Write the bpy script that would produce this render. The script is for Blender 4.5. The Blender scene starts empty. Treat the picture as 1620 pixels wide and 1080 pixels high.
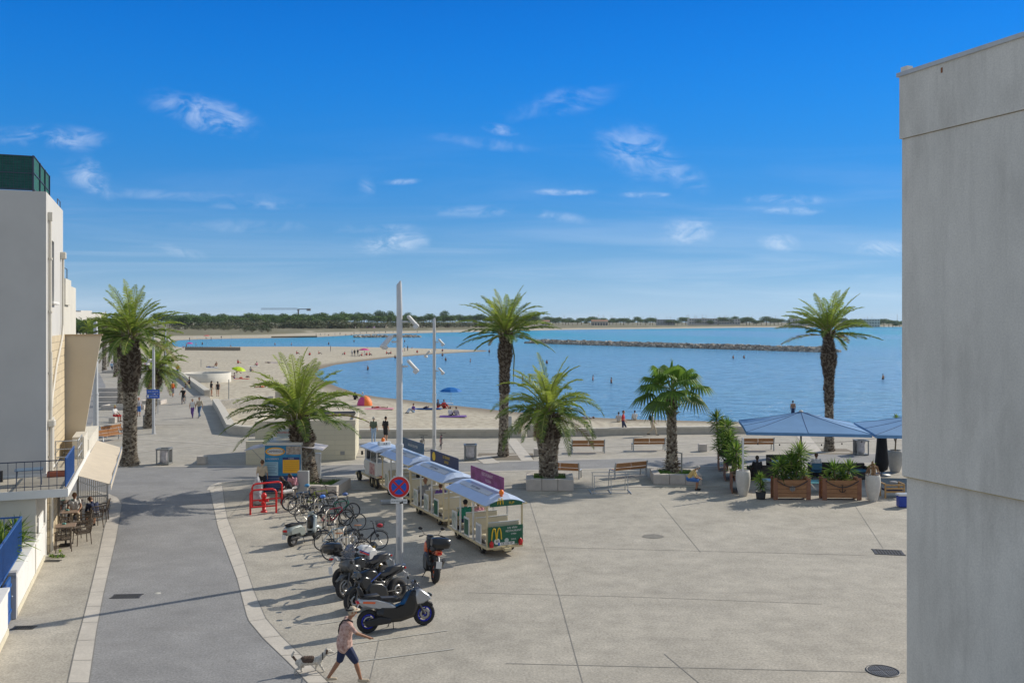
import bpy, math, random
import numpy as np
from mathutils import Vector, Matrix
R = math.radians
sc = bpy.context.scene
COL = sc.collection
F = 1450.0      # focal length in photo pixels (photo 1620 wide)
H = 8.3         # camera height above the plaza
HOR = 508.0     # horizon row
# ---------------------------------------------------------------- camera
cam = bpy.data.cameras.new('camera'); cam_o = bpy.data.objects.new('camera', cam); COL.objects.link(cam_o)
cam.sensor_width = 36.0; cam.lens = 36.0*F/1620.0; cam.shift_y = (HOR-540.0)/1620.0
cam.clip_start = 0.1; cam.clip_end = 20000
cam_o.location = (0, 0, H); cam_o.rotation_euler = (R(90), 0, 0)
sc.camera = cam_o
sc.render.resolution_x = 1024; sc.render.resolution_y = 682
sc.cycles.use_denoising = True
sc.cycles.max_bounces = 6; sc.cycles.transparent_max_bounces = 8
sc.view_settings.view_transform = 'Standard'; sc.view_settings.look = 'None'
sc.view_settings.exposure = -0.20; sc.view_settings.gamma = 1.0
SUN_EL, SUN_AZ = 31.0, 55.8
SKYK = 12.0   # overall sky level
# ---------------------------------------------------------------- sun
sun = bpy.data.lights.new('sun', 'SUN'); sun_o = bpy.data.objects.new('sun', sun); COL.objects.link(sun_o)
sun.energy = 5.0; sun.angle = R(0.5); sun.color = (1.0, 0.92, 0.79)
sd = Vector((math.sin(R(SUN_AZ))*math.cos(R(SUN_EL)), math.cos(R(SUN_AZ))*math.cos(R(SUN_EL)), math.sin(R(SUN_EL))))
sun_o.rotation_euler = sd.to_track_quat('Z', 'Y').to_euler(); sun_o.location = (60, 40, 60)
# ---------------------------------------------------------------- sky with thin clouds
world = bpy.data.worlds.new('World'); sc.world = world; world.use_nodes = True
wn = world.node_tree.nodes; wl = world.node_tree.links
for n in list(wn): wn.remove(n)
def WN(t, **k):
    n = wn.new(t)
    for a, b in k.items(): setattr(n, a, b)
    return n
def wmath(op, a, b=None, c=None, clamp=False):
    n = WN('ShaderNodeMath', operation=op); n.use_clamp = clamp
    for i, v in enumerate((a, b, c)):
        if v is None: continue
        if isinstance(v, (int, float)): n.inputs[i].default_value = v
        else: wl.new(v, n.inputs[i])
    return n.outputs[0]
def SKYC(v): return wmath('POWER', wmath('MULTIPLY', v, 0.25), 0.35)
sky = WN('ShaderNodeTexSky', sky_type='NISHITA'); sky.sun_disc = False
sky.sun_elevation = R(SUN_EL); sky.sun_rotation = R(SUN_AZ); sky.altitude = 0
sky.air_density = 1.0; sky.dust_density = 0.35; sky.ozone_density = 2.2
tc = WN('ShaderNodeTexCoord'); sep = WN('ShaderNodeSeparateXYZ'); wl.new(tc.outputs['Generated'], sep.inputs[0])
ysafe = wmath('MAXIMUM', sep.outputs[1], 0.05)
U = wmath('DIVIDE', sep.outputs[0], ysafe); V = wmath('DIVIDE', sep.outputs[2], ysafe)
front = wmath('MULTIPLY', sep.outputs[1], 4.0, clamp=True)
uv = WN('ShaderNodeCombineXYZ'); wl.new(U, uv.inputs[0]); wl.new(V, uv.inputs[1])
def wnoise(sx, sy, detail=6, rough=0.6, dist=0.0, off=0.0, rot=0.0):
    m = WN('ShaderNodeMapping'); m.inputs['Scale'].default_value = (sx, sy, 1); m.inputs['Location'].default_value = (off, off*0.7, 0)
    m.inputs['Rotation'].default_value = (0, 0, rot)
    wl.new(uv.outputs[0], m.inputs[0])
    n = WN('ShaderNodeTexNoise'); n.inputs['Scale'].default_value = 1; n.inputs['Detail'].default_value = detail
    n.inputs['Roughness'].default_value = rough; n.inputs['Distortion'].default_value = dist
    wl.new(m.outputs[0], n.inputs['Vector']); return n.outputs['Fac']
def wramp(v, a, b):
    n = WN('ShaderNodeMapRange', interpolation_type='SMOOTHSTEP'); n.inputs['From Min'].default_value = a; n.inputs['From Max'].default_value = b
    wl.new(v, n.inputs['Value']); return n.outputs[0]
fine = wramp(wnoise(26, 48, 7, 0.62, 0.8, 3.0, 0.3), 0.36, 0.72)
warpn = wnoise(9, 16, 4, 0.6, 0.0, 7.0)
clouds = None
# (px, py, half width px, half height px, tilt deg, strength)
for (cx, cy, hw, hh, tilt, st) in [(325,180,72,22,-16,1.0),(80,218,82,17,-4,0.85),(140,282,40,24,-25,1.15),(1030,245,85,24,-27,1.0),(1000,232,48,34,-10,0.8),
        (620,383,50,15,6,1.5),(600,362,60,8,0,0.6),(628,288,28,5,2,1.2),(888,304,42,5,0,1.2),(1022,308,34,4,0,1.1),(1240,315,62,8,0,1.1),(1244,333,52,7,-2,1.4),
        (1090,369,34,17,8,1.0),(1232,384,26,11,0,1.0),(1392,392,52,12,-4,1.1),(875,342,58,9,-8,0.75),(770,335,70,8,0,0.5),(580,300,14,20,0,0.6),(790,206,24,7,-12,0.9),(760,226,80,9,-8,0.45),
        (285,398,40,8,-14,0.55),(410,325,60,6,0,0.55),(290,310,150,8,-3,0.35),(900,160,70,18,14,0.35),(400,358,130,9,0,0.28)]:
    u0, v0 = (cx-810)/F, (HOR-cy)/F
    m = WN('ShaderNodeMapping', vector_type='TEXTURE'); m.inputs['Location'].default_value = (u0, v0, 0)
    m.inputs['Rotation'].default_value = (0, 0, R(tilt)); m.inputs['Scale'].default_value = (1.5*hw/F, 1.5*hh/F, 1)
    wl.new(uv.outputs[0], m.inputs[0])
    ln = WN('ShaderNodeVectorMath', operation='LENGTH'); wl.new(m.outputs[0], ln.inputs[0])
    d = wmath('ADD', ln.outputs['Value'], wmath('MULTIPLY', wmath('SUBTRACT', warpn, 0.5), 1.5))
    k = WN('ShaderNodeMapRange', interpolation_type='SMOOTHSTEP'); k.inputs['From Min'].default_value = 1.0; k.inputs['From Max'].default_value = 0.1
    k.inputs['To Max'].default_value = st; wl.new(d, k.inputs['Value'])
    g = wmath('MULTIPLY', k.outputs[0], fine)
    clouds = g if clouds is None else wmath('MAXIMUM', clouds, g)
veil = wramp(wnoise(2.2, 26, 6, 0.6, 0.9, 1.0, 0.03), 0.40, 0.75)
low = wmath('MULTIPLY', wramp(V, 0.12, 0.03), 0.20)
mid = wmath('MULTIPLY', wmath('MULTIPLY', wramp(V, 0.24, 0.10), wramp(V, 0.03, 0.10)), 0.07)
veil = wmath('MULTIPLY', veil, wmath('ADD', low, mid))
lowhaze = wmath('MULTIPLY', wramp(V, 0.06, 0.0), 0.12)
tot = wmath('MULTIPLY', wmath('ADD', wmath('ADD', wmath('MULTIPLY', clouds, 0.36), veil), lowhaze), front, clamp=True)
bw = WN('ShaderNodeRGBToBW'); wl.new(sky.outputs[0], bw.inputs[0])
rampz = WN('ShaderNodeValToRGB'); wl.new(sep.outputs[2], rampz.inputs[0]); cr = rampz.color_ramp; cr.interpolation = 'B_SPLINE'
for i, (p_, c_) in enumerate([(0.0,(2.6,4.0,5.3)), (0.05,(1.65,3.3,5.0)), (0.13,(.36,2.35,5.7)), (0.24,(.12,2.2,7.0)), (0.36,(.0,1.5,6.6)), (0.5,(.30,1.15,3.0)), (0.8,(.40,.95,1.8))]):
    e = cr.elements[i] if i < 2 else cr.elements.new(p_)
    e.position = p_; e.color = (c_[0]/10, c_[1]/10, c_[2]/10, 1)
backm = wmath('MULTIPLY', wmath('SUBTRACT', 0.7, sep.outputs[1]), 2.2, clamp=True)
bk = WN('ShaderNodeMix', data_type='RGBA'); wl.new(backm, bk.inputs[0]); wl.new(rampz.outputs[0], bk.inputs[6]); bk.inputs[7].default_value = (.38, .46, .58, 1)
vs_ = WN('ShaderNodeVectorMath', operation='SCALE'); wl.new(bk.outputs[2], vs_.inputs[0]); wl.new(wmath('MULTIPLY', SKYC(bw.outputs[0]), SKYK), vs_.inputs['Scale'])
mix = WN('ShaderNodeMix', data_type='RGBA'); wl.new(tot, mix.inputs[0]); wl.new(vs_.outputs[0], mix.inputs[6])
mix.inputs[7].default_value = (10.5, 11.2, 12.2, 1)
bg = WN('ShaderNodeBackground'); bg.inputs[1].default_value = 0.11; wl.new(mix.outputs[2], bg.inputs[0])
out = WN('ShaderNodeOutputWorld'); wl.new(bg.outputs[0], out.inputs[0])

# ---------------------------------------------------------------- helpers
def P(px, py, z=0.0):
    D = (H-z)*F/(py-HOR)
    return Vector(((px-810.0)/F*D, D, z))
def S(hexs):
    r = []
    for i in (0, 2, 4):
        c = int(hexs[i:i+2], 16)/255.0
        r.append(c/12.92 if c <= 0.04045 else ((c+0.055)/1.055)**2.4)
    return tuple(r)
MATS = {}
def mat(name, rgb, rough=0.7, metal=0.0, noise=None, bump=None, spec=0.5, rgb2=None, coat=0.0, transl=0.0, alpha=1.0, emis=0.0, coords='Object', stretch=(1,1,1)):
    """noise=(scale, amount[, detail]); rgb2 = second colour mixed in by noise; bump=(scale, strength, dist)"""
    if name in MATS: return MATS[name]
    if isinstance(rgb, str): rgb = S(rgb)
    m = bpy.data.materials.new(name); m.use_nodes = True; nt = m.node_tree; N = nt.nodes; L = nt.links
    b = N['Principled BSDF']; b.inputs['Base Color'].default_value = (*rgb, 1); b.inputs['Roughness'].default_value = rough
    b.inputs['Metallic'].default_value = metal; b.inputs['Specular IOR Level'].default_value = spec
    b.inputs['Coat Weight'].default_value = coat; b.inputs['Coat Roughness'].default_value = 0.08
    if alpha < 1: b.inputs['Alpha'].default_value = alpha
    t = N.new('ShaderNodeTexCoord'); mp = N.new('ShaderNodeMapping'); mp.inputs['Scale'].default_value = stretch
    L.new(t.outputs[coords], mp.inputs[0])
    if noise:
        if isinstance(rgb2, str): rgb2 = S(rgb2)
        n = N.new('ShaderNodeTexNoise'); n.inputs['Scale'].default_value = noise[0]; n.inputs['Detail'].default_value = noise[2] if len(noise) > 2 else 5
        n.inputs['Roughness'].default_value = 0.65; L.new(mp.outputs[0], n.inputs['Vector'])
        mr = N.new('ShaderNodeMapRange'); mr.inputs['From Min'].default_value = 0.3; mr.inputs['From Max'].default_value = 0.7; L.new(n.outputs['Fac'], mr.inputs['Value'])
        mx = N.new('ShaderNodeMix'); mx.data_type = 'RGBA'; L.new(mr.outputs[0], mx.inputs[0])
        a = noise[1]
        mx.inputs[6].default_value = (*[c*(1-a) for c in rgb], 1)
        mx.inputs[7].default_value = (*(rgb2 if rgb2 else [min(1, c*(1+a)) for c in rgb]), 1)
        L.new(mx.outputs[2], b.inputs['Base Color'])
    if bump:
        n2 = N.new('ShaderNodeTexNoise'); n2.inputs['Scale'].default_value = bump[0]; n2.inputs['Detail'].default_value = 4
        L.new(mp.outputs[0], n2.inputs['Vector'])
        bp = N.new('ShaderNodeBump'); bp.inputs['Strength'].default_value = bump[1]; bp.inputs['Distance'].default_value = bump[2] if len(bump) > 2 else 0.02
        L.new(n2.outputs['Fac'], bp.inputs['Height']); L.new(bp.outputs[0], b.inputs['Normal'])
    if transl > 0:
        tr = N.new('ShaderNodeBsdfTranslucent'); ms = N.new('ShaderNodeMixShader'); ms.inputs[0].default_value = transl
        if noise: L.new(mx.outputs[2], tr.inputs[0])
        else: tr.inputs[0].default_value = (*rgb, 1)
        o = N['Material Output']; L.new(b.outputs[0], ms.inputs[1]); L.new(tr.outputs[0], ms.inputs[2]); L.new(ms.outputs[0], o.inputs[0])
    MATS[name] = m; return m

def rotz(a): return Matrix.Rotation(a, 3, 'Z')
class MB:
    def __init__(s): s.v = []; s.f = []; s.m = []; s.s = []; s.M = None; s.mi = 0
    def add(s, vs, fs, smooth=False, mi=None):
        o = len(s.v)
        if s.M is not None: vs = [s.M @ Vector(p) for p in vs]
        s.v.extend([tuple(p) for p in vs])
        for f in fs:
            s.f.append([i+o for i in f]); s.m.append(s.mi if mi is None else mi); s.s.append(smooth)
        return s
    def box(s, c, d, rz=0.0, bev=0.0, mi=None, rot=None):
        x, y, z = d[0]/2, d[1]/2, d[2]/2; c = Vector(c)
        q = rot if rot is not None else rotz(rz)
        if bev <= 0:
            vs = [c + q @ Vector((a*x, b*y, e*z)) for e in (-1, 1) for b in (-1, 1) for a in (-1, 1)]
            s.add(vs, [(0,2,3,1), (4,5,7,6), (0,1,5,4), (1,3,7,5), (3,2,6,7), (2,0,4,6)], mi=mi)
        else:
            bev = min(bev, x*.95, y*.95, z*.95)
            vs = []; idx = {}
            for sx in (-1, 1):
                for sy in (-1, 1):
                    for sz in (-1, 1):
                        for k in range(3):
                            p = [sx*(x-bev), sy*(y-bev), sz*(z-bev)]; p[k] = (sx, sy, sz)[k]*(x, y, z)[k]
                            idx[(sx, sy, sz, k)] = len(vs); vs.append(c + q @ Vector(p))
            fs = []
            for k in range(3):
                a, b = (k+1) % 3, (k+2) % 3
                for sg in (-1, 1):
                    fc = []
                    for (u, w) in ((-1,-1), (1,-1), (1,1), (-1,1)):
                        t = [0,0,0]; t[k] = sg; t[a] = u; t[b] = w; fc.append(idx[(*t, k)])
                    fs.append(fc if sg > 0 else fc[::-1])
            for k in range(3):   # edges along axis k
                a, b = (k+1) % 3, (k+2) % 3
                for u in (-1, 1):
                    for w in (-1, 1):
                        t0 = [0,0,0]; t0[a] = u; t0[b] = w; t0[k] = -1; t1 = list(t0); t1[k] = 1
                        fc = [idx[(*t0, a)], idx[(*t1, a)], idx[(*t1, b)], idx[(*t0, b)]]
                        fs.append(fc if u*w < 0 else fc[::-1])
            for sx in (-1, 1):
                for sy in (-1, 1):
                    for sz in (-1, 1):
                        fc = [idx[(sx, sy, sz, k)] for k in range(3)]
                        fs.append(fc if sx*sy*sz > 0 else fc[::-1])
            s.add(vs, fs, mi=mi)
        return s
    def tube(s, pts, rad, n=8, caps=True, mi=None, smooth=True, flat=None):
        pts = [Vector(p) for p in pts]
        if isinstance(rad, (int, float)): rad = [rad]*len(pts)
        up = None; vs = []
        for i, p in enumerate(pts):
            d = (pts[min(i+1, len(pts)-1)] - pts[max(i-1, 0)])
            if d.length < 1e-9: d = Vector((0, 0, 1))
            d.normalize()
            if up is None:
                up = Vector((0, 0, 1)) if abs(d.z) < 0.9 else Vector((1, 0, 0))
            a = d.cross(up)
            if a.length < 1e-6: a = d.cross(Vector((0.3, 1, 0.2)))
            a.normalize(); b = a.cross(d).normalized(); up = b
            for k in range(n):
                t = 2*math.pi*(k+0.5*(n == 4))/n
                fl = flat if flat else (1, 1)
                vs.append(p + (a*math.cos(t)*fl[0] + b*math.sin(t)*fl[1])*rad[i])
        fs = []
        for i in range(len(pts)-1):
            for k in range(n):
                a0 = i*n+k; a1 = i*n+(k+1) % n
                fs.append((a0, a0+n, a1+n, a1))
        s.add(vs, fs, smooth=smooth and n > 4, mi=mi)
        if caps:
            L = len(pts)-1
            s.add([vs[k] for k in range(n)], [list(range(n))], mi=mi)
            s.add([vs[L*n+k] for k in range(n)], [list(range(n))[::-1]], mi=mi)
        return s
    def lathe(s, prof, n=16, c=(0, 0, 0), axis='Z', mi=None, smooth=True, caps=False):
        c = Vector(c); vs = []
        for (r, h) in prof:
            for k in range(n):
                t = 2*math.pi*k/n; x, y = r*math.cos(t), r*math.sin(t)
                vs.append(c + (Vector((x, y, h)) if axis == 'Z' else Vector((x, h, y)) if axis == 'Y' else Vector((h, x, y))))
        fs = []
        for i in range(len(prof)-1):
            for k in range(n):
                a0 = i*n+k; a1 = i*n+(k+1) % n
                f = (a0, a1, a1+n, a0+n); fs.append(f if axis != 'Y' else f[::-1])
        s.add(vs, fs, smooth=smooth, mi=mi)
        if caps:
            s.add([vs[k] for k in range(n)], [list(range(n))[::-1]], mi=mi); s.add([vs[-n+k] for k in range(n)], [list(range(n))], mi=mi)
        return s
    def torus(s, c, R_, r, axis='Y', nu=24, nv=8, mi=None, flat=1.0):
        c = Vector(c); vs = []
        for i in range(nu):
            t = 2*math.pi*i/nu
            for j in range(nv):
                q = 2*math.pi*j/nv; rr = R_ + r*math.cos(q); h = r*math.sin(q)*flat
                x, y = rr*math.cos(t), rr*math.sin(t)
                vs.append(c + (Vector((x, y, h)) if axis == 'Z' else Vector((x, h, y)) if axis == 'Y' else Vector((h, x, y))))
        fs = []
        for i in range(nu):
            for j in range(nv):
                a = i*nv+j; b = i*nv+(j+1) % nv; c2 = ((i+1) % nu)*nv+(j+1) % nv; d = ((i+1) % nu)*nv+j
                fs.append((a, b, c2, d) if axis == 'Y' else (d, c2, b, a))
        s.add(vs, fs, smooth=True, mi=mi); return s
    def prism(s, poly, z0, z1, mi=None, top_only=False):
        n = len(poly)
        ar = sum(poly[i][0]*poly[(i+1) % n][1]-poly[(i+1) % n][0]*poly[i][1] for i in range(n))
        if ar < 0: poly = poly[::-1]
        vs = [(p[0], p[1], z0) for p in poly] + [(p[0], p[1], z1) for p in poly]
        fs = [list(range(n, 2*n))]
        if not top_only: fs.append(list(range(n))[::-1])
        for i in range(n):
            j = (i+1) % n; fs.append((i, j, n+j, n+i))
        s.add(vs, fs, mi=mi); return s
    def sheet(s, pts, mi=None): s.add(pts, [list(range(len(pts)))], mi=mi); return s
    def puff(s, prof, w, y0=0.0, mi=None, taper=1.0):
        """closed xz outline (list of (x,z)), given rounded thickness 2w along y"""
        n = len(prof); cx = sum(p[0] for p in prof)/n; cz = sum(p[1] for p in prof)/n; vs = []
        for (yy, k) in ((-w, .72), (-.85*w, .9), (-.5*w, 1), (.5*w, 1), (.85*w, .9), (w, .72)):
            for p in prof: vs.append((cx+(p[0]-cx)*k, y0+yy, cz+(p[1]-cz)*k))
        fs = []
        for i in range(5):
            for k in range(n):
                a = i*n+k; b = i*n+(k+1) % n; fs.append((a, a+n, b+n, b))
        s.add(vs, fs, smooth=True, mi=mi)
        s.add(vs[:n], [list(range(n))], mi=mi); s.add(vs[-n:], [list(range(n))[::-1]], mi=mi); return s
    def ell(s, c, r, nu=12, nv=8, mi=None, rot=None):
        c = Vector(c); vs = []; fs = []
        for i in range(nv+1):
            ph = math.pi*i/nv
            for k in range(nu):
                t = 2*math.pi*k/nu; q = Vector((r[0]*math.sin(ph)*math.cos(t), r[1]*math.sin(ph)*math.sin(t), r[2]*math.cos(ph)))
                if rot is not None: q = rot @ q
                vs.append(c+q)
        for i in range(nv):
            for k in range(nu):
                a = i*nu+k; b = i*nu+(k+1) % nu; fs.append((a, a+nu, b+nu, b))
        s.add(vs, fs, smooth=True, mi=mi); return s
    def build(s, name, mats, parent=None, loc=None, rz=0.0, smooth=None):
        me = bpy.data.meshes.new(name); me.from_pydata(s.v, [], s.f)
        if not isinstance(mats, (list, tuple)): mats = [mats]
        for m in mats: me.materials.append(m)
        me.polygons.foreach_set('material_index', s.m)
        me.polygons.foreach_set('use_smooth', s.s if smooth is None else [smooth]*len(s.f))
        me.update(); o = bpy.data.objects.new(name, me); COL.objects.link(o)
        if parent is not None: o.parent = parent
        if loc is not None: o.location = loc
        o.rotation_euler = (0, 0, rz); return o
def tag(o, label, cat, group=None):
    o['label'] = label; o['category'] = cat
    if group: o['group'] = group
    return o
def thing(name, label, cat, loc=(0, 0, 0), rz=0.0, group=None):
    o = bpy.data.objects.new(name, None); COL.objects.link(o); o.location = loc; o.rotation_euler = (0, 0, rz); o.empty_display_size = 0.2
    return tag(o, label, cat, group)
def struct(o): o['kind'] = 'structure'; return o
def kids(o): return [c for c in COL.objects if c.parent == o]
KC = {}
def copy_tree(o, parent=None, table=None):
    if table is None:
        table = {}
        for c in COL.objects:
            if c.parent is not None: table.setdefault(c.parent.name, []).append(c)
    c = o.copy(); COL.objects.link(c); c.parent = parent
    for ch in table.get(o.name, []): copy_tree(ch, c, table)
    return c
def dup(o, loc, rz, label, group=None, scale=None):
    c = copy_tree(o); c.location = loc; c.rotation_euler = (o.rotation_euler.x, o.rotation_euler.y, rz); c['label'] = label
    if group: c['group'] = group
    if scale: c.scale = (scale,)*3 if isinstance(scale, (int, float)) else scale
    return c
def text_obj(txt, size, m, parent, mtx, name='lettering', ext=0.002, align='CENTER', xs=1.0):
    cu = bpy.data.curves.new(name, 'FONT'); cu.body = txt; cu.size = size; cu.extrude = ext; cu.align_x = align; cu.align_y = 'CENTER'
    cu.resolution_u = 2
    to = bpy.data.objects.new(name, cu); COL.objects.link(to)
    dg = bpy.context.evaluated_depsgraph_get(); me = bpy.data.meshes.new_from_object(to.evaluated_get(dg))
    bpy.data.objects.remove(to); me.materials.clear(); me.materials.append(m)
    o = bpy.data.objects.new(name, me); COL.objects.link(o); o.parent = parent
    o.matrix_local = mtx @ Matrix.Diagonal((xs, 1, 1, 1)); return o
def face_mtx(loc, rz=0.0, tilt=90.0):  # text standing upright, read from -Y of its frame
    return Matrix.Translation(loc) @ Matrix.Rotation(rz, 4, 'Z') @ Matrix.Rotation(R(tilt), 4, 'X')
UDIR = Vector((-math.sin(R(21.2)), math.cos(R(21.2)), 0))   # along the street, away
VDIR = Vector((math.cos(R(21.2)), math.sin(R(21.2)), 0))    # to the right
AV = R(21.2)
# ================================================================ materials of the setting
M_plaza = mat('plaza_concrete', (0.385,0.356,0.302), 0.85, noise=(0.35,0.13,8), bump=(45,0.25,0.01))
M_asph = mat('asphalt', (0.255,0.252,0.250), 0.85, noise=(0.5,0.12,8), bump=(60,0.3,0.01))
M_band = mat('kerb_stone', (0.52,0.48,0.42), 0.8, noise=(1.3,0.12,6), bump=(30,0.2,0.01))
M_white = mat('road_paint', (0.47,0.455,0.41), 0.7, noise=(6,0.18))
M_joint = mat('joint_dark', (0.23,0.22,0.20), 0.9)
M_conc = mat('pale_concrete', (0.50,0.46,0.39), 0.85, noise=(1.6,0.14,7), bump=(20,0.25,0.01))
M_iron = mat('cast_iron', (0.09,0.09,0.09), 0.55, metal=0.5, noise=(20,0.3))
def speckle(m, scale, amt, scale2=None, amt2=0.0):
    """fine aggregate grain multiplied into a material's base colour"""
    nt = m.node_tree; N = nt.nodes; L = nt.links; b = N['Principled BSDF']; src = b.inputs['Base Color'].links[0].from_socket
    t = N.new('ShaderNodeTexCoord'); prev = src
    for s_, a_ in ((scale, amt), (scale2, amt2)):
        if not s_: continue
        n = N.new('ShaderNodeTexNoise'); n.inputs['Scale'].default_value = s_; n.inputs['Detail'].default_value = 3; n.inputs['Roughness'].default_value = 0.7
        L.new(t.outputs['Object'], n.inputs['Vector'])
        mr = N.new('ShaderNodeMapRange'); mr.inputs['From Min'].default_value = 0.3; mr.inputs['From Max'].default_value = 0.7
        mr.inputs['To Min'].default_value = 1-a_; mr.inputs['To Max'].default_value = 1+a_; L.new(n.outputs['Fac'], mr.inputs['Value'])
        vm = N.new('ShaderNodeVectorMath'); vm.operation = 'SCALE'; L.new(prev, vm.inputs[0]); L.new(mr.outputs[0], vm.inputs['Scale']); prev = vm.outputs[0]
    L.new(prev, b.inputs['Base Color'])
speckle(M_plaza, 16, 0.30, 1.4, 0.10); speckle(M_asph, 18, 0.30, 1.2, 0.09); speckle(M_band, 14, 0.08)

def stains(m):
    nt = m.node_tree; N = nt.nodes; L = nt.links; b = N['Principled BSDF']; src = b.inputs['Base Color'].links[0].from_socket; t = N.new('ShaderNodeTexCoord')
    vo = N.new('ShaderNodeTexVoronoi'); vo.inputs['Scale'].default_value = 1.3; L.new(t.outputs['Object'], vo.inputs['Vector'])
    r = N.new('ShaderNodeMapRange'); r.inputs['From Min'].default_value = .055; r.inputs['From Max'].default_value = .03; r.inputs['To Max'].default_value = .35; L.new(vo.outputs['Distance'], r.inputs['Value'])
    n = N.new('ShaderNodeTexNoise'); n.inputs['Scale'].default_value = .55; n.inputs['Detail'].default_value = 7; n.inputs['Roughness'].default_value = .75; L.new(t.outputs['Object'], n.inputs['Vector'])
    q = N.new('ShaderNodeMapRange'); q.inputs['From Min'].default_value = .60; q.inputs['From Max'].default_value = .72; q.inputs['To Max'].default_value = .25; L.new(n.outputs['Fac'], q.inputs['Value'])
    mp = N.new('ShaderNodeMapping'); mp.inputs['Rotation'].default_value = (0,0,.5); mp.inputs['Scale'].default_value = (.10,1.1,1); L.new(t.outputs['Object'], mp.inputs[0])
    n3 = N.new('ShaderNodeTexNoise'); n3.inputs['Scale'].default_value = 1.0; n3.inputs['Detail'].default_value = 4; L.new(mp.outputs[0], n3.inputs['Vector'])
    q3 = N.new('ShaderNodeMapRange'); q3.inputs['From Min'].default_value = .62; q3.inputs['From Max'].default_value = .70; q3.inputs['To Max'].default_value = .16; L.new(n3.outputs['Fac'], q3.inputs['Value'])
    a = N.new('ShaderNodeMath'); a.operation = 'MAXIMUM'; L.new(r.outputs[0], a.inputs[0]); L.new(q.outputs[0], a.inputs[1]); a2 = N.new('ShaderNodeMath'); a2.operation = 'MAXIMUM'; L.new(a.outputs[0], a2.inputs[0]); L.new(q3.outputs[0], a2.inputs[1])
    x = N.new('ShaderNodeMix'); x.data_type = 'RGBA'; L.new(a2.outputs[0], x.inputs[0]); L.new(src, x.inputs[6]); x.inputs[7].default_value = (.14,.13,.115,1); L.new(x.outputs[2], b.inputs['Base Color'])
stains(M_plaza); stains(M_asph)
def sheet(name, pix, z, m, world=None):
    pts = [P(x, y, z) for x, y in pix] if world is None else [(a, b, z) for a, b in world]
    b = MB(); n = len(pts); ar = sum(pts[i][0]*pts[(i+1) % n][1]-pts[(i+1) % n][0]*pts[i][1] for i in range(n))
    b.sheet(pts if ar > 0 else pts[::-1]); return b, m, name
def strip(b, p, q, w, z, dash=None):
    p = Vector((p[0], p[1], z)); q = Vector((q[0], q[1], z)); d = (q-p).normalized(); nrm = Vector((-d.y, d.x, 0))*w/2
    b.sheet([p-nrm, q-nrm, q+nrm, p+nrm])
# ---- one base sheet to the horizon, far below the sea
b = MB(); b.sheet([(-16000,-400,-6), (16000,-400,-6), (16000,16000,-6), (-16000,16000,-6)]); struct(b.build('ground', mat('sea_bed', (0.2,0.19,0.15), 0.9)))
# ---- plaza: reaches the sea wall
edge = [(1640,681),(1430,683),(1060,686.5),(886,690),(825,691),(568,692),(562,700),(407,690),(358,684),(340,640),(330,626.6),(324,626),(300,606),(276,592),(262,583),(236,566),(215,556),(190,548),(165,545)]
pts = [P(x, y, 0) for x, y in edge]
b = MB(); b.sheet([(-110,-60,0), (90,-60,0), (90,68,0)] + [tuple(p) for p in pts] + [(-160,300,0), (-260,300,0)])
struct(b.build('plaza', M_plaza))
# quay face below the plaza edge
b = MB()
ex = [Vector((90,68,0))] + pts + [Vector((-160,300,0))]
for p, q in zip(ex[:-1], ex[1:]): b.sheet([(p.x,p.y,-1.2), (q.x,q.y,-1.2), (q.x,q.y,-0.003), (p.x,p.y,-0.003)])
struct(b.build('quay_face', M_conc))
# ---- asphalt: street and crossing lane (one outline)
left_in = [(141,1080),(153,997),(163,944),(173,899),(184,852),(193,798),(187,787),(166,778),(148,776)]
right_out = [(332,775),(345,835),(360,875),(375,915),(392,980),(417,1010),(463,1054),(487,1080)]
bl, bm = P(141,1080), P(487,1080)
road = [(bl.x+3.2, 12.0), (bm.x+4.6, 12.0), (bm.x+0.9, bm.y-1.2)] + [tuple(P(*p))[:2] for p in right_out[::-1]] + [tuple(P(*p))[:2] for p in
       [(336,768),(350,763),(384,759),(420,758),(480,755),(560,752),(680,748.5),(800,745),(900,742.5),(1130,737),(1430,731),(1640,727),(1640,713),(1400,717),(1150,720.6),(760,731),(480,736),(180,738.5),(120,739)]]
road += [tuple(P(100,745))[:2], tuple(P(112,776))[:2]] + [tuple(P(*p))[:2] for p in left_in[::-1]]
b, m, n = sheet('road', None, 0.004, M_asph, world=road); struct(b.build(n, m))
b, m, n = sheet('side_lane', [(100,700),(135,690),(150,660),(164,632),(167,610),(158,592),(140,575),(110,575),(90,640)], 0.004, M_asph); struct(b.build(n, m))
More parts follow.
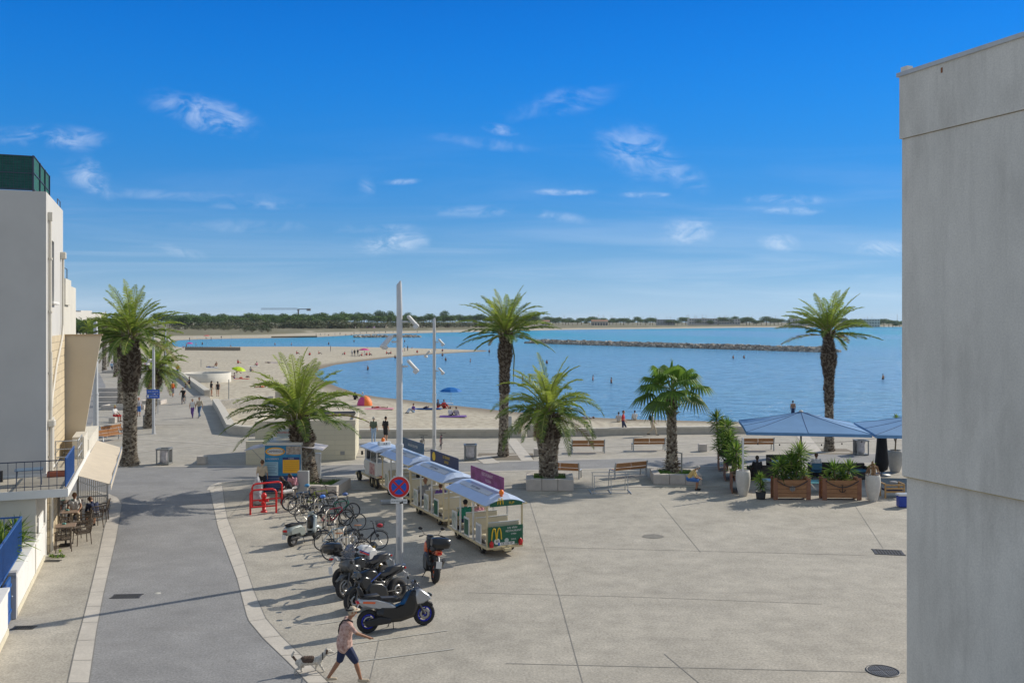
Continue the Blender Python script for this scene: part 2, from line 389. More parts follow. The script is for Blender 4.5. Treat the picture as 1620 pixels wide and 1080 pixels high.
# ---- light stone bands beside the road, with their slab joints
def band(name, A, B, zz=0.008, step=1.5):
    a = [P(*p) for p in A]; c = [P(*p) for p in B]
    def resample(q, n):
        d = [0]
        for i in range(1, len(q)): d.append(d[-1]+(q[i]-q[i-1]).length)
        r = []
        for k in range(n+1):
            t = d[-1]*k/n; i = max(j for j in range(len(q)) if d[j] <= t+1e-6); i = min(i, len(q)-2)
            r.append(q[i].lerp(q[i+1], (t-d[i])/max(1e-6, d[i+1]-d[i])))
        return r, d[-1]
    _, ln = resample(a, 2); n = max(4, int(ln/0.5)); ra, _ = resample(a, n); rc, _ = resample(c, n)
    m = MB(); j = MB()
    vs = [Vector((p.x, p.y, zz)) for p in ra]+[Vector((p.x, p.y, zz)) for p in rc]
    for i in range(n):
        f = [vs[i], vs[n+1+i], vs[n+2+i], vs[i+1]]
        ar = (f[1]-f[0]).cross(f[2]-f[0]).z
        m.sheet(f if ar > 0 else f[::-1])
        if i % 3 == 0: strip(j, ra[i], rc[i], 0.018, zz+0.004)
    for q in (ra, rc):
        for i in range(n): strip(j, q[i], q[i+1], 0.02, zz+0.004)
    o = struct(m.build(name, M_band)); k = j.build('slab_joint', M_joint, o)
left_out = [(107,1080),(120,1021),(130,985),(142,938),(154,887),(164.5,837),(175,798.5),(170,787),(154,778),(140,777)]
band('kerb_band', left_out, left_in)
right_in = [(352,768),(356,800),(360,820),(372,850),(385,885),(402,935),(420,977),(447,1008),(485,1044),(521,1080)]
band('kerb_band', right_out[:1]+right_out, [(352,768)]+right_in[1:])
a = [(332,775),(336,768),(350,763),(384,759),(420,758),(480,755),(560,752),(680,748.5),(800,745),(900,742.5),(1130,737),(1430,731),(1640,727)]
b = MB(); j = [P(*p) for p in a]
for p, q in zip(j[:-1], j[1:]): strip(b, p, q+(q-p)*0.002, 0.28, 0.010)
j = [P(*p) for p in [(120,739.5),(180,738.5),(480,736),(760,731),(1150,720.6),(1400,717),(1640,713)]]
for p, q in zip(j[:-1], j[1:]): strip(b, p, q+(q-p)*0.002, 0.28, 0.010)
struct(b.build('kerb_line', M_band))
# ---- pale inlaid bands over the promenade
b = MB()
def pl(p, q, w, z=0.013): strip(b, P(*p), P(*q), w, z)
pl((560,716),(1133,701),0.28,0.012); pl((1133,701),(1640,691),0.28,0.012); pl((520,774),(905,770.7),0.22,0.016); pl((905,770.7),(1140,768.5),0.22,0.016)
pl((808,694),(835,729),0.75,0.020); pl((762,722),(778,733),1.0,0.020); pl((762,722),(826,719),0.35,0.024); pl((1262,679),(1290,716),0.9,0.020); pl((1290,716),(1345,716),0.35,0.024)
pl((214,694),(407,707),0.22,0.012); pl((214,716),(407,694),0.22,0.016); pl((862,746),(880,765),0.9,0.020); pl((240,625),(410,640),0.2,0.012) if False else None
pl((230,672),(325,671),0.2,0.020); pl((205,640),(326,636),0.18,0.012)
struct(b.build('inlaid_band', M_band))
b = MB()
for p, q in [((700,0),(0,0))][:0] + [((559.6,1047),(719,1026)),((556,1018.5),(708,997)),((500,915),(516,912)),((497,936),(530,929)),((478,960),(540,949)),((500,988),(552,980)),((484,900),(510,896))]:
    strip(b, P(*p), P(*q), 0.055, 0.012)
struct(b.build('parking_line', M_white))
# ---- dark saw-cut joints of the plaza
b = MB()
for ps, w in [(((837.5,792),(883,938),(922,1080)),.024), (((859,865),(1369,878)),.025), (((1045,796),(1108,873)),.025), (((1353,800),(1397,867)),.025),
              (((740,937),(1010,944),(1300,955)),.02), (((800,1049),(1432,1064)),.025), (((1051,1034),(1106,1080)),.028), (((600,1010),(584,1080)),.02),
              (((640,800),(618,905)),.025), (((890,776),(837.5,792)),.02), (((214,716),(260,830)),.0), (((360,820),(404,770)),.02), (((404,935),(390,870)),.0)]:
    if w == 0: continue
    for p, q in zip(ps[:-1], ps[1:]): strip(b, P(*p), P(*q), w, 0.006+0.001*w*10)
struct(b.build('pavement_joint', M_joint))
# dark repair patch
pc = P(1033, 848); b = MB(); rnd = random.Random(4)
b.sheet([(pc.x+math.cos(t/14*6.283)*(0.44+rnd.uniform(-.05,.05)), pc.y+math.sin(t/14*6.283)*(0.36+rnd.uniform(-.05,.05)), 0.009) for t in range(14)])
struct(b.build('pavement_patch', mat('patch', (0.2,0.19,0.17), 0.9, noise=(8,0.2))))
# palm pits in the promenade
for i, (px, py, s) in enumerate([(800,722,1.7), (1312,714,1.5)]):
    c = P(px, py); b = MB(); b.sheet([(c.x-s, c.y-s*.8, 0.017), (c.x+s, c.y-s*.8, 0.017), (c.x+s, c.y+s*.8, 0.017), (c.x-s, c.y+s*.8, 0.017)])
    struct(b.build('tree_pit', mat('pit_soil', (0.2,0.17,0.13), 0.95, noise=(9,0.25), bump=(20,0.5,0.03))))
# ---- covers and grates
def grate(name, label, c, w, d, rz, bars, group=None):
    t = thing(name, label, 'drain cover', (c.x, c.y, 0.006), rz, group)
    f = MB(); f.box((0,-d/2,.006), (w+.1,.05,.012)); f.box((0,d/2,.006), (w+.1,.05,.012)); f.box((-w/2,0,.007), (.05,d-.05,.014)); f.box((w/2,0,.007), (.05,d-.05,.014)); f.build('frame', M_iron, t)
    g = MB(); g.box((0,0,.001), (w-.05,d-.05,.002), mi=0)
    for i in range(bars):
        x = -w/2+(i+.5)*w/bars; g.box((x,0,.008), (w/bars*.42,d-.06,.008), mi=1)
    g.build('slotted_cover', [mat('pit_dark', (0.03,0.03,0.03), 0.9), M_iron], t); return t
grate('street_drain', 'slotted iron drain grate set in the grey asphalt street', P(200.5,943), 0.78, 0.36, 0.06, 16)
grate('plaza_drain', 'dark square iron cover in the plaza near the grey building', P(1405.5,873.5), 0.95, 0.7, -0.2, 9)
grate('pavement_drain', 'small iron grate on the pavement before the blue door', P(38,992.5), 0.5, 0.22, 0.05, 8)
grate('pavement_drain', 'small iron grate on the pavement at the foot of the drainpipe', P(83,887), 0.46, 0.2, 0.05, 8)
grate('pavement_drain', 'small iron grate on the pavement beside the weeds at the wall corner', P(91,879), 0.34, 0.18, 0.05, 6)
c = P(1396.5,1061); t = thing('manhole_cover', 'round ribbed iron manhole cover in the plaza at lower right', 'manhole cover', (c.x,c.y,0.006), 0.1)
g = MB(); g.lathe([(0.0,.004),(.34,.004)], 32, caps=False); g.build('cover_plate', M_iron, t)
g = MB(); g.lathe([(.345,0.0),(.345,.012),(.385,.012),(.39,0.0)], 32)
g.build('rim', M_iron, t)
g = MB()
for i in range(-6, 7):
    x = i*.048; h = math.sqrt(max(0.01, .3**2-x*x))
    if i != 0: g.box((x,h/2+.02,.008), (.024,h*.9,.009)); g.box((x,-h/2-.02,.008), (.024,h*.9,.009))
g.build('rib', mat('iron_light', (0.2,0.2,0.2), 0.5, metal=0.4), t)
tag(MB().lathe([(0,.012),(.09,.010),(.1,.004)], 16).build('road_stud', M_white, None, P(249.5,938)), 'small round white marker disc on the grey asphalt', 'road marker')

# ---- beach and far shore terrain
ZS = -1.3
def W(px, py): p = P(px, py, ZS); return (p.x, p.y)
shore = [(3200,705),(1640,674),(1430,671),(1200,668),(1000,663),(900,658),(800,650),(700,639),(640,632),(600,628),(565,622),(535,612),(510,602),(497,592),(505,584),(530,577),
         (575,571),(620,565.5),(680,560.5),(730,557.5),(768,555.8),(772,555),(765,553.8),(700,551.8),(620,549.6),(560,548.6),(470,548.6),(380,549),(320,549.4),(285,549.2),(273,546),(272,541),(285,538),
         (330,536.4),(408,535),(460,534.2),(505,533),(545,531),(570,529),(600,528.2),(640,527.4),(700,526),(760,524.8),(830,523.2),(880,521.8),(960,520.7),(1045,520),(1120,519),(1195,518),(1300,517.4),(1424,516.8),(1700,516.3),(3200,515.8)]
poly = np.array([W(*p) for p in shore]); nP = len(poly)
rows = np.exp(np.linspace(math.log(45), math.log(6500), 430)); cols = np.concatenate([np.linspace(-2.2,-0.62,40), np.linspace(-0.6,0.5,420), np.linspace(0.52,2.2,40)])
XX = np.outer(rows, cols); YY = np.repeat(rows[:, None], len(cols), 1)
pxs = XX.ravel(); pys = YY.ravel(); dmin = np.full(pxs.shape, 1e9); inside = np.zeros(pxs.shape, bool)
for i in range(nP):
    x1, y1 = poly[i]; x2, y2 = poly[(i+1) % nP]; dx, dy = x2-x1, y2-y1
    t = np.clip(((pxs-x1)*dx+(pys-y1)*dy)/(dx*dx+dy*dy), 0, 1); dmin = np.minimum(dmin, np.hypot(pxs-x1-t*dx, pys-y1-t*dy))
    if dy != 0: inside ^= ((y1 > pys) != (y2 > pys)) & (pxs < (dx*(pys-y1)/dy+x1))
def n2(x, y, s, seed):  # cheap smooth noise
    r = np.random.RandomState(seed); v = 0
    for k in range(5):
        a = r.rand()*6.28; f = s*(0.6+r.rand()); v = v+np.sin((x*math.cos(a)+y*math.sin(a))*f+r.rand()*6.28)
    return v/5
und = n2(pxs, pys, 0.09, 3)*0.06 + n2(pxs, pys, 0.35, 5)*0.03
far = np.clip((pys-420)/300, 0, 1)
hl = np.minimum(dmin*0.035, 0.75+far*1.7) + und*np.clip(dmin/8, 0, 1) + far*np.clip((dmin-45)/60, 0, 1)*(n2(pxs, pys, 0.035, 9)*0.7+0.5)
hw = -np.minimum(dmin*0.03, 2.0)
zz = ZS + np.where(inside, hw, hl)
nearcap = (pys < 330) & ~inside; zz = np.where(nearcap, np.minimum(zz, -0.42), zz)
nr, nc = len(rows), len(cols); vs = np.stack([pxs, pys, zz], 1)
I = (np.arange(nr-1)[:, None]*nc+np.arange(nc-1)[None, :]).ravel(); fs = np.stack([I, I+1, I+nc+1, I+nc], 1)
me = bpy.data.meshes.new('beach'); me.from_pydata(vs.tolist(), [], fs.tolist()); me.polygons.foreach_set('use_smooth', [True]*len(fs))
def terrain_z(x, y):
    d = 1e9; ins = False
    for i in range(nP):
        x1, y1 = poly[i]; x2, y2 = poly[(i+1) % nP]; dx, dy = x2-x1, y2-y1
        t = min(1, max(0, ((x-x1)*dx+(y-y1)*dy)/(dx*dx+dy*dy))); d = min(d, math.hypot(x-x1-t*dx, y-y1-t*dy))
        if dy != 0 and ((y1 > y) != (y2 > y)) and x < dx*(y-y1)/dy+x1: ins = not ins
    if ins: return ZS-min(d*.03, 2)
    f = min(1, max(0, (y-420)/300)); z = ZS+min(d*.035, .75+f*1.7)+f*min(1, max(0, (d-45)/60))*0.5
    return min(z, -0.42) if y < 330 else z
m = mat('sand', (0.50,0.45,0.345), 0.95, noise=(0.12,0.12,8), bump=(2.2,0.6,0.12), stretch=(1,1,1))
nt = m.node_tree; N = nt.nodes; L = nt.links; bs = N['Principled BSDF']; src = bs.inputs['Base Color'].links[0].from_socket
geo = N.new('ShaderNodeNewGeometry'); sp = N.new('ShaderNodeSeparateXYZ'); L.new(geo.outputs['Position'], sp.inputs[0])
def mrange(v, a, b2):
    r = N.new('ShaderNodeMapRange'); r.interpolation_type = 'SMOOTHSTEP'; r.inputs['From Min'].default_value = a; r.inputs['From Max'].default_value = b2; L.new(v, r.inputs['Value']); return r.outputs[0]
def nz(scale, st=(1,1,1)):
    mp = N.new('ShaderNodeMapping'); mp.inputs['Scale'].default_value = st; L.new(geo.outputs['Position'], mp.inputs[0])
    q = N.new('ShaderNodeTexNoise'); q.inputs['Scale'].default_value = scale; q.inputs['Detail'].default_value = 6; L.new(mp.outputs[0], q.inputs['Vector']); return q.outputs['Fac']
def mixc(f, a, col):
    x = N.new('ShaderNodeMix'); x.data_type = 'RGBA'; L.new(f, x.inputs[0]); L.new(a, x.inputs[6]); x.inputs[7].default_value = (*col, 1); return x.outputs[2]
grain = mrange(nz(1.7, (1, 0.6, 1)), 0.42, 0.68); c1 = mixc(grain, src, (0.36,0.305,0.225))
wet = mrange(sp.outputs[2], ZS+0.17, ZS+0.02); c2 = mixc(wet, c1, (0.23,0.19,0.135))
mu = N.new('ShaderNodeMath'); mu.operation = 'MULTIPLY'; L.new(mrange(sp.outputs[2], -0.22, 0.22), mu.inputs[0]); L.new(mrange(nz(0.05, (1, 0.5, 1)), 0.25, 0.42), mu.inputs[1])
c3 = mixc(mu.outputs[0], c2, (0.17,0.155,0.085)); L.new(c3, bs.inputs['Base Color'])
me.materials.append(m); me.update(); o = bpy.data.objects.new('beach', me); COL.objects.link(o); struct(o)
# ---- the sea
m = bpy.data.materials.new('sea_water'); m.use_nodes = True; nt = m.node_tree; N = nt.nodes; L = nt.links; bs = N['Principled BSDF']
bs.inputs['Roughness'].default_value = 0.16; bs.inputs['IOR'].default_value = 1.33; bs.inputs['Specular IOR Level'].default_value = 0.28
geo = N.new('ShaderNodeNewGeometry'); sp = N.new('ShaderNodeSeparateXYZ'); L.new(geo.outputs['Position'], sp.inputs[0])
base = N.new('ShaderNodeRGB'); base.outputs[0].default_value = (0.19,0.43,0.70,1)
turq = mrange(sp.outputs[1], 130, 700); t2 = mrange(nz(0.006, (1, 0.35, 1)), 0.35, 0.62)
mu = N.new('ShaderNodeMath'); mu.operation = 'MULTIPLY'; L.new(turq, mu.inputs[0]); L.new(t2, mu.inputs[1])
c = mixc(mu.outputs[0], base.outputs[0], (0.0,0.43,0.57))
streak = mrange(nz(0.02, (0.35, 1.2, 1)), 0.5, 0.66); mu2 = N.new('ShaderNodeMath'); mu2.operation = 'MULTIPLY'; mu2.inputs[1].default_value = 0.35; L.new(streak, mu2.inputs[0])
c = mixc(mu2.outputs[0], c, (0.20,0.46,0.62))
shal = mrange(nz(0.11, (1, .4, 1)), 0.45, 0.62)
rip = mrange(nz(0.9, (0.35, 1.6, 1)), 0.42, 0.62); m3 = N.new('ShaderNodeMath'); m3.operation = 'MULTIPLY'; m3.inputs[1].default_value = 0.38; L.new(rip, m3.inputs[0]); c = mixc(m3.outputs[0], c, (0.05,0.20,0.33))  # light and dark of the wave ripples put into the water colour
L.new(c, bs.inputs['Base Color'])
def bumpn(scale, st, dist, strength, prev=None):
    mp = N.new('ShaderNodeMapping'); mp.inputs['Scale'].default_value = st; mp.inputs['Rotation'].default_value = (0, 0, 0.25); L.new(geo.outputs['Position'], mp.inputs[0])
    q = N.new('ShaderNodeTexNoise'); q.inputs['Scale'].default_value = scale; q.inputs['Detail'].default_value = 5; q.inputs['Roughness'].default_value = 0.6; q.inputs['Distortion'].default_value = 0.4; L.new(mp.outputs[0], q.inputs['Vector'])
    bp = N.new('ShaderNodeBump'); bp.inputs['Strength'].default_value = strength; bp.inputs['Distance'].default_value = dist; L.new(q.outputs['Fac'], bp.inputs['Height'])
    if prev is not None: L.new(prev, bp.inputs['Normal'])
    return bp.outputs[0]
b1 = bumpn(0.4, (0.4, 1, 1), 1.6, 1.0); b2 = bumpn(1.5, (0.5, 1, 1), 0.6, 1.0, b1); L.new(b2, bs.inputs['Normal'])
b = MB(); b.sheet([(-9000,40,ZS), (9000,40,ZS), (9000,15500,ZS), (-9000,15500,ZS)]); struct(b.build('sea', m))
# foam-free pale shoals are left to the shader; swash line is the wet sand
# ---- rock breakwater: one long bank of boulders
def breakwater(name, label, A, B, wid, top, n, seed, size):
    a = Vector((*W(*A), ZS)); c = Vector((*W(*B), ZS)); d = (c-a); ln = d.length; d.normalize(); nn = Vector((-d.y, d.x, 0)); r = random.Random(seed)
    t = thing(name, label, 'breakwater', a)
    k = MB()
    for q, s_ in ((0, 1), (1, 1)): pass
    rel = c-a
    k.prism([tuple(-nn.xy*wid*.42), tuple((rel-nn*wid*.42).xy), tuple((rel+nn*wid*.42).xy), tuple((nn*wid*.42).xy)], -1.5, top*.55); k.build('core_bank', mat('rock_core', (0.17,0.15,0.13), 0.95), t)
    g = MB()
    for i in range(n):
        u = r.random()*ln; w = r.uniform(-1, 1); s_ = size*r.uniform(.6, 1.25)
        end = min(1, min(u, ln-u)/6+.25)
        z = top*(1-abs(w)**1.6)*end*r.uniform(.75, 1.05)
        p = d*u+nn*w*wid*.5+Vector((0, 0, z-s_*.2))
        q = Matrix.Rotation(r.uniform(0, 6.28), 3, 'Z') @ Matrix.Rotation(r.uniform(-.6, .6), 3, 'X')
        vs = [p + q @ (Vector((x, y, zz_))*s_*r.uniform(.42, .62)) for zz_ in (-1, 1) for y in (-1, 1) for x in (-1, 1)]
        g.add(vs, [(0,2,3,1), (4,5,7,6), (0,1,5,4), (1,3,7,5), (3,2,6,7), (2,0,4,6)], mi=r.choice((0, 0, 1, 2)))
    rk = g.build('boulder_pile', [mat('rock_a', (0.34,0.30,0.25), 0.9, noise=(.8,.25)), mat('rock_b', (0.22,0.20,0.175), 0.9, noise=(.8,.25)), mat('rock_c', (0.46,0.42,0.36), 0.9, noise=(.8,.2))], t); rk['kind'] = 'stuff'
breakwater('rock_breakwater', 'long grey boulder breakwater lying low across the bay', (840,542.5), (1320,557.2), 7.0, 1.2, 3000, 1, 1.15)
breakwater('rock_groyne', 'short thin dark rock groyne in the water beyond the sandspit', (560,533.8), (664,533.2), 6, 0.9, 320, 2, 1.4)
# ================================================================ buildings
M_wallL = mat('render_white', (0.54,0.53,0.505), 0.9, noise=(0.6,0.06,6), bump=(18,0.15,0.01))
M_wallB = mat('render_cream', (0.60,0.57,0.50), 0.9, noise=(0.7,0.07,6), bump=(18,0.15,0.01))
M_pipe = mat('pipe_cream', (0.62,0.58,0.50), 0.5, noise=(2,0.06))
M_blue = mat('blue_paint', (0.02,0.10,0.33), 0.45, noise=(5,0.15))
M_dkrail = mat('dark_blue_rail', (0.045,0.06,0.10), 0.5)
M_glass = mat('window_glass', (0.05,0.06,0.07), 0.08, spec=0.8)
M_slab = mat('balcony_tile', (0.42,0.38,0.31), 0.8, noise=(2,0.1))
M_white2 = mat('white_plaster', (0.72,0.71,0.68), 0.85, noise=(1.2,0.07,6), bump=(14,0.1,0.01))
M_grey = mat('galvanised', (0.42,0.44,0.46), 0.4, metal=0.5, noise=(3,0.08))
# stone cladding (courses with staggered joints)
def brickmat(name, c1, c2, mort, sx, bw=0.6, bh=0.3):
    m = bpy.data.materials.new(name); m.use_nodes = True; nt = m.node_tree; b = nt.nodes['Principled BSDF']; b.inputs['Roughness'].default_value = 0.9
    t = nt.nodes.new('ShaderNodeTexCoord'); sp = nt.nodes.new('ShaderNodeSeparateXYZ'); cb = nt.nodes.new('ShaderNodeCombineXYZ')
    nt.links.new(t.outputs['Object'], sp.inputs[0]); ad = nt.nodes.new('ShaderNodeMath'); ad.operation = 'ADD'
    nt.links.new(sp.outputs[0], ad.inputs[0]); nt.links.new(sp.outputs[1], ad.inputs[1]); nt.links.new(ad.outputs[0], cb.inputs[0]); nt.links.new(sp.outputs[2], cb.inputs[1])
    k = nt.nodes.new('ShaderNodeTexBrick'); k.inputs['Scale'].default_value = sx; k.inputs['Color1'].default_value = (*c1, 1); k.inputs['Color2'].default_value = (*c2, 1); k.inputs['Mortar'].default_value = (*mort, 1)
    k.inputs['Brick Width'].default_value = bw; k.inputs['Row Height'].default_value = bh; k.inputs['Mortar Size'].default_value = 0.012; nt.links.new(cb.outputs[0], k.inputs['Vector']); nt.links.new(k.outputs['Color'], b.inputs['Base Color'])
    bp = nt.nodes.new('ShaderNodeBump'); bp.inputs['Strength'].default_value = 0.5; bp.inputs['Distance'].default_value = 0.02; bp.invert = True; nt.links.new(k.outputs['Fac'], bp.inputs['Height']); nt.links.new(bp.outputs[0], b.inputs['Normal']); return m
M_stone = brickmat('stone_cladding', (0.60,0.50,0.34), (0.52,0.43,0.29), (0.30,0.25,0.18), 1.0)
# frame of the left building: origin at its street corner, x = away from the street to the left is -x, y = along the street away
A_B = R(21.0); A0 = P(73, 880)
def frameL(): return thing('apartment_building', 'tall pale rendered apartment building with green roof screen on the left', 'building', (A0.x, A0.y, 0), A_B)
B_ = frameL()
ZT = 12.87; YB = 6.0
b = MB()
# upper block: front face and street face with a real window opening
b.prism([(-9,0), (0,0), (0,0.9), (-9,0.9)], 2.86, ZT)
b.prism([(-9,0.9), (0,0.9), (0,2.6), (-9,2.6)], 2.86, 9.0); b.prism([(-9,0.9), (0,0.9), (0,2.6), (-9,2.6)], 11.3, ZT)
b.prism([(-9,0.9), (-0.28,0.9), (-0.28,2.6), (-9,2.6)], 9.0, 11.3)
b.prism([(-9,2.6), (0,2.6), (0,YB), (-9,YB)], 2.86, ZT)
b.build('wall', M_wallL, B_)
b = MB(); b.prism([(-9,YB), (0.03,YB), (0.03,13), (-9,13)], 2.4, 7.5); b.prism([(-9,YB), (-.06,YB), (-.06,13), (-9,13)], 7.5, 9.9)
b.prism([(-9,YB+.4), (0.06,YB+.4), (0.06,9.0), (-9,9.0)], 9.0, 10.1, mi=0); b.build('rear_wall', M_wallB, B_)
b = MB()
b.prism([(-9,-0.03), (0.03,-0.03), (0.03,YB+.02), (-9,YB+.02)], 2.6, 2.93, mi=0); b.build('string_course', M_white2, B_)
b = MB(); b.prism([(-9,0.02), (-0.02,0.02), (-0.02,YB-.02), (-9,YB-.02)], 0.0, 2.6, mi=0); b.build('ground_floor_wall', M_white2, B_)
# stone-clad strip on the street face, ground to 7.6 m
b = MB(); b.prism([(-.3,.75), (0.06,.75), (0.06,YB+.35), (-.3,YB+.35)], 2.95, 7.75); b.build('stone_cladding', M_stone, B_)
b = MB(); b.prism([(-.3,.4), (0.05,.4), (0.05,YB), (-.3,YB)], 0.0, 2.58); b.build('stone_cladding', M_stone, B_)
w = MB(); w.prism([(-.27,.95), (-.2,.95), (-.2,2.55), (-.27,2.55)], 9.02, 11.28); wi = w.build('window', mat('pvc', (.6,.6,.58), .5), B_)
g = MB(); g.prism([(-.2,1.05), (-.185,1.05), (-.185,1.72), (-.2,1.72)], 9.12, 11.18); g.prism([(-.2,1.8), (-.185,1.8), (-.185,2.45), (-.2,2.45)], 9.12, 11.18); g.build('pane', M_glass, wi)
g = MB(); g.box((.05,1.75,8.97), (.26,1.95,.1), bev=.02); g.build('sill', M_white2, wi)
# downpipes
d = MB(); d.tube([(.07,.55,12.1), (.07,.55,7.2)], .055, 10); d.box((.07,.55,12.05), (.16,.2,.3)); d.tube([(.09,.55,7.2), (.09,.55,4.7)], .06, 10); d.tube([(.11,.55,4.55), (.11,.55,0.05)], .07, 10)
d.box((.12,.55,4.65), (.25,.36,.26), bev=.04)
for z in (10.5, 8.6, 6.4, 3.4, 1.7): d.tube([(.08,.55,z), (.08,.55,z+.07)], .078, 10)
d.build('downpipe', M_pipe, B_)
d = MB(); d.tube([(.09,5.0,10.9), (.09,5.0,8.2), (.09,4.7,7.7), (.10,1.7,5.9) if False else (.10,2.3,6.6), (.10,.9,5.6), (.1,.75,5.2)], .05, 10); d.box((.1,5.0,10.95), (.22,.3,.28), bev=.03); d.build('downpipe', M_pipe, B_)
# recessed window beside the lower pipe
w = MB(); w.prism([(0.04,.95), (0.075,.95), (0.075,1.9), (0.04,1.9)], 2.95, 4.75); wi = w.build('window', mat('pvc'  , (.6,.6,.58), .5), B_)
g = MB(); g.prism([(0.076,1.05), (0.085,1.05), (0.085,1.8), (0.076,1.8)], 3.0, 4.65); g.build('pane', mat('blind', (.45,.44,.41), .7), wi)
# green screen of the roof terrace
M_green = mat('green_mesh', (0.005,0.10,0.075), 0.7, noise=(3,0.35), stretch=(1,1,6), alpha=0.9)
b = MB(); z0, z1 = ZT+.02, ZT+1.22
b.prism([(-9,0.05), (-0.42,0.05), (-0.42,0.08), (-9,0.08)], z0, z1); b.prism([(-0.42,0.08), (-0.39,0.08), (-0.39,4.6), (-0.42,4.6)], z0+.02, z1)
sc_ = b.build('terrace_screen', M_green, B_)
b = MB()
for x in [-.41-1.35*i for i in range(7)]: b.box((x,.02,(z0+z1)/2), (.05,.05,z1-z0+.06))
for y in (1.5, 3.1, 4.6): b.box((-.36,y,(z0+z1)/2-.1), (.05,.05,z1-z0+.2))
for zz_ in (z0+.03, z1, (z0+z1)/2): b.box((-4.7,.02,zz_), (8.6,.02,.03)); b.box((-.37,2.3,zz_), (.02,4.6,.03))
b.build('screen_frame', M_dkrail, B_)
b = MB()
for i in range(74): b.box((-.45-.115*i,.036,(z0+z1)/2), (.008,.008,z1-z0))
for i in range(14): b.box((-4.7,.036,z0+.085*i), (8.5,.006,.006))
b.build('screen_wire', M_dkrail, B_)
b = MB(); b.tube([(-.1,4.9,ZT), (-.1,4.9,ZT+.35), (-.1,5.9,ZT+.35), (-.1,5.9,ZT)], .02, 6); b.build('roof_rail', M_dkrail, B_); b = MB(); b.tube([(-.1,6.5,10.1), (-.1,6.5,10.6), (-.1,8.9,10.6), (-.1,8.9,10.1)], .02, 6); b.build('roof_rail', M_dkrail, B_)
# slanting concrete fin with the awning below it
b = MB(); y0 = 6.2; th = .22
o4 = [(0.0,2.75), (0.66,2.75), (1.44,7.70), (0.0,7.70)]
b.add([(x, y0, z) for x, z in o4]+[(x, y0+th, z) for x, z in o4], [(0,1,2,3), (7,6,5,4), (1,5,6,2), (2,6,7,3), (3,7,4,0), (0,4,5,1)]); b.build('slanted_fin', mat('fin_beige', (0.56,0.49,0.38), 0.9, noise=(.8,.05), bump=(14,.1,.01)), B_)
b = MB(); b.box((.74,y0+.1,7.73), (1.5,.34,.05)); b.build('fin_cap', mat('cap_tan', (.42,.32,.2), .7), B_)
b = MB(); b.prism([(0.80,6.5), (0.95,6.6), (1.0,12), (0.15,12), (0.15,6.5)], 2.7, 3.3); b.build('terrace_parapet', M_wallB, B_)
# front balcony (slab, rails) : wraps the corner
b = MB(); b.prism([(-9,-3.05), (0.92,-3.05), (0.92,7.0), (0.08,7.0), (0.08,-0.05), (-9,-0.05)], 2.66, 2.84)
bal = b.build('balcony', M_slab, B_)
b = MB(); b.prism([(-9.0,-3.09), (.96,-3.09), (.96,-3.05), (-9.0,-3.05)], 2.6, 2.86); b.prism([(.92,-3.05), (.96,-3.05), (.96,7.0), (.92,7.0)], 2.6, 2.86); b.build('slab_edge', M_white2, bal)
b = MB()
b.tube([(-9,-2.98,3.78), (.86,-2.98,3.78)], .02, 6); b.tube([(-9,-2.98,2.97), (.86,-2.98,2.97)], .014, 6)
for i in range(46): b.tube([(.86-.235*i,-2.98,2.85), (.86-.235*i,-2.98,3.78)], .011, 5, caps=False)
b.build('railing', M_dkrail, bal)
b = MB()
b.box((.88,-1.45,3.83), (.045,3.1,.04)); b.box((.88,-1.45,2.93), (.04,3.1,.04))
for i in range(32): b.box((.88,-2.97+.1*i,3.38), (.03,.03,.9))
b.build('side_railing', M_blue, bal)
b = MB()
for z in (3.2, 3.5, 3.8): b.tube([(.1,2.1,z), (.86,2.1,z), (.86,4.0,z)], .018, 6)
for (x, y) in ((.1,2.1), (.86,2.1), (.86,3.0), (.86,4.0)): b.tube([(x,y,2.85), (x,y,3.82)], .02, 6)
b.build('rear_railing', M_grey, bal)
b = MB(); b.prism([(.5,4.1), (.92,4.1), (.92,6.1), (.5,6.1)], 2.85, 3.7); b.build('concrete_parapet', M_wallB, bal)
# ground floor bay under the balcony with an opening
b = MB(); b.prism([(-9,-2.9), (0.0,-2.9), (0.0,-2.7), (-9,-2.7)], 0, 2.6); b.build('loggia_wall', M_wallB, B_); b = MB(); b.prism([(-.95,-2.65), (-.9,-2.65), (-.9,-.05), (-.95,-.05)], 0, 2.6); b.build('loggia_back', M_wallB, B_); b = MB(); b.prism([(-.06,-1.9), (-.02,-1.9), (-.02,-.6), (-.06,-.6)], 1.24, 1.75); b.build('parapet_panel', M_white2, B_)
w = MB(); w.prism([(-.895,-2.38), (-.87,-2.38), (-.87,-1.0), (-.895,-1.0)], 1.1, 2.3); wd = w.build('window', mat('dark_shutter', (.16,.15,.13), .6), B_); g = MB(); g.prism([(-.868,-2.2), (-.86,-2.2), (-.86,-1.2), (-.868,-1.2)], 1.2, 2.2); g.build('pane', M_glass, wd)
# shop front below the awning
w = MB(); w.prism([(.06,3.3), (.12,3.3), (.12,6.0), (.06,6.0)], .1, 2.5); sh = w.build('shop_window', mat('shop_frame', (.22,.2,.17), .5), B_); g = MB()
for k in range(3): g.prism([(.122,3.4+.88*k), (.13,3.4+.88*k), (.13,4.18+.88*k), (.122,4.18+.88*k)], .7, 2.4)
g.build('pane', M_glass, sh)
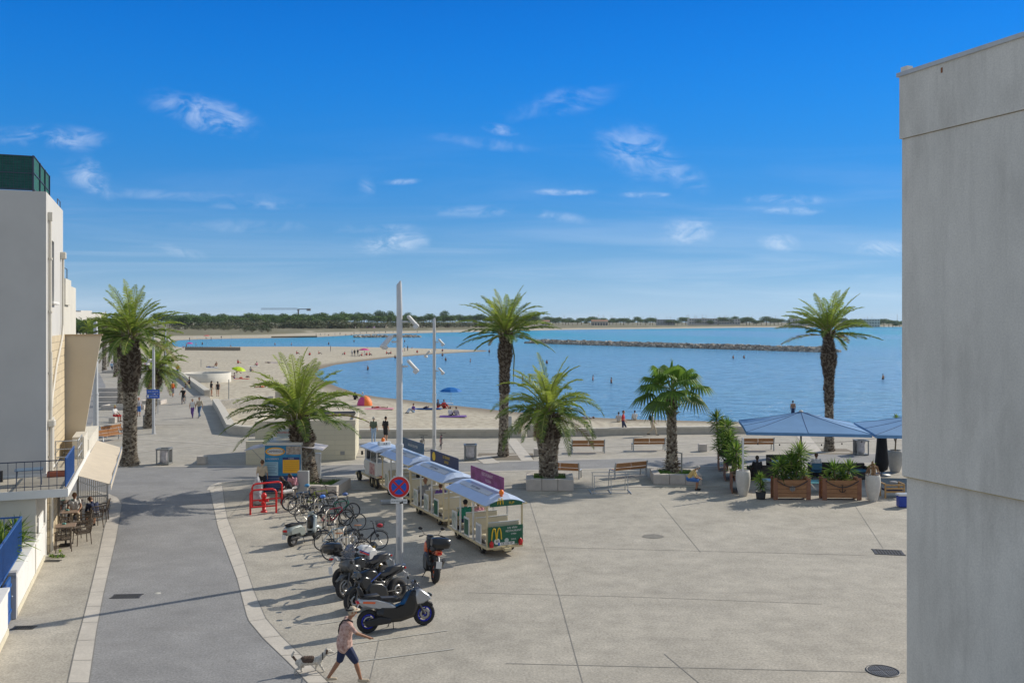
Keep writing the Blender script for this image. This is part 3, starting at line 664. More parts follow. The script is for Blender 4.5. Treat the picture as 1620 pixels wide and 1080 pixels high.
# awning fixed to the building
aw = thing('shop_awning', 'cream fabric awning folded out over the cafe pavement', 'awning', (A0.x, A0.y, 0), A_B)
M_awn = mat('awning_cloth', (0.70,0.62,0.50), 0.85, noise=(2,.05), transl=.25)
b = MB(); N_ = 8
ia = [Vector((.97,.75+i*10.6/N_,2.68)) for i in range(N_+1)]; oa = [Vector((2.05,.75+i*10.6/N_,2.30+.03*math.sin(i*2.1))) for i in range(N_+1)]
vs = ia+oa+[p-Vector((0,0,.015)) for p in ia]+[p-Vector((0,0,.015)) for p in oa]; n1 = N_+1
b.add(vs, [(i, n1+i, n1+i+1, i+1) for i in range(N_)]+[(2*n1+i+1, 3*n1+i+1, 3*n1+i, 2*n1+i) for i in range(N_)]+[(0, 2*n1, 3*n1, n1), (N_, n1+N_, 3*n1+N_, 2*n1+N_)]); b.build('canopy', M_awn, aw)
b = MB()
for i in range(N_*3):
    y = .75+i*10.6/(N_*3); w_ = 10.6/(N_*3); b.sheet([(2.06,y,2.31), (2.06,y+w_,2.31), (2.065,y+w_,2.1), (2.065,y+w_*.5,2.05), (2.065,y,2.1)])
b.build('valance', M_awn, aw)
b = MB()
for y in (.9, 5.6, 10.8): b.tube([(1.0,y,2.45), (1.5,y,2.2), (2.03,y,2.28)], .02, 6)
b.tube([(2.05,.75,2.31), (2.05,11.35,2.31)], .025, 6); b.build('arm', M_grey, aw)
# low shutter screen beneath the awning
t = thing('slatted_screen', 'pale slatted wind screen standing below the cream awning', 'screen', (A0.x, A0.y, 0), A_B)
b = MB(); b.box((1.12,5.9,1.0), (1.2,.05,.06)); b.box((1.12,5.9,2.0), (1.2,.05,.06)); b.box((.55,5.9,1.0), (.06,.06,2.0)); b.box((1.7,5.9,1.0), (.06,.06,2.0)); b.build('frame', M_grey, t)
b = MB()
for i in range(14): b.box((.6+.08*i,5.9,1.0), (.03,.02,1.9))
b.build('slat', mat('pale_slat', (.6,.58,.52), .6), t)
# ---- boundary wall, terrace and blue railing at the lower left
g0 = Vector((A0.x, A0.y, 0))
bw_ = thing('boundary_wall', 'low white boundary wall with blue door along the left pavement', 'wall', g0, A_B)
b = MB()
b.prism([(-.30,-7.02), (-.02,-7.02), (-.02,-.06), (-.30,-.06)], 0, 1.15); b.build('wall_body', M_white2, bw_)
b = MB(); b.prism([(-.42,-7.3), (.02,-7.3), (.02,-.07), (-.42,-.07)], 1.15, 1.23); b.build('coping', M_white2, bw_)
b = MB(); b.prism([(-.30,-18), (-.02,-18), (-.02,-8.55), (-.30,-8.55)], 0, 1.15); b.build('wall_body', M_white2, bw_)
b = MB(); b.prism([(-.42,-18), (.02,-18), (.02,-8.53), (-.42,-8.53)], 1.15, 1.23); b.build('coping', M_white2, bw_)
b = MB(); b.box((-.16,-7.17,.66), (.34,.26,1.30)); b.build('gate_post', mat('post_grey', (.40,.39,.38), .8), bw_)
b = MB(); b.box((-.14,-7.92,.62), (.05,1.16,1.2)); b.box((-.10,-7.92,1.0), (.03,1.1,.07)); b.box((-.10,-7.92,.3), (.03,1.1,.07)); dd = b.build('door', M_blue, bw_)
b = MB(); b.ell((-.07,-7.5,.7), (.03,.03,.03), 8, 6); b.build('handle', M_grey, dd)
b = MB(); b.prism([(-.015,-7.0), (0.012,-7.0), (0.012,-.4), (-.015,-.4)], 0, .16); b.prism([(-.015,-18), (0.012,-18), (0.012,-8.6), (-.015,-8.6)], 0, .16); b.build('plinth', mat('plinth_cream', (.6,.55,.42), .9, noise=(3,.1)), bw_)
b = MB(); b.prism([(-9,-7.0), (-.42,-7.0), (-.42,-2.9), (-9,-2.9)], 0, 1.18); b.prism([(-9,-18), (-.42,-18), (-.42,-8.6), (-9,-8.6)], 0, 1.18); b.build('terrace_floor', M_slab, bw_)
rl = thing('terrace_railing', 'bright blue metal railing around the lower left terrace', 'railing', g0, A_B)
b = MB(); b.box((-.19,-8.8,2.34), (.05,8.3,.045)); b.box((-.19,-8.8,1.34), (.04,8.3,.04)); b.box((-4.1,-4.66,2.34), (7.8,.045,.045)); b.box((-4.1,-4.66,1.34), (7.8,.04,.04)); b.build('handrail', M_blue, rl)
b = MB()
for i in range(82): b.box((-.19,-4.68-.1*i,1.82), (.022,.022,1.06))
for i in range(32): b.box((-.42-.24*i,-4.66,1.82), (.022,.022,1.06))
b.build('balusters', M_blue, rl)
# ---- right building
RB = Vector((P(1427, 1080).x, 0, 0)); DR = 17.0; XR = (1427-810)/F*DR
rb = thing('grey_building', 'large blank grey concrete building wall filling the right side', 'building', (XR, DR, 0), R(21.8))
def zof(py): return H-(py-HOR)/F*DR
M_rough = mat('weathered_concrete', (0.68,0.655,0.595), 0.9, noise=(0.8,0.13,9), bump=(26,0.35,0.012), stretch=(1,1,.45))
def stain(m, amt=.28):
    nt = m.node_tree; N = nt.nodes; L = nt.links; b = N['Principled BSDF']; src = b.inputs['Base Color'].links[0].from_socket; t = N.new('ShaderNodeTexCoord')
    prev = src
    for (sc3, lo, hi, col, st_) in (((.8,.9,.28), .50, .72, (.34,.32,.28), .42), ((3.5,3.5,.3), .52, .72, (.42,.40,.36), .32), ((.5,.5,.9), .45, .7, (.62,.60,.55), .35)):
        mp = N.new('ShaderNodeMapping'); mp.inputs['Scale'].default_value = sc3; L.new(t.outputs['Object'], mp.inputs[0])
        n = N.new('ShaderNodeTexNoise'); n.inputs['Scale'].default_value = 1.0; n.inputs['Detail'].default_value = 8; n.inputs['Roughness'].default_value = .65; L.new(mp.outputs[0], n.inputs['Vector'])
        r = N.new('ShaderNodeMapRange'); r.inputs['From Min'].default_value = lo; r.inputs['From Max'].default_value = hi; r.inputs['To Max'].default_value = st_; L.new(n.outputs['Fac'], r.inputs['Value'])
        x = N.new('ShaderNodeMix'); x.data_type = 'RGBA'; L.new(r.outputs[0], x.inputs[0]); L.new(prev, x.inputs[6]); x.inputs[7].default_value = (*col, 1); prev = x.outputs[2]
    L.new(prev, b.inputs['Base Color'])
stain(M_rough); speckle(M_rough, 30, .10)
zt, zb, zl = zof(122), zof(221), zof(752)
b = MB(); b.prism([(0.0,0), (12,0), (12,-14), (0,-14)], zl, zb); b.build('wall', M_rough, rb)
b = MB(); b.prism([(-.035,.03), (12,.03), (12,-14), (-.035,-14)], zb+.012, zt); b.build('parapet', M_rough, rb)
b = MB(); b.prism([(0.012,-.01), (11.9,-.01), (11.9,-14), (0.012,-14)], zb-.002, zb+.014); b.build('joint', mat('sandy_joint', (.36,.27,.14), .9, noise=(12,.3)), rb)
b = MB(); b.prism([(.095,-.02), (11.9,-.02), (11.9,-14), (.095,-14)], 0, zl-.02); b.build('ground_floor_wall', M_rough, rb)
b = MB(); b.prism([(.02,-.015), (11.95,-.015), (11.95,-14), (.02,-14)], zl-.02, zl-.002); b.build('soffit_joint', mat('soffit_sand', (.50,.42,.25), .9, noise=(6,.2)), rb)
b = MB(); b.prism([(-.07,.07), (12,.07), (12,-14), (-.07,-14)], zt, zt+.075); b.build('coping', mat('zinc_coping', (.50,.50,.49), .45, metal=.4, noise=(2,.12)), rb)
b = MB(); b.prism([(-.03,.0), (.1,.0), (.1,-.16), (-.03,-.16)], zt+.075, zt+.17); b.build('corner_cap', M_white2, rb)
b = MB(); b.box((-.04,-.95,zt-.12), (.012,.03,.09)); b.build('drip_pipe', mat('rust', (.25,.09,.03), .8), rb); b = MB(); b.box((-.04,-4.3,zt-.25), (.012,.035,.05)); b.build('drip_pipe', mat('rust', (.25,.09,.03), .8), rb)
# rust runs: thin stains on the wall face
# ================================================================ palms and plants
def leafmat(name, c, c2, transl=.45): return mat(name, c, .5, noise=(2.2,.25,3), rgb2=c2, transl=transl, spec=.35)
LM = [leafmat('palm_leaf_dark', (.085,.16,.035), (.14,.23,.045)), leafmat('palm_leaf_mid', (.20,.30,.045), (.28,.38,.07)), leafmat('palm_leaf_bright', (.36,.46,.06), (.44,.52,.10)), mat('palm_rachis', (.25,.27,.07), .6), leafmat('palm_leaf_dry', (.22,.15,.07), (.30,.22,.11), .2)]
M_bark = mat('palm_bark', (.25,.21,.165), .95, noise=(7,.35,5), bump=(30,.7,.03))
M_bark2 = mat('palm_bark_pale', (.46,.41,.33), .95, noise=(7,.3,5), bump=(30,.7,.03))
M_bark3 = mat('palm_bark_dark', (.095,.07,.05), .95, noise=(9,.35,5), bump=(30,.7,.03))
def frond(mb, o, az, el, L, droop, leaflen, r, dens=46, bright=1, width=.05, twist=0):
    pts = []; p = Vector(o); n = 9; e = el; d0 = Vector((math.cos(az), math.sin(az), 0))
    dirs = []
    for i in range(n+1):
        t = i/n; e_ = el-droop*(t**1.35); d = d0*math.cos(e_)+Vector((0, 0, math.sin(e_))); pts.append(p.copy()); dirs.append(d); p = p+d*(L/n)
    mb.tube(pts, [.035*(1-i/(n+1))+.006 for i in range(n+1)], 4, caps=False, mi=3)
    side = Vector((-math.sin(az), math.cos(az), 0)); side = (side+Vector((0, 0, twist))).normalized()
    for k in range(dens):
        t = .14+.86*(k+.5)/dens; f = t*n; i = min(n-1, int(f)); q = pts[i].lerp(pts[i+1], f-i); d = dirs[i]
        up = side.cross(d).normalized()*-1
        if up.z < 0 and abs(d.z) < .99: up = -up
        ll = leaflen*(math.sin(math.pi*min(1, t*.86+.12))**.6)*r.uniform(.85, 1.1)
        for s in (-1, 1):
            a = (d*r.uniform(.55,.8)+side*s*.85+up*r.uniform(.05,.38)).normalized(); w = d*width*.5
            m_ = q+a*ll*.5; tip = q+a*ll*.97-Vector((0, 0, ll*r.uniform(.10,.3)))
            mi = bright if r.random() < .75 else min(2, bright+1)
            mb.add([q-w*.6, q+w*.6, m_+w, tip, m_-w], [(0,1,2,3,4)], mi=mi)
def palm_crown(seed, n, L, leaflen, up0=86, low=-30, droop=(.6,1.5), base_r=.16, skew=1.0, dry=0, bright=1, width=.046, dens=40, zsp=.35):
    r = random.Random(seed); mb = MB()
    for i in range(n):
        t = (i+.5)/n; el = R(up0-(up0-low)*(t**skew)); az = i*2.39996+r.uniform(-.15,.15)
        Ls = L*r.uniform(.78,1.1)*(.90+.10*min(1, t*2.2)); dr = (droop[0]+(droop[1]-droop[0])*math.sin(math.pi*min(1, max(0, .2+t*.7))))*min(1, .55+t*1.6)
        o = (math.cos(az)*base_r*t**.5, math.sin(az)*base_r*t**.5, zsp*(1-t)-.1)
        if r.random() < .05: continue
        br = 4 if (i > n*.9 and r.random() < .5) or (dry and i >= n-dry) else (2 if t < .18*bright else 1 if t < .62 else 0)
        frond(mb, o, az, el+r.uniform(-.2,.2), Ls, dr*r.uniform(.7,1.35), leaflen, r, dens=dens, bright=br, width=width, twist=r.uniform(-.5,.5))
    return mb
def palm_trunk(seed, h, r0, r1, bulge=(0, 0), lean=(0, 0), scale=.1, dark_top=1.6, boots=True, flare=.12):
    """tapered trunk covered with overlapping leaf scars"""
    r = random.Random(seed); mb = MB(); n = max(10, int(h/.12)); pts = []; rad = []
    def rad_at(z):
        t = z/h; q = r0+(r1-r0)*t
        if bulge[1]: q += bulge[1]*math.exp(-((z-(h-bulge[0]))/(.45*bulge[0]+.1))**2)
        return q+flare*math.exp(-z/.35)
    def cen(z): t = z/h; return Vector((lean[0]*t**1.3, lean[1]*t**1.3, z))
    for i in range(n+1):
        z = h*i/n; pts.append(cen(z)); rad.append(rad_at(z)*(.90+.04*(i % 2)))
    mb.tube(pts, rad, 14, mi=0)
    z = .1; row = 0
    while z < h:
        rr = rad_at(z); cnt = max(7, int(6.283*rr/(scale*1.15))); c = cen(z); near_top = z > h-dark_top
        for k in range(cnt):
            if r.random() < .06: continue
            a = 6.283*(k+.5*(row % 2))/cnt+r.uniform(-.05,.05); d = Vector((math.cos(a), math.sin(a), 0)); s_ = Vector((-d.y, d.x, 0)); w = scale*.55*r.uniform(.8,1.15); prj = (.045 if not near_top else .10)*r.uniform(.5,1.5)*(scale/.1)
            p0 = c+d*rr*.86; hh = scale*r.uniform(.8,1.2)*(1.3 if near_top else 1)
            mi = (2 if r.random() < .6 else 0) if near_top else r.choice((0, 0, 1, 1, 2))
            mb.add([p0-s_*w-Vector((0,0,hh*.5)), p0+s_*w-Vector((0,0,hh*.5)), p0+s_*w*.75+Vector((0,0,hh*.45))+d*prj*.5, p0-s_*w*.75+Vector((0,0,hh*.45))+d*prj*.5, p0+d*(rr*.14+prj)+Vector((0,0,hh*.62)), p0+s_*w*.6+d*(rr*.14+prj*.7)+Vector((0,0,hh*.3)), p0-s_*w*.6+d*(rr*.14+prj*.7)+Vector((0,0,hh*.3))],
                   [(0,1,5,6), (6,5,4), (1,2,4,5), (0,6,4,3), (3,4,2)], mi=mi)
        z += scale*.85; row += 1
    if boots:
        for k in range(26):
            a = k*2.4; d = Vector((math.cos(a), math.sin(a), 0)); c = cen(h)+Vector((0,0,-.05-.02*k)); mb.tube([c+d*r1*.7, c+d*(r1+.10)+Vector((0,0,.22)), c+d*(r1+.2)+Vector((0,0,.5))], [.06,.045,.02], 5, mi=r.choice((0,2,1)))
    return mb, cen(h)
def palm(px, py, h, crown, trunk, label, group='palm trees along the seafront', name='date_palm', rz=0, z=0.0, dead=None):
    c = P(px, py, z); t = thing(name, label, 'palm tree', c, rz, group)
    tm, top = palm_trunk(h=h, **trunk); tm.build('trunk', [M_bark, M_bark2, M_bark3], t)
    cb = palm_crown(**crown); o = cb.build('crown', LM, t); o.location = top
    if dead:
        r = random.Random(5); b = MB()
        for k in range(dead): a = -.3+.25*k; b.tube([top+Vector((math.cos(a)*.3, math.sin(a)*.3, 0)), top+Vector((math.cos(a)*.55, math.sin(a)*.5, -1.3)), top+Vector((math.cos(a)*.48, math.sin(a)*.45, -2.6-.3*k))], [.035,.03,.015], 5)
        b.build('dead_frond', mat('dead_green', (.12,.16,.09), .8), t)
    return t
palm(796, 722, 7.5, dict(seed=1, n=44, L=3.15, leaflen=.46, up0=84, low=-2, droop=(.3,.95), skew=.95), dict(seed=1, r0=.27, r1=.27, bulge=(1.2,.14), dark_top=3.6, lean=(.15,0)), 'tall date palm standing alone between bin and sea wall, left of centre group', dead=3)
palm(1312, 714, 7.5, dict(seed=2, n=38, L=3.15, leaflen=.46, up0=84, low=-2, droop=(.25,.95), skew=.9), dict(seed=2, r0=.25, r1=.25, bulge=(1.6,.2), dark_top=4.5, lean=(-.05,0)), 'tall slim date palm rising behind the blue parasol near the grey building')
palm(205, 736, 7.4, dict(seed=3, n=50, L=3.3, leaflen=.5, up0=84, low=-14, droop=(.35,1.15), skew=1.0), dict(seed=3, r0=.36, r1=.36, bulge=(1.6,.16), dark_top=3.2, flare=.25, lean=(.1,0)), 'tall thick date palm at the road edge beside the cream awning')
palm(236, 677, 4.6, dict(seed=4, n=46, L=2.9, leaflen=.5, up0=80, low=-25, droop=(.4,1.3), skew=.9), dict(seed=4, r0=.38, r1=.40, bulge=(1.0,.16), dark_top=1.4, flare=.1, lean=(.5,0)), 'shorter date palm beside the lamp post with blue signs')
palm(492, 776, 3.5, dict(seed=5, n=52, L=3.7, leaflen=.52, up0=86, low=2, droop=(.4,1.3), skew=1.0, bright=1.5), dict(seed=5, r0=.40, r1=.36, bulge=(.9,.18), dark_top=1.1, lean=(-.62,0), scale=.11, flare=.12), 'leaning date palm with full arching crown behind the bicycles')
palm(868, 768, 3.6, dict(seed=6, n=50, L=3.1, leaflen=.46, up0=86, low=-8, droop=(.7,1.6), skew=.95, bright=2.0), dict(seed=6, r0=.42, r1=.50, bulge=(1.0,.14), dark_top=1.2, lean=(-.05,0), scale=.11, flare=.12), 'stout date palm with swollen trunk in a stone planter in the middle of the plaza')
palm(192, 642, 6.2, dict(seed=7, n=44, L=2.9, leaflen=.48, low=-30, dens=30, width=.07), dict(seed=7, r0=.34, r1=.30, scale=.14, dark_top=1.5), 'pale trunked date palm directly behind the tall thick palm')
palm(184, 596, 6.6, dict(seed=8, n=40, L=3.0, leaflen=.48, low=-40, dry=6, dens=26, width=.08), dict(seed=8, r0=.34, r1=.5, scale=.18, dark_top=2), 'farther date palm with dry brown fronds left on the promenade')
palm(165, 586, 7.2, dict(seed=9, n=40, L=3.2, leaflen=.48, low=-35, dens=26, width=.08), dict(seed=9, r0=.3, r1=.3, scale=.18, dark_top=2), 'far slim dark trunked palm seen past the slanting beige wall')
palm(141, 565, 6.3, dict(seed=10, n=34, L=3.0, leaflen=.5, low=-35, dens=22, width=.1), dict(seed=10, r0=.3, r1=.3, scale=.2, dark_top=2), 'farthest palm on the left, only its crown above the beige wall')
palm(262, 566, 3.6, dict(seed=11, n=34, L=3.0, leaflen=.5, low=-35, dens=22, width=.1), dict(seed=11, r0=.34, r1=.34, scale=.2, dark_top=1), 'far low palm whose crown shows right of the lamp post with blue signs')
# fan palm
def fan_leaf(mb, o, az, el, pet, fan, r, mi):
    d0 = Vector((math.cos(az), math.sin(az), 0)); d = d0*math.cos(el)+Vector((0,0,math.sin(el))); o = Vector(o)
    droop = Vector((0,0,-.16*pet)); m_ = o+d*pet*.55; hub = o+d*pet+droop
    mb.tube([o, m_, hub], [.025,.02,.014], 4, caps=False, mi=3)
    ax = (hub-m_).normalized(); side = Vector((-math.sin(az), math.cos(az), 0)); nrm = side.cross(ax).normalized(); n = 22
    tip_prev = None
    def seg(a, k, f):
        dirv = (ax*math.cos(a)+side*math.sin(a)).normalized()
        return hub+dirv*fan*k+nrm*f-Vector((0,0,(k**2.4)*fan*.45*(1+abs(math.sin(a))*.3)))
    for i in range(n):
        a = R(-118+236*i/(n-1)); da = R(236/(n-1)/2)*.98
        p1, p2 = seg(a-da, .62, -.012), seg(a+da, .62, -.012); c1 = seg(a, .62, .02); tip = seg(a, r.uniform(.95,1.1), 0)-Vector((0,0,r.uniform(.02,.14)))
        w = mi if r.random() < .8 else 2
        mb.add([hub, p1, c1, p2, tip], [(0,1,2), (0,2,3), (1,4,2), (2,4,3)], mi=w)
def fan_palm(px, py, h, label):
    c = P(px, py); t = thing('fan_palm', label, 'palm tree', c, 0, 'palm trees along the seafront'); r = random.Random(12)
    tm, top = palm_trunk(12, h, .30, .19, lean=(-.02,0), scale=.12, dark_top=1.3, flare=.08, boots=False)
    for k in range(70):
        a = k*2.4; z = .1+1.2*(k/70) if k < 45 else h-1.3*(k-45)/25; d = Vector((math.cos(a), math.sin(a), 0)); rr = .3-.1*z/h
        tm.tube([Vector((0,0,z))+d*rr*.8, Vector((0,0,z+.12))+d*(rr+.12), Vector((0,0,z+.1))+d*(rr+.26)], [.05,.035,.012], 4, mi=r.choice((0,1,2)))
    tm.build('trunk', [M_bark, M_bark2, M_bark3], t); mb = MB(); n = 21
    for i in range(n):
        q = (i+.5)/n; el = R(84-96*q); az = i*2.39996
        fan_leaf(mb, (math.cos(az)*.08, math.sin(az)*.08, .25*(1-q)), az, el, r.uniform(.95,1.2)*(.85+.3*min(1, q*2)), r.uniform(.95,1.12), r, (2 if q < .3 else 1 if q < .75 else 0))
    mb.tube([(0,0,.1), (.0,.02,.9), (-.02,.02,1.75)], [.03,.05,.01], 5, mi=2)
    for k in range(6): mb.add([(-.08,.02*k-.05,.75), (.08,.02*k-.05,.75), (.03*(k-2.5),0,1.45+.06*k)], [(0,1,2)], mi=2)
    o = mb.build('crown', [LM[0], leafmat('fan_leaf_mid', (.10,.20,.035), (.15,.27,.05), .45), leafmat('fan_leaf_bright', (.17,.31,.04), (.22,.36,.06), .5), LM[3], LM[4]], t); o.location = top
    return t
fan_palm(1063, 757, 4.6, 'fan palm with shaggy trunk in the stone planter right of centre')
# rosette plants (yucca, cordyline)
YM = [leafmat('yucca_dark', (.05,.11,.03), (.08,.16,.035)), leafmat('yucca_mid', (.15,.28,.04), (.20,.34,.06)), leafmat('yucca_bright', (.34,.46,.07), (.42,.50,.14)), mat('yucca_stem', (.24,.19,.13), .9, noise=(12,.3))]
def rosette(mb, c, n, L, w, r, lo=-.5, hi=1.45, mis=(0,1,1,2)):
    c = Vector(c)
    for i in range(n):
        az = i*2.39996+r.uniform(-.2,.2); q = i/n; el = hi-(hi-lo)*q+r.uniform(-.1,.1); d0 = Vector((math.cos(az), math.sin(az), 0)); s = Vector((-d0.y, d0.x, 0))*w*.5
        d = d0*math.cos(el)+Vector((0,0,math.sin(el))); l = L*r.uniform(.8,1.1); m_ = c+d*l*.5; t = c+d*l-Vector((0,0,l*.12*(1-q*.3)))
        mb.add([c-s*.5, c+s*.5, m_+s, t, m_-s], [(0,1,2,3,4)], mi=r.choice(mis))
def yucca(name, label, cat, loc, heads, seed=1, group=None, low=0, parent_z=0.0):
    """heads: (dx, dy, height of head, leaf length, leaf count)"""
    r = random.Random(seed); t = thing(name, label, cat, loc, 0, group); st = MB(); lf = MB()
    for (dx, dy, hz, L, n) in heads:
        L *= 1.22
        st.tube([(dx*.5, dy*.5, 0), (dx*.8, dy*.8, hz*.5), (dx, dy, hz)], [.05,.04,.035], 6, mi=0); rosette(lf, (dx, dy, hz), n, L, .06, r)
        if hz > .7: rosette(lf, (dx, dy, hz-.3), n//2, L*.9, .055, r, lo=-.8, hi=.4, mis=(0,0,1))
    for k in range(low):
        a = k*2.4; rosette(lf, (math.cos(a)*.3, math.sin(a)*.12, .12), 12, .45, .05, r, lo=0.1, hi=1.3, mis=(0,0,1,2))
    st.build('stem', YM[3], t); lf.build('leaves', YM[:3], t); return t
# stone planters round the palms
M_pstone = mat('planter_stone', (.52,.47,.42), .85, noise=(2.5,.12,6), bump=(22,.3,.01))
M_grass = mat('grass_tuft', (.09,.19,.03), .7, noise=(9,.4))
def planter(label, c, w, d, h, rz):
    t = thing('stone_planter', label, 'planter', (c.x, c.y, 0), rz, 'stone planters at the palm feet'); b = MB(); th = .38
    for (x, y, sx, sy, n, ax) in ((0,-d/2+th/2,w,th,3,0), (0,d/2-th/2,w,th,3,0), (-w/2+th/2,0,th,d-2*th,1,1), (w/2-th/2,0,th,d-2*th,1,1)):
        for k in range(n):
            if ax == 0: b.box((-w/2+w*(k+.5)/n, y, h/2), (w/n-.015, sy, h), bev=.02)
            else: b.box((x, y, h/2), (sx, sy-.01, h), bev=.02)
    b.build('stone_edge', M_pstone, t)
    b = MB(); b.box((0,0,h*.38), (w-2*th+.02,d-2*th+.02,h*.76)); b.build('soil', mat('pit_soil', (0.2,0.17,0.13), 0.95), t)
    r = random.Random(int(c.x*7)); g = MB()
    for k in range(1500):
        x, y = r.uniform(-w/2+.3, w/2-.3), r.uniform(-d/2+.3, d/2-.3); a = r.uniform(0, 6.28); hh = r.uniform(.06,.2)*(1.0 if (abs(x) > .25) else .3)
        g.add([(x-.015*math.cos(a), y-.015*math.sin(a), h*.74), (x+.015*math.cos(a), y+.015*math.sin(a), h*.74), (x+r.uniform(-.05,.05), y+r.uniform(-.05,.05), h*.76+hh)], [(0,1,2)])
    go = g.build('grass', M_grass, t); go['kind'] = 'stuff'
planter('low stone planter around the stout palm in mid plaza', P(868,770)+Vector((0.05,.1,0)), 2.35, 2.3, .55, -.03)
planter('low stone planter around the fan palm', P(1067,761)+Vector((.05,.05,0)), 2.45, 2.1, .5, -.06)
planter('low stone planter behind the parked bicycles around the leaning palm', P(500,779)+Vector((.25,.2,0)), 2.2, 2.3, .5, -.12)
# ================================================================ lamps, signs, benches, bins, walls
M_pole = mat('lamp_white', (.55,.56,.57), .45, noise=(3,.06), metal=.2)
M_lamp = mat('lamp_head', (.62,.63,.63), .5)
M_red = mat('red_paint', (.62,.02,.02), .4, noise=(6,.12))
M_sgnblue = mat('sign_blue', (.01,.10,.52), .4)
M_sgnwhite = mat('sign_white', (.72,.72,.70), .45)
M_black = mat('black_ink', (.02,.02,.02), .6)
def lamp(px, py, top, label, r0=.12, heads=(), blade=True, lean=0):
    c = P(px, py); h = H-(top-HOR)/F*c.y; t = thing('street_lamp', label, 'street lamp', c, 0, 'slender white street lamps')
    b = MB(); b.tube([(0,0,0), (0,0,h*.42)], [r0, r0*.95], 16); b.tube([(0,0,h*.42), (0,0,h*.90)], [r0*.86, r0*.80], 16)
    b.tube([(0,0,h*.90), (-r0*.1,0,h*.985), (r0*.3,0,h)], [r0*.80, r0*.72, r0*.15], 12); b.tube([(0,0,h*.415), (0,0,h*.425)], [r0*1.1, r0*1.1], 16); b.tube([(0,0,0), (0,0,.02)], [r0*1.7, r0*1.7], 16)
    b.build('pole', M_pole, t)
    b = MB(); b.box((0,-r0*1.01,.75), (r0*.9,.01,.45)); b.build('hatch', mat('hatch_grey', (.42,.43,.44), .5), t)
    for (z, sd, az) in heads:
        b = MB(); hx = Vector((sd*math.cos(az), math.sin(az), 0)); q = Matrix.Rotation(math.atan2(hx.y, hx.x), 3, 'Z') @ Matrix.Rotation(R(48), 3, 'Y')
        b.tube([(0,0,z), tuple(hx*.28+Vector((0,0,z)))], .03, 8); b.box(hx*.45+Vector((0,0,z+.02)), (.52,.26,.12), rot=q, bev=.04); b.box(hx*.56+Vector((0,0,z-.16)), (.14,.30,.20), rot=q, bev=.03); b.build('floodlight', M_lamp, t)
    return t
L1 = lamp(632, 893, 444, 'tallest nearest white street lamp carrying the round no stopping sign', .125, heads=((8.28,1,.2), (6.76,1,.2), (7.6,-1,-.5)))
lamp(687, 712, 502, 'white street lamp beyond the little tourist train', .12, heads=((6.95,1,.3), (5.1,1,.3), (6.2,-1,.2)))
L3 = lamp(243, 686, 517, 'white street lamp carrying the blue direction signs on the left promenade', .115, heads=((6.6,1,.9), (5.3,-1,.4)))
lamp(151.5, 706, 508, 'white street lamp beside the slanting beige wall', .17)
lamp(262, 600, 517, 'distant white street lamp farther up the left promenade', .11, heads=((4.5,1,0),(5.6,1,.2)))
# round sign on the first lamp
def text(t, s_, m, par, loc, rz=0, **k): return text_obj(t, s_, m, par, face_mtx(loc, rz), **k)
def disc(mb, c, r, th=.01, n=40, mi=0):
    vs = [(c[0]+r*math.cos(6.2832*k/n), c[1], c[2]+r*math.sin(6.2832*k/n)) for k in range(n)]; vs2 = [(x, y+th, z) for x, y, z in vs]
    mb.add(vs+vs2, [list(range(n)), list(range(n, 2*n))[::-1]]+[((k+1) % n, k, n+k, n+(k+1) % n) for k in range(n)], mi=mi)
def nostop(par_label, loc, r, plate=True, cat='road sign'):
    t = thing('no_stopping_sign', par_label, cat, loc, 0)
    b = MB(); disc(b, (0,0,0), r); b.build('sign_back', M_sgnwhite, t)
    b = MB(); disc(b, (0,-.006,0), r*.93, .004); b.build('red_ring', M_red, t)
    b = MB(); disc(b, (0,-.011,0), r*.68, .004); b.build('blue_disc', M_sgnblue, t)
    b = MB()
    for a in (R(45), R(-45)): b.box((0,-.0155 if a > 0 else -.0175,0), (r*1.4,.003,r*.17), rot=Matrix.Rotation(a, 3, 'Y'))
    b.build('red_cross', M_red, t)
    if plate:
        p = MB(); p.box((0,0,-r*1.3), (r*1.5,.012,r*.42), bev=.01); pp = p.build('plate', M_sgnwhite, t); text('SAUF PETIT TRAIN', r*.17, M_black, pp, (0,-.009,-r*1.3), ext=.001)
        q = MB(); q.box((r*.22,-.01,-r*1.42), (r*.32,.004,r*.16), rot=Matrix.Rotation(-.2,3,'Y')); q.build('sticker', M_black, pp)
    return t
l1 = L1.location; nostop('round red and blue no stopping sign with white plate on the nearest lamp post', (l1.x, l1.y-.15, 2.68), .375)
c = P(247, 655); t = nostop('small round no stopping sign on its own thin pole on the left promenade', (c.x+.15, c.y, 2.95), .42, plate=True); b = MB(); b.tube([(0,.04,-2.95), (0,.04,.4)], .035, 8); b.build('pole', M_grey, t)
l3 = L3.location; t = thing('direction_sign', 'blue direction sign panels with white writing on the left promenade lamp', 'direction sign', (l3.x+.02, l3.y-.14, 0), 0)
b = MB(); b.box((0,0,3.12), (.96,.02,.30), bev=.01); p1 = b.build('panel', M_sgnblue, t); b = MB(); b.box((0,0,2.78), (.96,.02,.30), bev=.01); p2 = b.build('panel', M_sgnblue, t)
text('RIVE DROITE', .13, M_sgnwhite, p1, (0,-.012,3.12)); text('LE PHARE', .13, M_sgnwhite, p2, (.06,-.012,2.78))
b = MB(); b.box((-.38,-.013,2.78), (.14,.004,.2)); b.build('pictogram', M_sgnwhite, p2)
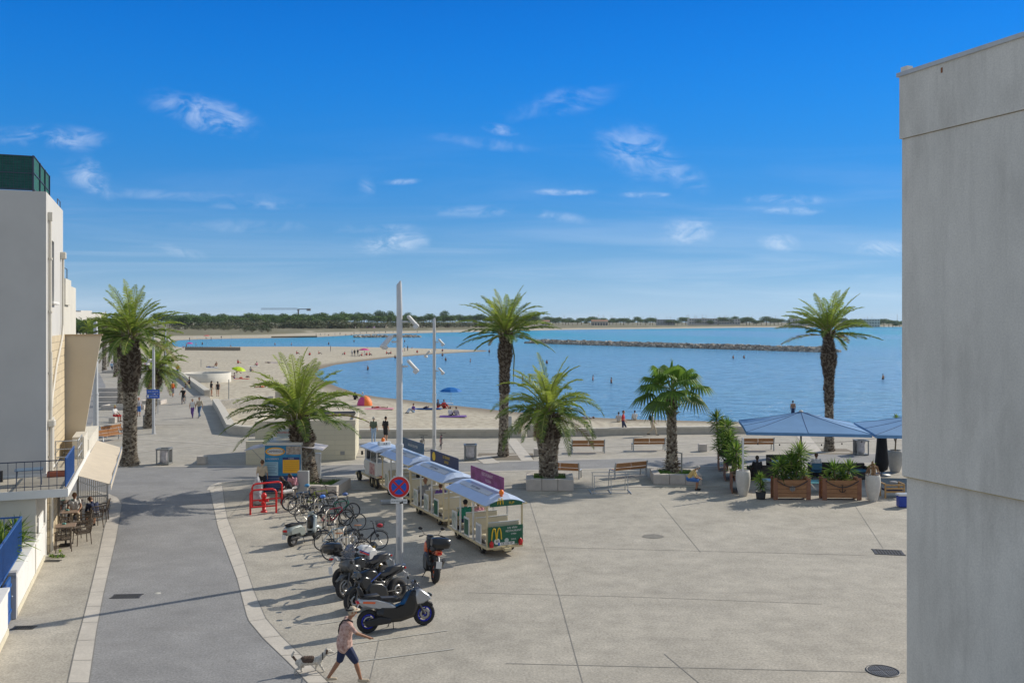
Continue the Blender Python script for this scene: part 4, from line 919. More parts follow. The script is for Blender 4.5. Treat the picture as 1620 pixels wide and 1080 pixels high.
# ---- timber benches
M_teak = mat('bench_timber', (.36,.165,.06), .6, noise=(9,.25,5), stretch=(1,8,8))
def bench(px, py, rz, label, proto=[None]):
    c = P(px, py)
    if proto[0] is None:
        t = thing('park_bench', label, 'bench', c, rz, 'timber and grey metal benches by the road'); L = 2.05   # back faces -Y
        b = MB()
        for k in range(2): b.box((-L/4+.005+(L/2)*k-.0,-.02,.70), (L/2-.03,.04,.22), rot=Matrix.Rotation(-.18,3,'X'), bev=.008); b.box((-L/4+(L/2)*k,.0,.50), (L/2-.03,.04,.12), rot=Matrix.Rotation(-.18,3,'X'), bev=.008)
        b.build('backrest', M_teak, t)
        b = MB()
        for k in range(4): b.box((0,.12+.12*k,.43), (L-.1,.10,.04), bev=.008)
        b.build('seat', M_teak, t)
        for s in (-1, 1):
            b = MB(); b.tube([(s*L/2,-.02,0), (s*L/2,0.03,.42), (s*L/2,-.09,.86)], .045, 6); b.tube([(s*L/2,.02,.42), (s*L/2,.50,.44), (s*L/2,.56,.0)], .035, 6); b.build('leg', M_grey, t)
        proto[0] = t; return t
    return dup(proto[0], c, rz, label)
bench(930.5, 716.5, .04, 'timber bench facing the sea, standing left of the fan palm trunk')
bench(1027, 713, .05, 'timber bench facing the sea just left behind the fan palm')
bench(886, 756, -.28, 'timber bench half hidden behind the stout palm trunk')
bench(998, 755, .50, 'timber bench turned askew between the two planted palms')
bench(1199, 713, .02, 'timber bench partly behind the big plants left of the blue parasol')
bench(171, 697, -1.9, 'backed seat nearest the slanting beige wall on the left promenade'); bench(176, 690, -1.9, 'second backed seat on the left promenade just beyond the nearest one')
# ---- stone block seats
def block(px, py, label, s=(.52,.42,.46), rz=0):
    c = P(px, py); o = MB().box((0,0,s[2]/2), s, bev=.025).build('stone_block', M_pstone, None, c, rz); tag(o, label, 'stone block', 'stone block seats'); return o
block(851, 721, 'stone block seat just left of the stout palm'); block(1111.5, 713.5, 'stone block seat alone on the promenade right of the fan palm'); block(320, 733.5, 'stone block seat beside the litter bin at the left road edge')
block(178.5, 669, 'stone block seat on the left promenade left of the seated sunbather'); block(171, 682, 'nearer stone block seat on the left promenade')
for i, (x, y) in enumerate([(173,642),(170,634),(170,626),(172,619)]): block(x, y, ['long low stone seat nearest the sunbather at left','second long low stone seat up the left promenade','third long low stone seat up the left promenade','farthest long low stone seat up the left promenade'][i], (2.6,.5,.42), .1)
for (x, y, w, lab) in ((193,648,4.0,'long low stone tree planter round the pale trunked palm'), (236,640,2.2,'short low stone planter edge by the second palm'), (186,590,5,'distant low stone planter under the dry fronded palm')):
    c = P(x, y); t = thing('planting_trough', lab, 'planter', (c.x, c.y+.9, 0), .05, 'low stone planters on the left promenade'); b = MB()
    for (dx, dy, sx, sy) in ((0,-.8,w,.3), (0,.8,w,.3), (-w/2+.15,0,.3,1.3), (w/2-.15,0,.3,1.3)): b.box((dx,dy,.2), (sx,sy,.4), bev=.02)
    b.build('stone_edge', M_pstone, t); b = MB(); b.box((0,0,.14), (w-.6,1.3,.28)); b.build('planting', M_grass, t)
# ---- litter bins: glazed frame bins
M_bag = mat('bin_bag', (.55,.53,.55), .4, noise=(5,.2), alpha=.9); M_frame = mat('bin_frame', (.28,.29,.29), .5, metal=.4)
def bin_(px, py, label, rz=0, proto=[None]):
    c = P(px, py)
    if proto[0]: return dup(proto[0], c, rz, label)
    t = thing('litter_bin', label, 'litter bin', c, rz, 'square framed litter bins'); b = MB(); s = .33
    for x in (-s, s):
        for y in (-s, s): MB().box((x,y,.45), (.07,.07,.88), bev=.01).build('corner_post', M_frame, t)
    b = MB(); b.box((0,-s,.90), (.76,.12,.07), bev=.01); b.box((0,s,.90), (.76,.12,.07), bev=.01); b.box((-s,0,.90), (.12,.6,.07)); b.box((s,0,.90), (.12,.6,.07)); b.build('top_rim', M_frame, t)
    b = MB(); b.box((0,0,.06), (.7,.7,.06)); b.build('base', M_frame, t)
    b = MB(); b.lathe([(.05,.1), (.22,.12), (.25,.3), (.235,.6), (.27,.82), (.28,.86)], 12); b.build('bag', M_bag, t)
    b = MB(); b.box((.0,.31,.46), (.58,.01,.74)); b.build('back_panel', M_frame, t)
    proto[0] = t; return t
bin_(260, 734, 'litter bin at the left road edge right of the tall thick palm', .05); bin_(744, 727, 'litter bin between the little train and the tall palm', .08)
bin_(1362, 719, 'litter bin by the road right of the palm behind the parasol', .02); bin_(236, 675, 'litter bin at the foot of the lamp with blue signs', .1)
# ---- sea walls
def seawall(label, pix, h, th, top=None):
    a = [P(*p) for p in pix]; t = thing('sea_wall', label, 'wall', a[0], 0); o = a[0]; pts = [p-o for p in a]
    L_ = []; Rr = []
    for i, p in enumerate(pts):
        d = (pts[min(i+1, len(pts)-1)]-pts[max(i-1, 0)]).normalized(); nn = Vector((-d.y, d.x, 0)); L_.append(p); Rr.append(p+nn*th)
    b = MB()
    for i in range(len(pts)-1):
        q = [L_[i], L_[i+1], Rr[i+1], Rr[i]]; v = [Vector((k.x,k.y,-1.1)) for k in q]+[Vector((k.x,k.y,h-.1)) for k in q]
        b.add(v, [(4,5,6,7), (0,1,5,4), (1,2,6,5), (2,3,7,6), (3,0,4,7)])
    b.build('wall_body', M_conc, t)
    b = MB(); j = MB()
    for i in range(len(pts)-1):
        d = (L_[i+1]-L_[i]); ln = d.length; d = d.normalized(); nn = Vector((-d.y, d.x, 0))*.03; nseg = max(1, round(ln/2.6))
        for k in range(nseg):
            p0 = L_[i].lerp(L_[i+1], k/nseg)-nn+d*.012; p1 = L_[i].lerp(L_[i+1], (k+1)/nseg)-nn-d*.012; q0 = Rr[i].lerp(Rr[i+1], k/nseg)+nn+d*.012; q1 = Rr[i].lerp(Rr[i+1], (k+1)/nseg)+nn-d*.012
            q = [p0, p1, q1, q0]; v = [Vector((m_.x,m_.y,h-.1)) for m_ in q]+[Vector((m_.x,m_.y,h+.03)) for m_ in q]; b.add(v, [(4,5,6,7), (0,1,5,4), (1,2,6,5), (2,3,7,6), (3,0,4,7)])
    b.build('coping', mat('coping_stone', (.58,.54,.46), .85, noise=(1.5,.1), bump=(20,.2,.01)), t); return t
seawall('long low concrete sea wall right of the gap, running behind the benches', [(886,690),(1060,686.5),(1430,683),(1700,680)], .5, .6)
seawall('low concrete sea wall between the beige utility building and the gap', [(568,692.2),(825,691.2)], .55, .6)
seawall('low sea wall on the left from the street corner to the beige utility building', [(336,641),(345,656),(359,685),(381,688),(406,690)], .62, .55)
seawall('low sea wall along the left promenade ending at the beach ramp', [(262,582.5),(277,593),(300,608),(323,626)], .62, .6)
c = P(842, 690); o = MB().box((0,0,.4), (.75,.6,.82), bev=.03).box((0,-.305,.4), (.6,.012,.66)).build('concrete_pier', M_conc, None, c, 0); tag(o, 'square concrete pier standing in the sea wall gap behind the stout palm', 'pier')
c = P(805, 690); t = thing('info_board', 'thin grey panel standing behind the tall palm at the sea wall', 'board', c, .2); b = MB(); b.box((0,0,.9), (.42,.05,1.1), bev=.01); b.build('panel', M_grey, t); b = MB(); b.box((0,0,.2), (.06,.05,.4)); b.build('post', M_grey, t)
# ramp wall of pale rubble to the right of the left sea wall, and the round basin wall
t = thing('rubble_wall', 'low pale stone wall along the beach ramp behind the leaning palm', 'wall', P(342, 640), 0)
a = Vector((0,0,0)); q = P(432, 633)-P(342, 640); b = MB(); d = q.normalized(); nn = Vector((-d.y,d.x,0))*.5; h = .42
v = [a, q, q+nn, a+nn]; b.add([Vector((k.x,k.y,-1)) for k in v]+[Vector((k.x,k.y,h)) for k in v], [(4,5,6,7), (0,1,5,4), (1,2,6,5), (2,3,7,6), (3,0,4,7)]); b.build('wall_body', mat('pale_rubble', (.50,.47,.42), .9, noise=(3,.25,6), bump=(8,.8,.05)), t)
b = MB(); b.box((q.x+1.0,q.y+.3,.25), (1.6,.5,1.3)); b.build('end_block', M_conc, t)
c = P(303, 600); t = thing('round_wall', 'round white low wall on the sand at the far left promenade', 'wall', (c.x, c.y+6.5, 0), 0); b = MB(); b.lathe([(3.5,-1), (3.5,.6), (3.25,.6), (3.25,-1)], 36); b.build('wall_ring', mat('pale_ring', (.62,.59,.52), .85, noise=(1,.1)), t)
b = MB(); b.lathe([(0,.1), (3.24,.1)], 36); b.build('floor', M_joint, t)
# lamp-like post at the beach entry
for i, (x, y, y2, lab) in enumerate([(362,632,600,'short dark post at the beach entry by the two bathers'), (318,580,568,'thin post standing on the sand beside the round wall'), (895,668,652,'short thin grey post on the sand behind the stout palm')]):
    c = P(x, y, -.4); h = (y-y2)/F*c.y; t = tag(MB().tube([(0,0,0), (0,0,h)], .05, 8).build('beach_post', M_frame, None, c), lab, 'post')
# ---- beige utility building
ub = thing('toilet_block', 'low beige tiled public toilet block behind the leaning palm', 'building', P(562, 727), R(7)); UW = 5.85; UH = 2.38; UD = 4.9
M_tile = brickmat('tile_cream', (.60,.56,.43), (.57,.53,.41), (.50,.47,.37), 1.0, 1.2, .3)
b = MB(); b.prism([(-UW,0), (0,0), (0,UD), (-UW,UD)], 0, UH-.28); b.build('wall', M_tile, ub)
b = MB()
for (x0, y0, x1, y1) in ((-UW-.02,-.02,.02,.16), (-UW-.02,UD-.16,.02,UD+.02), (-UW-.02,.16,-UW+.16,UD-.16), (-.16,.16,.02,UD-.16)): b.prism([(x0,y0), (x1,y0), (x1,y1), (x0,y1)], UH-.28, UH)
b.build('parapet', mat('parapet_cream', (.58,.53,.42), .85, noise=(1.5,.08)), ub)
b = MB(); b.prism([(-UW+.16,.16), (-.16,.16), (-.16,UD-.16), (-UW+.16,UD-.16)], UH-.28, UH-.2); b.build('roof', mat('gravel_roof', (.42,.38,.32), .95, noise=(6,.2)), ub)
b = MB(); b.box((-UW/2+.6,UD-.35,UH+.03), (4.2,.12,.1)); b.build('roof_upstand', M_dkrail, ub)
M_let = mat('letter_brown', (.17,.14,.10), .7)
text_obj('TOILETTES', .17, M_let, ub, face_mtx((-4.75,-.03,UH-.13)), ext=.006); text_obj('PUBLIC', .17, M_let, ub, face_mtx((-1.55,-.03,UH-.13)), ext=.006)
b = MB(); b.box((-.75,-.01,.42), (.26,.02,.22)); b.build('vent', M_frame, ub)
b = MB(); b.prism([(-UW-.35,-1.15), (-UW+2.2,-1.15), (-UW+2.2,-.03), (-UW-.35,-.03)], 0, 1.35); b.build('low_wing', M_tile, ub)
# ---- ticket kiosk with printed panels
kx = P(447.5, 780); kd = thing('ticket_kiosk', 'blue boat trip ticket kiosk with yellow timetable and open flaps', 'kiosk', kx, R(2)); KW = 1.76; KH = 2.45; KD = 2.0
M_kw = mat('kiosk_white', (.62,.62,.60), .5); M_kb = mat('print_blue', (.01,.20,.42), .4, noise=(1.2,.3)); M_kdb = mat('print_navy', (.012,.04,.16), .4); M_ky = mat('print_yellow', (.80,.42,.02), .45); M_kl = mat('print_pale_blue', (.30,.50,.62), .45); M_kbr = mat('print_photo', (.28,.22,.17), .6, noise=(8,.5), rgb2=(.55,.5,.45))
b = MB(); b.prism([(-KW/2,0), (KW/2,0), (KW/2,KD), (-KW/2,KD)], 0.05, KH-.12); b.build('cabin', M_kw, kd)
b = MB(); b.prism([(-KW/2-.05,-.05), (KW/2+.05,-.05), (KW/2+.05,KD+.05), (-KW/2-.05,KD+.05)], KH-.12, KH); b.build('roof', M_kw, kd)
b = MB(); b.box((.05,KD-.1,KH+.22), (1.5,.03,.4)); ap = b.build('roof_sign', mat('roof_sign_pale', (.5,.6,.65), .5), kd)
b = MB()
for x in (-.7, -.2, .3, .8): b.tube([(x,KD-.07,KH), (x,KD-.07,KH+.45)], .015, 5)
b.build('sign_stay', M_frame, ap); text_obj('PROMENADES EN MER', .15, mat('print_red', (.6,.05,.05), .5), ap, face_mtx((.05,KD-.12,KH+.25)))
b = MB(); b.prism([(-KW/2+.02,-.02), (KW/2-.02,-.02), (KW/2-.02,-.002), (-KW/2+.02,-.002)], .08, KH-.14); pn = b.build('front_panel', M_kb, kd)
def patch(x0, x1, z0, z1, m, nm, par, y=-.024, th=.004): return MB().box(((x0+x1)/2, y, (z0+z1)/2), (x1-x0, th, z1-z0)).build(nm, m, par)
patch(-.86,.86,.08,.85,M_kdb,'navy_panel',pn); patch(.16,.86,1.88,2.28,M_kbr,'photo_panel',pn)
b = MB(); b.lathe([(0,0), (.5,0)], 28, c=(0,0,0), axis='Y'); o = b.build('logo_oval', M_ky, pn); o.location = (-.36,-.026,2.02); o.scale = (.95,1,.40)
b = MB(); b.lathe([(0,0), (.42,0)], 28, axis='Y'); o = b.build('logo_oval', M_kw, pn); o.location = (-.36,-.032,2.02); o.scale = (.95,1,.34)
text('CAMARGUE', .16, M_kdb, pn, (-.34,-.038,2.03)); text('CROISIERES', .12, M_kw, pn, (-.5,-.028,1.66))
patch(-.84,-.22,.86,1.52,M_kl,'pale_panel',pn,-.028); patch(0.0,.80,.98,1.62,M_ky,'timetable',pn,-.028); patch(0.0,.80,1.625,1.74,M_kdb,'timetable_head',pn,-.028); text('TARIFS', .09, M_kw, pn, (.4,-.034,1.68))
for k in range(7): patch(-.78,-.28-.05*(k % 3),1.44-.08*k,1.455-.08*k,M_kdb,'text_line',pn,-.033,.002)
for k in range(5): patch(.06,.74,1.52-.1*k,1.53-.1*k,mat('line_brown',(.35,.18,.02),.6),'text_line',pn,-.033,.002)
for k in range(6): patch(-.78,-.05-.06*(k % 2),.74-.09*k,.75-.09*k,M_kl,'text_line',pn,-.028,.002)
for s, lab in ((-1,'left'), (1,'right')):
    b = MB(); b.add([(s*KW/2,.05,KH-.2), (s*KW/2,KD-.2,KH-.2), (s*(KW/2+1.0),KD-.2,KH-.38), (s*(KW/2+1.0),.05,KH-.38)]+[(s*KW/2,.05,KH-.23), (s*KW/2,KD-.2,KH-.23), (s*(KW/2+1.0),KD-.2,KH-.41), (s*(KW/2+1.0),.05,KH-.41)], [(0,1,2,3) if s < 0 else (3,2,1,0), (7,6,5,4) if s < 0 else (4,5,6,7), (0,3,7,4), (1,0,4,5), (2,1,5,6), (3,2,6,7)])
    f = b.build('flap', mat('flap_print', (.42,.48,.60), .5, noise=(2.5,.4), rgb2=(.75,.68,.66)), kd); b = MB(); b.tube([(s*KW/2,.1,1.45), (s*(KW/2+.6),.1,KH-.36)], .014, 5); b.build('stay', M_frame, f)
b = MB(); b.box((KW/2+.14,.35,1.05), (.1,.04,1.3)); b.build('side_post', M_kw, kd)
# metal cabinets near the palm
o = MB().box((0,0,.62), (.52,.3,1.2), bev=.02).box((0,-.155,.62), (.42,.012,1.05)).build('service_cabinet', mat('cabinet_grey', (.38,.40,.41), .5, metal=.3, noise=(3,.06)), None, P(480,785)); tag(o, 'grey metal service cabinet between the seated pair and the leaning palm', 'cabinet')
o = MB().box((0,0,.75), (.3,.2,1.5), bev=.02).box((0,-.105,1.2), (.2,.012,.3)).build('ticket_machine', M_grey, None, P(503,762)); tag(o, 'slim grey pillar just right behind the leaning palm trunk', 'pillar')
# red fire hydrant and its red hoops
c = P(417.5, 809.5); t = thing('fire_hydrant', 'red fire hydrant standing inside red metal hoops', 'fire hydrant', c); b = MB(); b.lathe([(.14,0), (.14,.05), (.085,.06), (.085,.62), (.12,.64), (.12,.74), (.09,.80), (.04,.84), (0,.85)], 16); b.build('barrel', M_red, t)
b = MB(); b.tube([(-.2,0,.5), (.2,0,.5)], .055, 10); b.tube([(0,-.2,.42), (0,0,.42)], .07, 10); b.build('outlet', M_red, t)
for i, (a, z_, lab) in enumerate([((396,814), (437,811), 'nearer red metal hoop barrier guarding the hydrant'), ((399,803), (446,798), 'farther red metal hoop barrier behind the hydrant')]):
    p, q = P(*a), P(*z_); c = (p+q)/2; w = (q-p).length; t = thing('hoop_barrier', lab, 'barrier', c, math.atan2(q.y-p.y, q.x-p.x), 'red hoop barriers'); b = MB(); h = 1.05
    b.tube([(-w/2,0,0), (-w/2,0,h-.15), (-w/2+.05,0,h-.05), (-w/2+.16,0,h), (w/2-.16,0,h), (w/2-.05,0,h-.05), (w/2,0,h-.15), (w/2,0,0)], .042, 8); b.build('hoop', M_red, t); b = MB(); b.tube([(-w/2,0,.32), (w/2,0,.32)], .035, 8); b.build('crossbar', M_red, t)
# empty steel rack between planters
c = P(967, 781); t = thing('steel_rack', 'empty thin steel rack frame between the two stone planters', 'rack', (c.x, c.y, 0), .03); b = MB(); W_ = 1.72
for y, z in ((0,.88), (.95,.88), (0,.04), (.95,.04)): b.tube([(-W_/2,y,z), (W_/2,y,z)], .018, 6)
for x in (-W_/2+.05, 0, W_/2-.05):
    for y in (0, .95): b.tube([(x,y,0), (x,y+(.1 if y == 0 else -.1),.88)], .02, 6)
b.build('frame', M_grey, t); b = MB()
for x in (-W_/2-.1, 0, W_/2+.1): b.tube([(x,-.1,.02), (x,1.1,.02)], .02, 6)
b.build('foot_bar', M_grey, t)
c = P(1078.5, 760); t = thing('tall_post', 'thin brown post rising beside the fan palm trunk', 'post', c); b = MB(); b.tube([(0,0,.3), (0,0,1.45)], .04, 8); b.tube([(0,0,1.42), (-.25,.1,1.47)], .03, 6); b.build('pole', M_frame, t)
# bicycle hoops (inverted U stands)
hoops = [(466,803),(478,812),(489,800),(500,822),(518,842),(531,858),(545,872),(555,884)]
M_hoop = mat('hoop_steel', (.48,.44,.38), .4, metal=.6)
for i, (x, y) in enumerate(hoops):
    c = P(x, y); t = MB().tube([(-.32,0,0), (-.32,0,.78), (-.24,0,.86), (.24,0,.86), (.32,0,.78), (.32,0,0)], .028, 8).build('cycle_stand', M_hoop, None, c, AV+1.2)
    tag(t, ['nearest','second nearest','third nearest','fourth nearest','fourth farthest','third farthest','second farthest','farthest'][::-1][i].replace('farthest','farthest')+' steel hoop stand in the row of parked bicycles', 'cycle stand', 'steel cycle stands')
c = P(613, 797); o = MB().box((0,0,.1), (.6,.3,.2), bev=.04).box((.25,0,.2), (.12,.32,.12), bev=.03).build('wheel_chock', M_grey, None, c, .3); tag(o, 'low grey metal block on the plaza beside the train', 'block')
# ================================================================ far shore: pines, bushes, houses, crane
FM = [mat('pine_dark', (.065,.13,.032), .8, noise=(.5,.3)), mat('pine_mid', (.11,.20,.045), .8, noise=(.5,.3)), mat('pine_light', (.17,.27,.06), .8, noise=(.5,.3)), mat('scrub', (.17,.18,.09), .9, noise=(.4,.3)), mat('scrub_dark', (.09,.115,.05), .9)]
M_ptr = mat('pine_bark', (.20,.14,.10), .9)
def leafcloud(mb, blobs, n, size, r, mis):
    tot = sum(b[3]*b[4]*b[5] for b in blobs)
    for (cx, cy, cz, rx, ry, rz) in blobs:
        for k in range(int(n*rx*ry*rz/tot)+4):
            u = Vector((r.gauss(0,1), r.gauss(0,1), r.gauss(0,1))).normalized()*(r.random()**.28)
            p = Vector((cx+u.x*rx, cy+u.y*ry, cz+u.z*rz)); s_ = size*r.uniform(.6,1.3)
            a = Vector((r.uniform(-1,1), r.uniform(-1,1), r.uniform(-.5,.5)))*s_; b = Vector((r.uniform(-1,1), r.uniform(-1,1), r.uniform(-.5,.5)))*s_
            mb.add([p-a*.6, p+b*.6, p+a*.6, p-b*.5], [(0,1,2,3)], mi=r.choice(mis))
def mkpine(seed, label, umbrella=True):
    r = random.Random(seed); t = thing('umbrella_pine' if umbrella else 'broadleaf_tree', label, 'tree', (0,0,0), 0); h = 10.0
    b = MB(); top = h*.5 if umbrella else h*.4; b.tube([(0,0,-.5), (.2,0,top*.5), (.0,.2,top)], [.3,.24,.2], 6)
    for k in range(5): a = k*1.26+r.random(); b.tube([(0,.2,top*.9), (math.cos(a)*2,math.sin(a)*2,top+1.5)], [.14,.07], 5)
    b.build('trunk', M_ptr, t); m = MB(); bl = []
    for k in range(9):
        a = k*2.4; q = (k/9)**.5
        bl.append((math.cos(a)*3.1*q, math.sin(a)*3.1*q, (h*.70 if umbrella else h*.55)-q*.7+r.uniform(-.4,.4), r.uniform(1.9,2.5), r.uniform(1.9,2.5), (2.4 if umbrella else 2.6)))
    leafcloud(m, bl, 1700, .62, r, (0,1,1,2) if umbrella else (0,0,1,1)); m.build('crown', FM, t); return t
def mkbush(seed, label, mis=(3,3,4)):
    r = random.Random(seed); t = thing('shrub', label, 'shrub', (0,0,0), 0); b = MB()
    for k in range(4): b.tube([(0,0,-.3), (math.cos(k*1.6)*.9, math.sin(k*1.6)*.9, 1.5)], [.1,.05], 4)
    b.build('stem', M_ptr, t); m = MB(); leafcloud(m, [(r.uniform(-1.6,1.6), r.uniform(-1,1), r.uniform(1,2), 1.5, 1.5, 1.2) for k in range(6)], 420, .34, r, mis); m.build('foliage', FM, t); return t
pineA = [mkpine(1, 'x'), mkpine(2, 'x'), mkpine(3, 'x'), mkpine(4, 'x', False)]; bushA = [mkbush(5, 'x'), mkbush(6, 'x', (4,4,0))]
PT = {}
for c_ in COL.objects:
    if c_.parent is not None: PT.setdefault(c_.parent.name, []).append(c_)
used = set()
def near(px):
    for a_, n_ in ((300,'near the left end of the wood'),(345,'left of the hidden pale house'),(395,'behind the dark lagoon bushes'),(440,'left of the crane'),(490,'just below the crane'),(530,'right of the crane'),(575,'behind the white beach building'),(632,'left of the tallest lamp'),(690,'between the two big lamps'),(760,'behind the low white bungalows'),(850,'around the tall palm crown'),(930,'right of the tall palm crown'),(1040,'left of the terraced blocks'),(1180,'around the long terraced blocks'),(1250,'left of the tall right palm'),(1350,'around the tall right palm')):
        if px < a_: return n_
    return 'next to the grey building edge'

def plant(proto, px, D, hs, label, group, w=1.0, seed=0, cat=None):
    x = (px-810)/F*D; z = terrain_z(x, D) if D < 3000 else 0
    if proto.name in used: o = copy_tree(proto, None, PT)
    else: o = proto; used.add(proto.name)
    o.location = (x, D, z-.1); o.rotation_euler = (0,0,seed*1.7); k = hs/10.0 if proto in pineA else hs/3.0; o.scale = (k*w, k*w, k); o['label'] = label.replace('@', near(px)); o['group'] = group
    if cat: o['category'] = cat
    return o
r = random.Random(77); GP = 'umbrella pines on the far shore'
# wood behind: individual crowns along the shore, left part nearer
LBL_P = 'dark green umbrella pine on the far shore @'
i = 0; px = 268
while px < 545:
    D = 830+r.uniform(-25,25)+(px-268)*.35; hh = r.uniform(10.5,13.5); plant(pineA[i % 3], px, D, hh, LBL_P, GP, r.uniform(.9,1.25), i); i += 1; px += r.uniform(6,10)
px = 250
while px < 550:
    plant(pineA[(i+1) % 3], px, 960+r.uniform(-30,30), r.uniform(14,17.5), LBL_P, GP, r.uniform(.9,1.2), i); i += 1; px += r.uniform(8,13)
px = 540
while px < 850:
    plant(pineA[i % 3], px, 1090+(px-540)*.6+r.uniform(-20,20), r.uniform(14,18.5), LBL_P, GP, r.uniform(1.0,1.4), i); i += 1; px += r.uniform(7,11)
for px, D, h_ in [(543,1200,25),(566,1200,24),(598,1250,28),(606,1250,26),(618,1250,27),(703,1350,29),(645,1230,24),(500,1120,21),(532,1130,22)]:
    plant(pineA[3], px, D, h_, 'taller rounded tree rising above the pines @', 'taller trees above the pine line', .62, i, 'tree'); i += 1
GB = 'shrubs along the far dunes'
for k in range(48):
    px = r.uniform(275,560); D = r.uniform(700,790) if px < 430 else r.uniform(790,880)
    plant(bushA[0], px, D, r.uniform(2.2,4.5), 'olive green shrub on the far dunes @', GB, r.uniform(1,1.8), k)
for px, D, h_, w_ in [(399,640,4.2,1.5),(414,640,5.4,1.3),(424,640,4.4,1.3),(388,642,3.6,1.5)]: plant(bushA[1], px, D, h_, 'dark green bush at the water edge of the far beach', 'dark bushes by the lagoon', w_, px)
for k in range(30):
    px = r.uniform(450,520); plant(bushA[0], px, r.uniform(860,900), r.uniform(5,8), 'olive green shrub on the far dunes @', GB, r.uniform(.7,1.1), k)
for k in range(60):
    px = 275+k*9.3+r.uniform(-4,4); plant(bushA[k % 2], px, 815+max(0, px-540)*.9, r.uniform(5,8.5), 'green undergrowth shrub at the foot of the pines @', 'shrubs at the foot of the pines', r.uniform(1.2,2.2), k)
# right hand far shore: trees and low long blocks
px = 800
while px < 1440:
    D = 1560+r.uniform(-40,80)
    if r.random() < .86: plant(pineA[i % 4], px, D, r.uniform(9,17), ['tiny dark tree','tiny broad tree','tiny low tree','tiny round tree'][i % 4]+' on the far right shore @', 'trees on the far right shore', r.uniform(1.1,2.0), i)
    i += 1; px += r.uniform(4,8)
M_fw = mat('far_white', (.62,.60,.56), .8); M_fw2 = mat('far_cream', (.50,.44,.36), .8); M_fr = mat('far_roof', (.38,.20,.13), .85); M_fwin = mat('far_window', (.07,.09,.11), .3)
def house(name, label, px0, px1, ytop, D, depth=14, roof=None, floors=2, group=None, ybase=None, wall=None, bays=None):
    x0, x1 = (px0-810)/F*D, (px1-810)/F*D; w = x1-x0; zb = -1.4; zt_ = H+(HOR-ytop)/F*D; t = thing(name, label, 'building', ((x0+x1)/2, D, zb), 0, group); hh = zt_-zb
    b = MB(); b.box((0,depth/2,hh/2), (w,depth,hh)); b.build('wall', wall or M_fw, t)
    if roof: b = MB(); b.prism([(-w/2-.4,-.4), (w/2+.4,-.4), (w/2+.4,depth+.4), (-w/2-.4,depth+.4)], hh, hh+.3); b.add([(-w/2-.4,-.4,hh+.3), (w/2+.4,-.4,hh+.3), (w/2+.4,depth+.4,hh+.3), (-w/2-.4,depth+.4,hh+.3), (-w/2+.3,depth/2,hh+2.2), (w/2-.3,depth/2,hh+2.2)], [(0,1,5,4), (2,3,4,5), (1,2,5), (3,0,4)]); b.build('roof', M_fr, t)
    n = bays or max(2, int(w/4)); fh = hh/floors
    for f in range(floors):
        b = MB(); z = fh*f+fh*.5
        for k in range(n): b.box((-w/2+w*(k+.5)/n,-.03,z), (w/n*.55,.1,fh*.45))
        o = b.build('window_row', M_fwin, t)
        b = MB(); b.box((0,-.5,fh*(f+1)-fh*.85), (w,.9,fh*.12)); b.build('balcony_slab', wall or M_fw, t)
    return t
M_far3 = mat('far_grey', (.45,.46,.47), .8)
for (a, b_, y, D, roof, fl, nm, lab, wl_) in [
    (1090,1135,503.5,1530,0,3,'apartment_block','long low white terraced block, left part, on the far right shore',None),(1137,1171,504.5,1532,0,3,'apartment_block','long low white terraced block, right part, on the far right shore',None),
    (1040,1068,505,1534,0,3,'apartment_block','smaller pale terraced block left of the long one on the far right shore',M_far3),(1254,1296,504,1536,0,3,'apartment_block','white stepped block seen left of the tall right palm on the far shore',None),
    (1366,1392,504.5,1536,0,3,'apartment_block','white block on the far shore nearest to the grey building edge',None),(936,962,508,1500,1,1,'far_house','red roofed house on the far shore right of the tall palm',M_fw2),(857,870,508.5,1500,1,1,'far_house','cream house just right of the tall palm crown on the far shore',M_fw2),
    (518,552,510.5,980,0,1,'far_house','white beach building on the far shore below the crane',None),(556,562,513,960,0,1,'far_house','tiny white shed beside the far beach building',None),(572,590,515.5,930,0,1,'beach_bar','low purple topped beach bar on the far shore',mat('far_purple',(.25,.15,.35),.8)),
    (592,610,514,960,0,1,'far_house','low cream hut right of the purple topped bar',M_fw2),(683,712,511,1250,0,1,'far_house','low white row of bungalows behind the second street lamp',None),(716,755,511.5,1260,0,1,'far_house','low white row of bungalows left of the tall palm crown',None),(760,790,512,1270,0,1,'far_house','low white row of bungalows behind the tall palm trunk',None),
    (348,372,516,930,0,1,'far_house','pale house half hidden behind the left pines',None),(280,286,517,800,0,1,'far_house','tiny white house at the left end of the pines',None),
    (268,278,501.5,1500,1,2,'far_house','pink far house above the left pines',M_fw2),(285,303,501.5,1500,1,2,'far_house','white far houses above the left pines',None)]:
    house(nm, lab, a, b_, y, D, roof=roof, floors=fl, wall=wl_)
for k, (x0, x1, y) in enumerate([(104,116,493),(118,128,491),(130,137,495),(139,152,494),(112,124,500)]):
    house('town_block', ['white far block nearest the left building edge','tallest white far block over the left palms','small white far block between the two taller ones','wide white far block behind the farthest palm','low white far block in front of the others on the left'][k], x0, x1, y, 520+k*12, floors=4, wall=M_fw, bays=4)
for k in range(16):
    plant(pineA[3 if k % 2 else 0], 106+k*5.2, 455+r.uniform(-15,15), r.uniform(9.5,12), 'round green tree in front of the white far blocks on the left', 'trees before the white blocks', r.uniform(.9,1.3), k, 'tree')
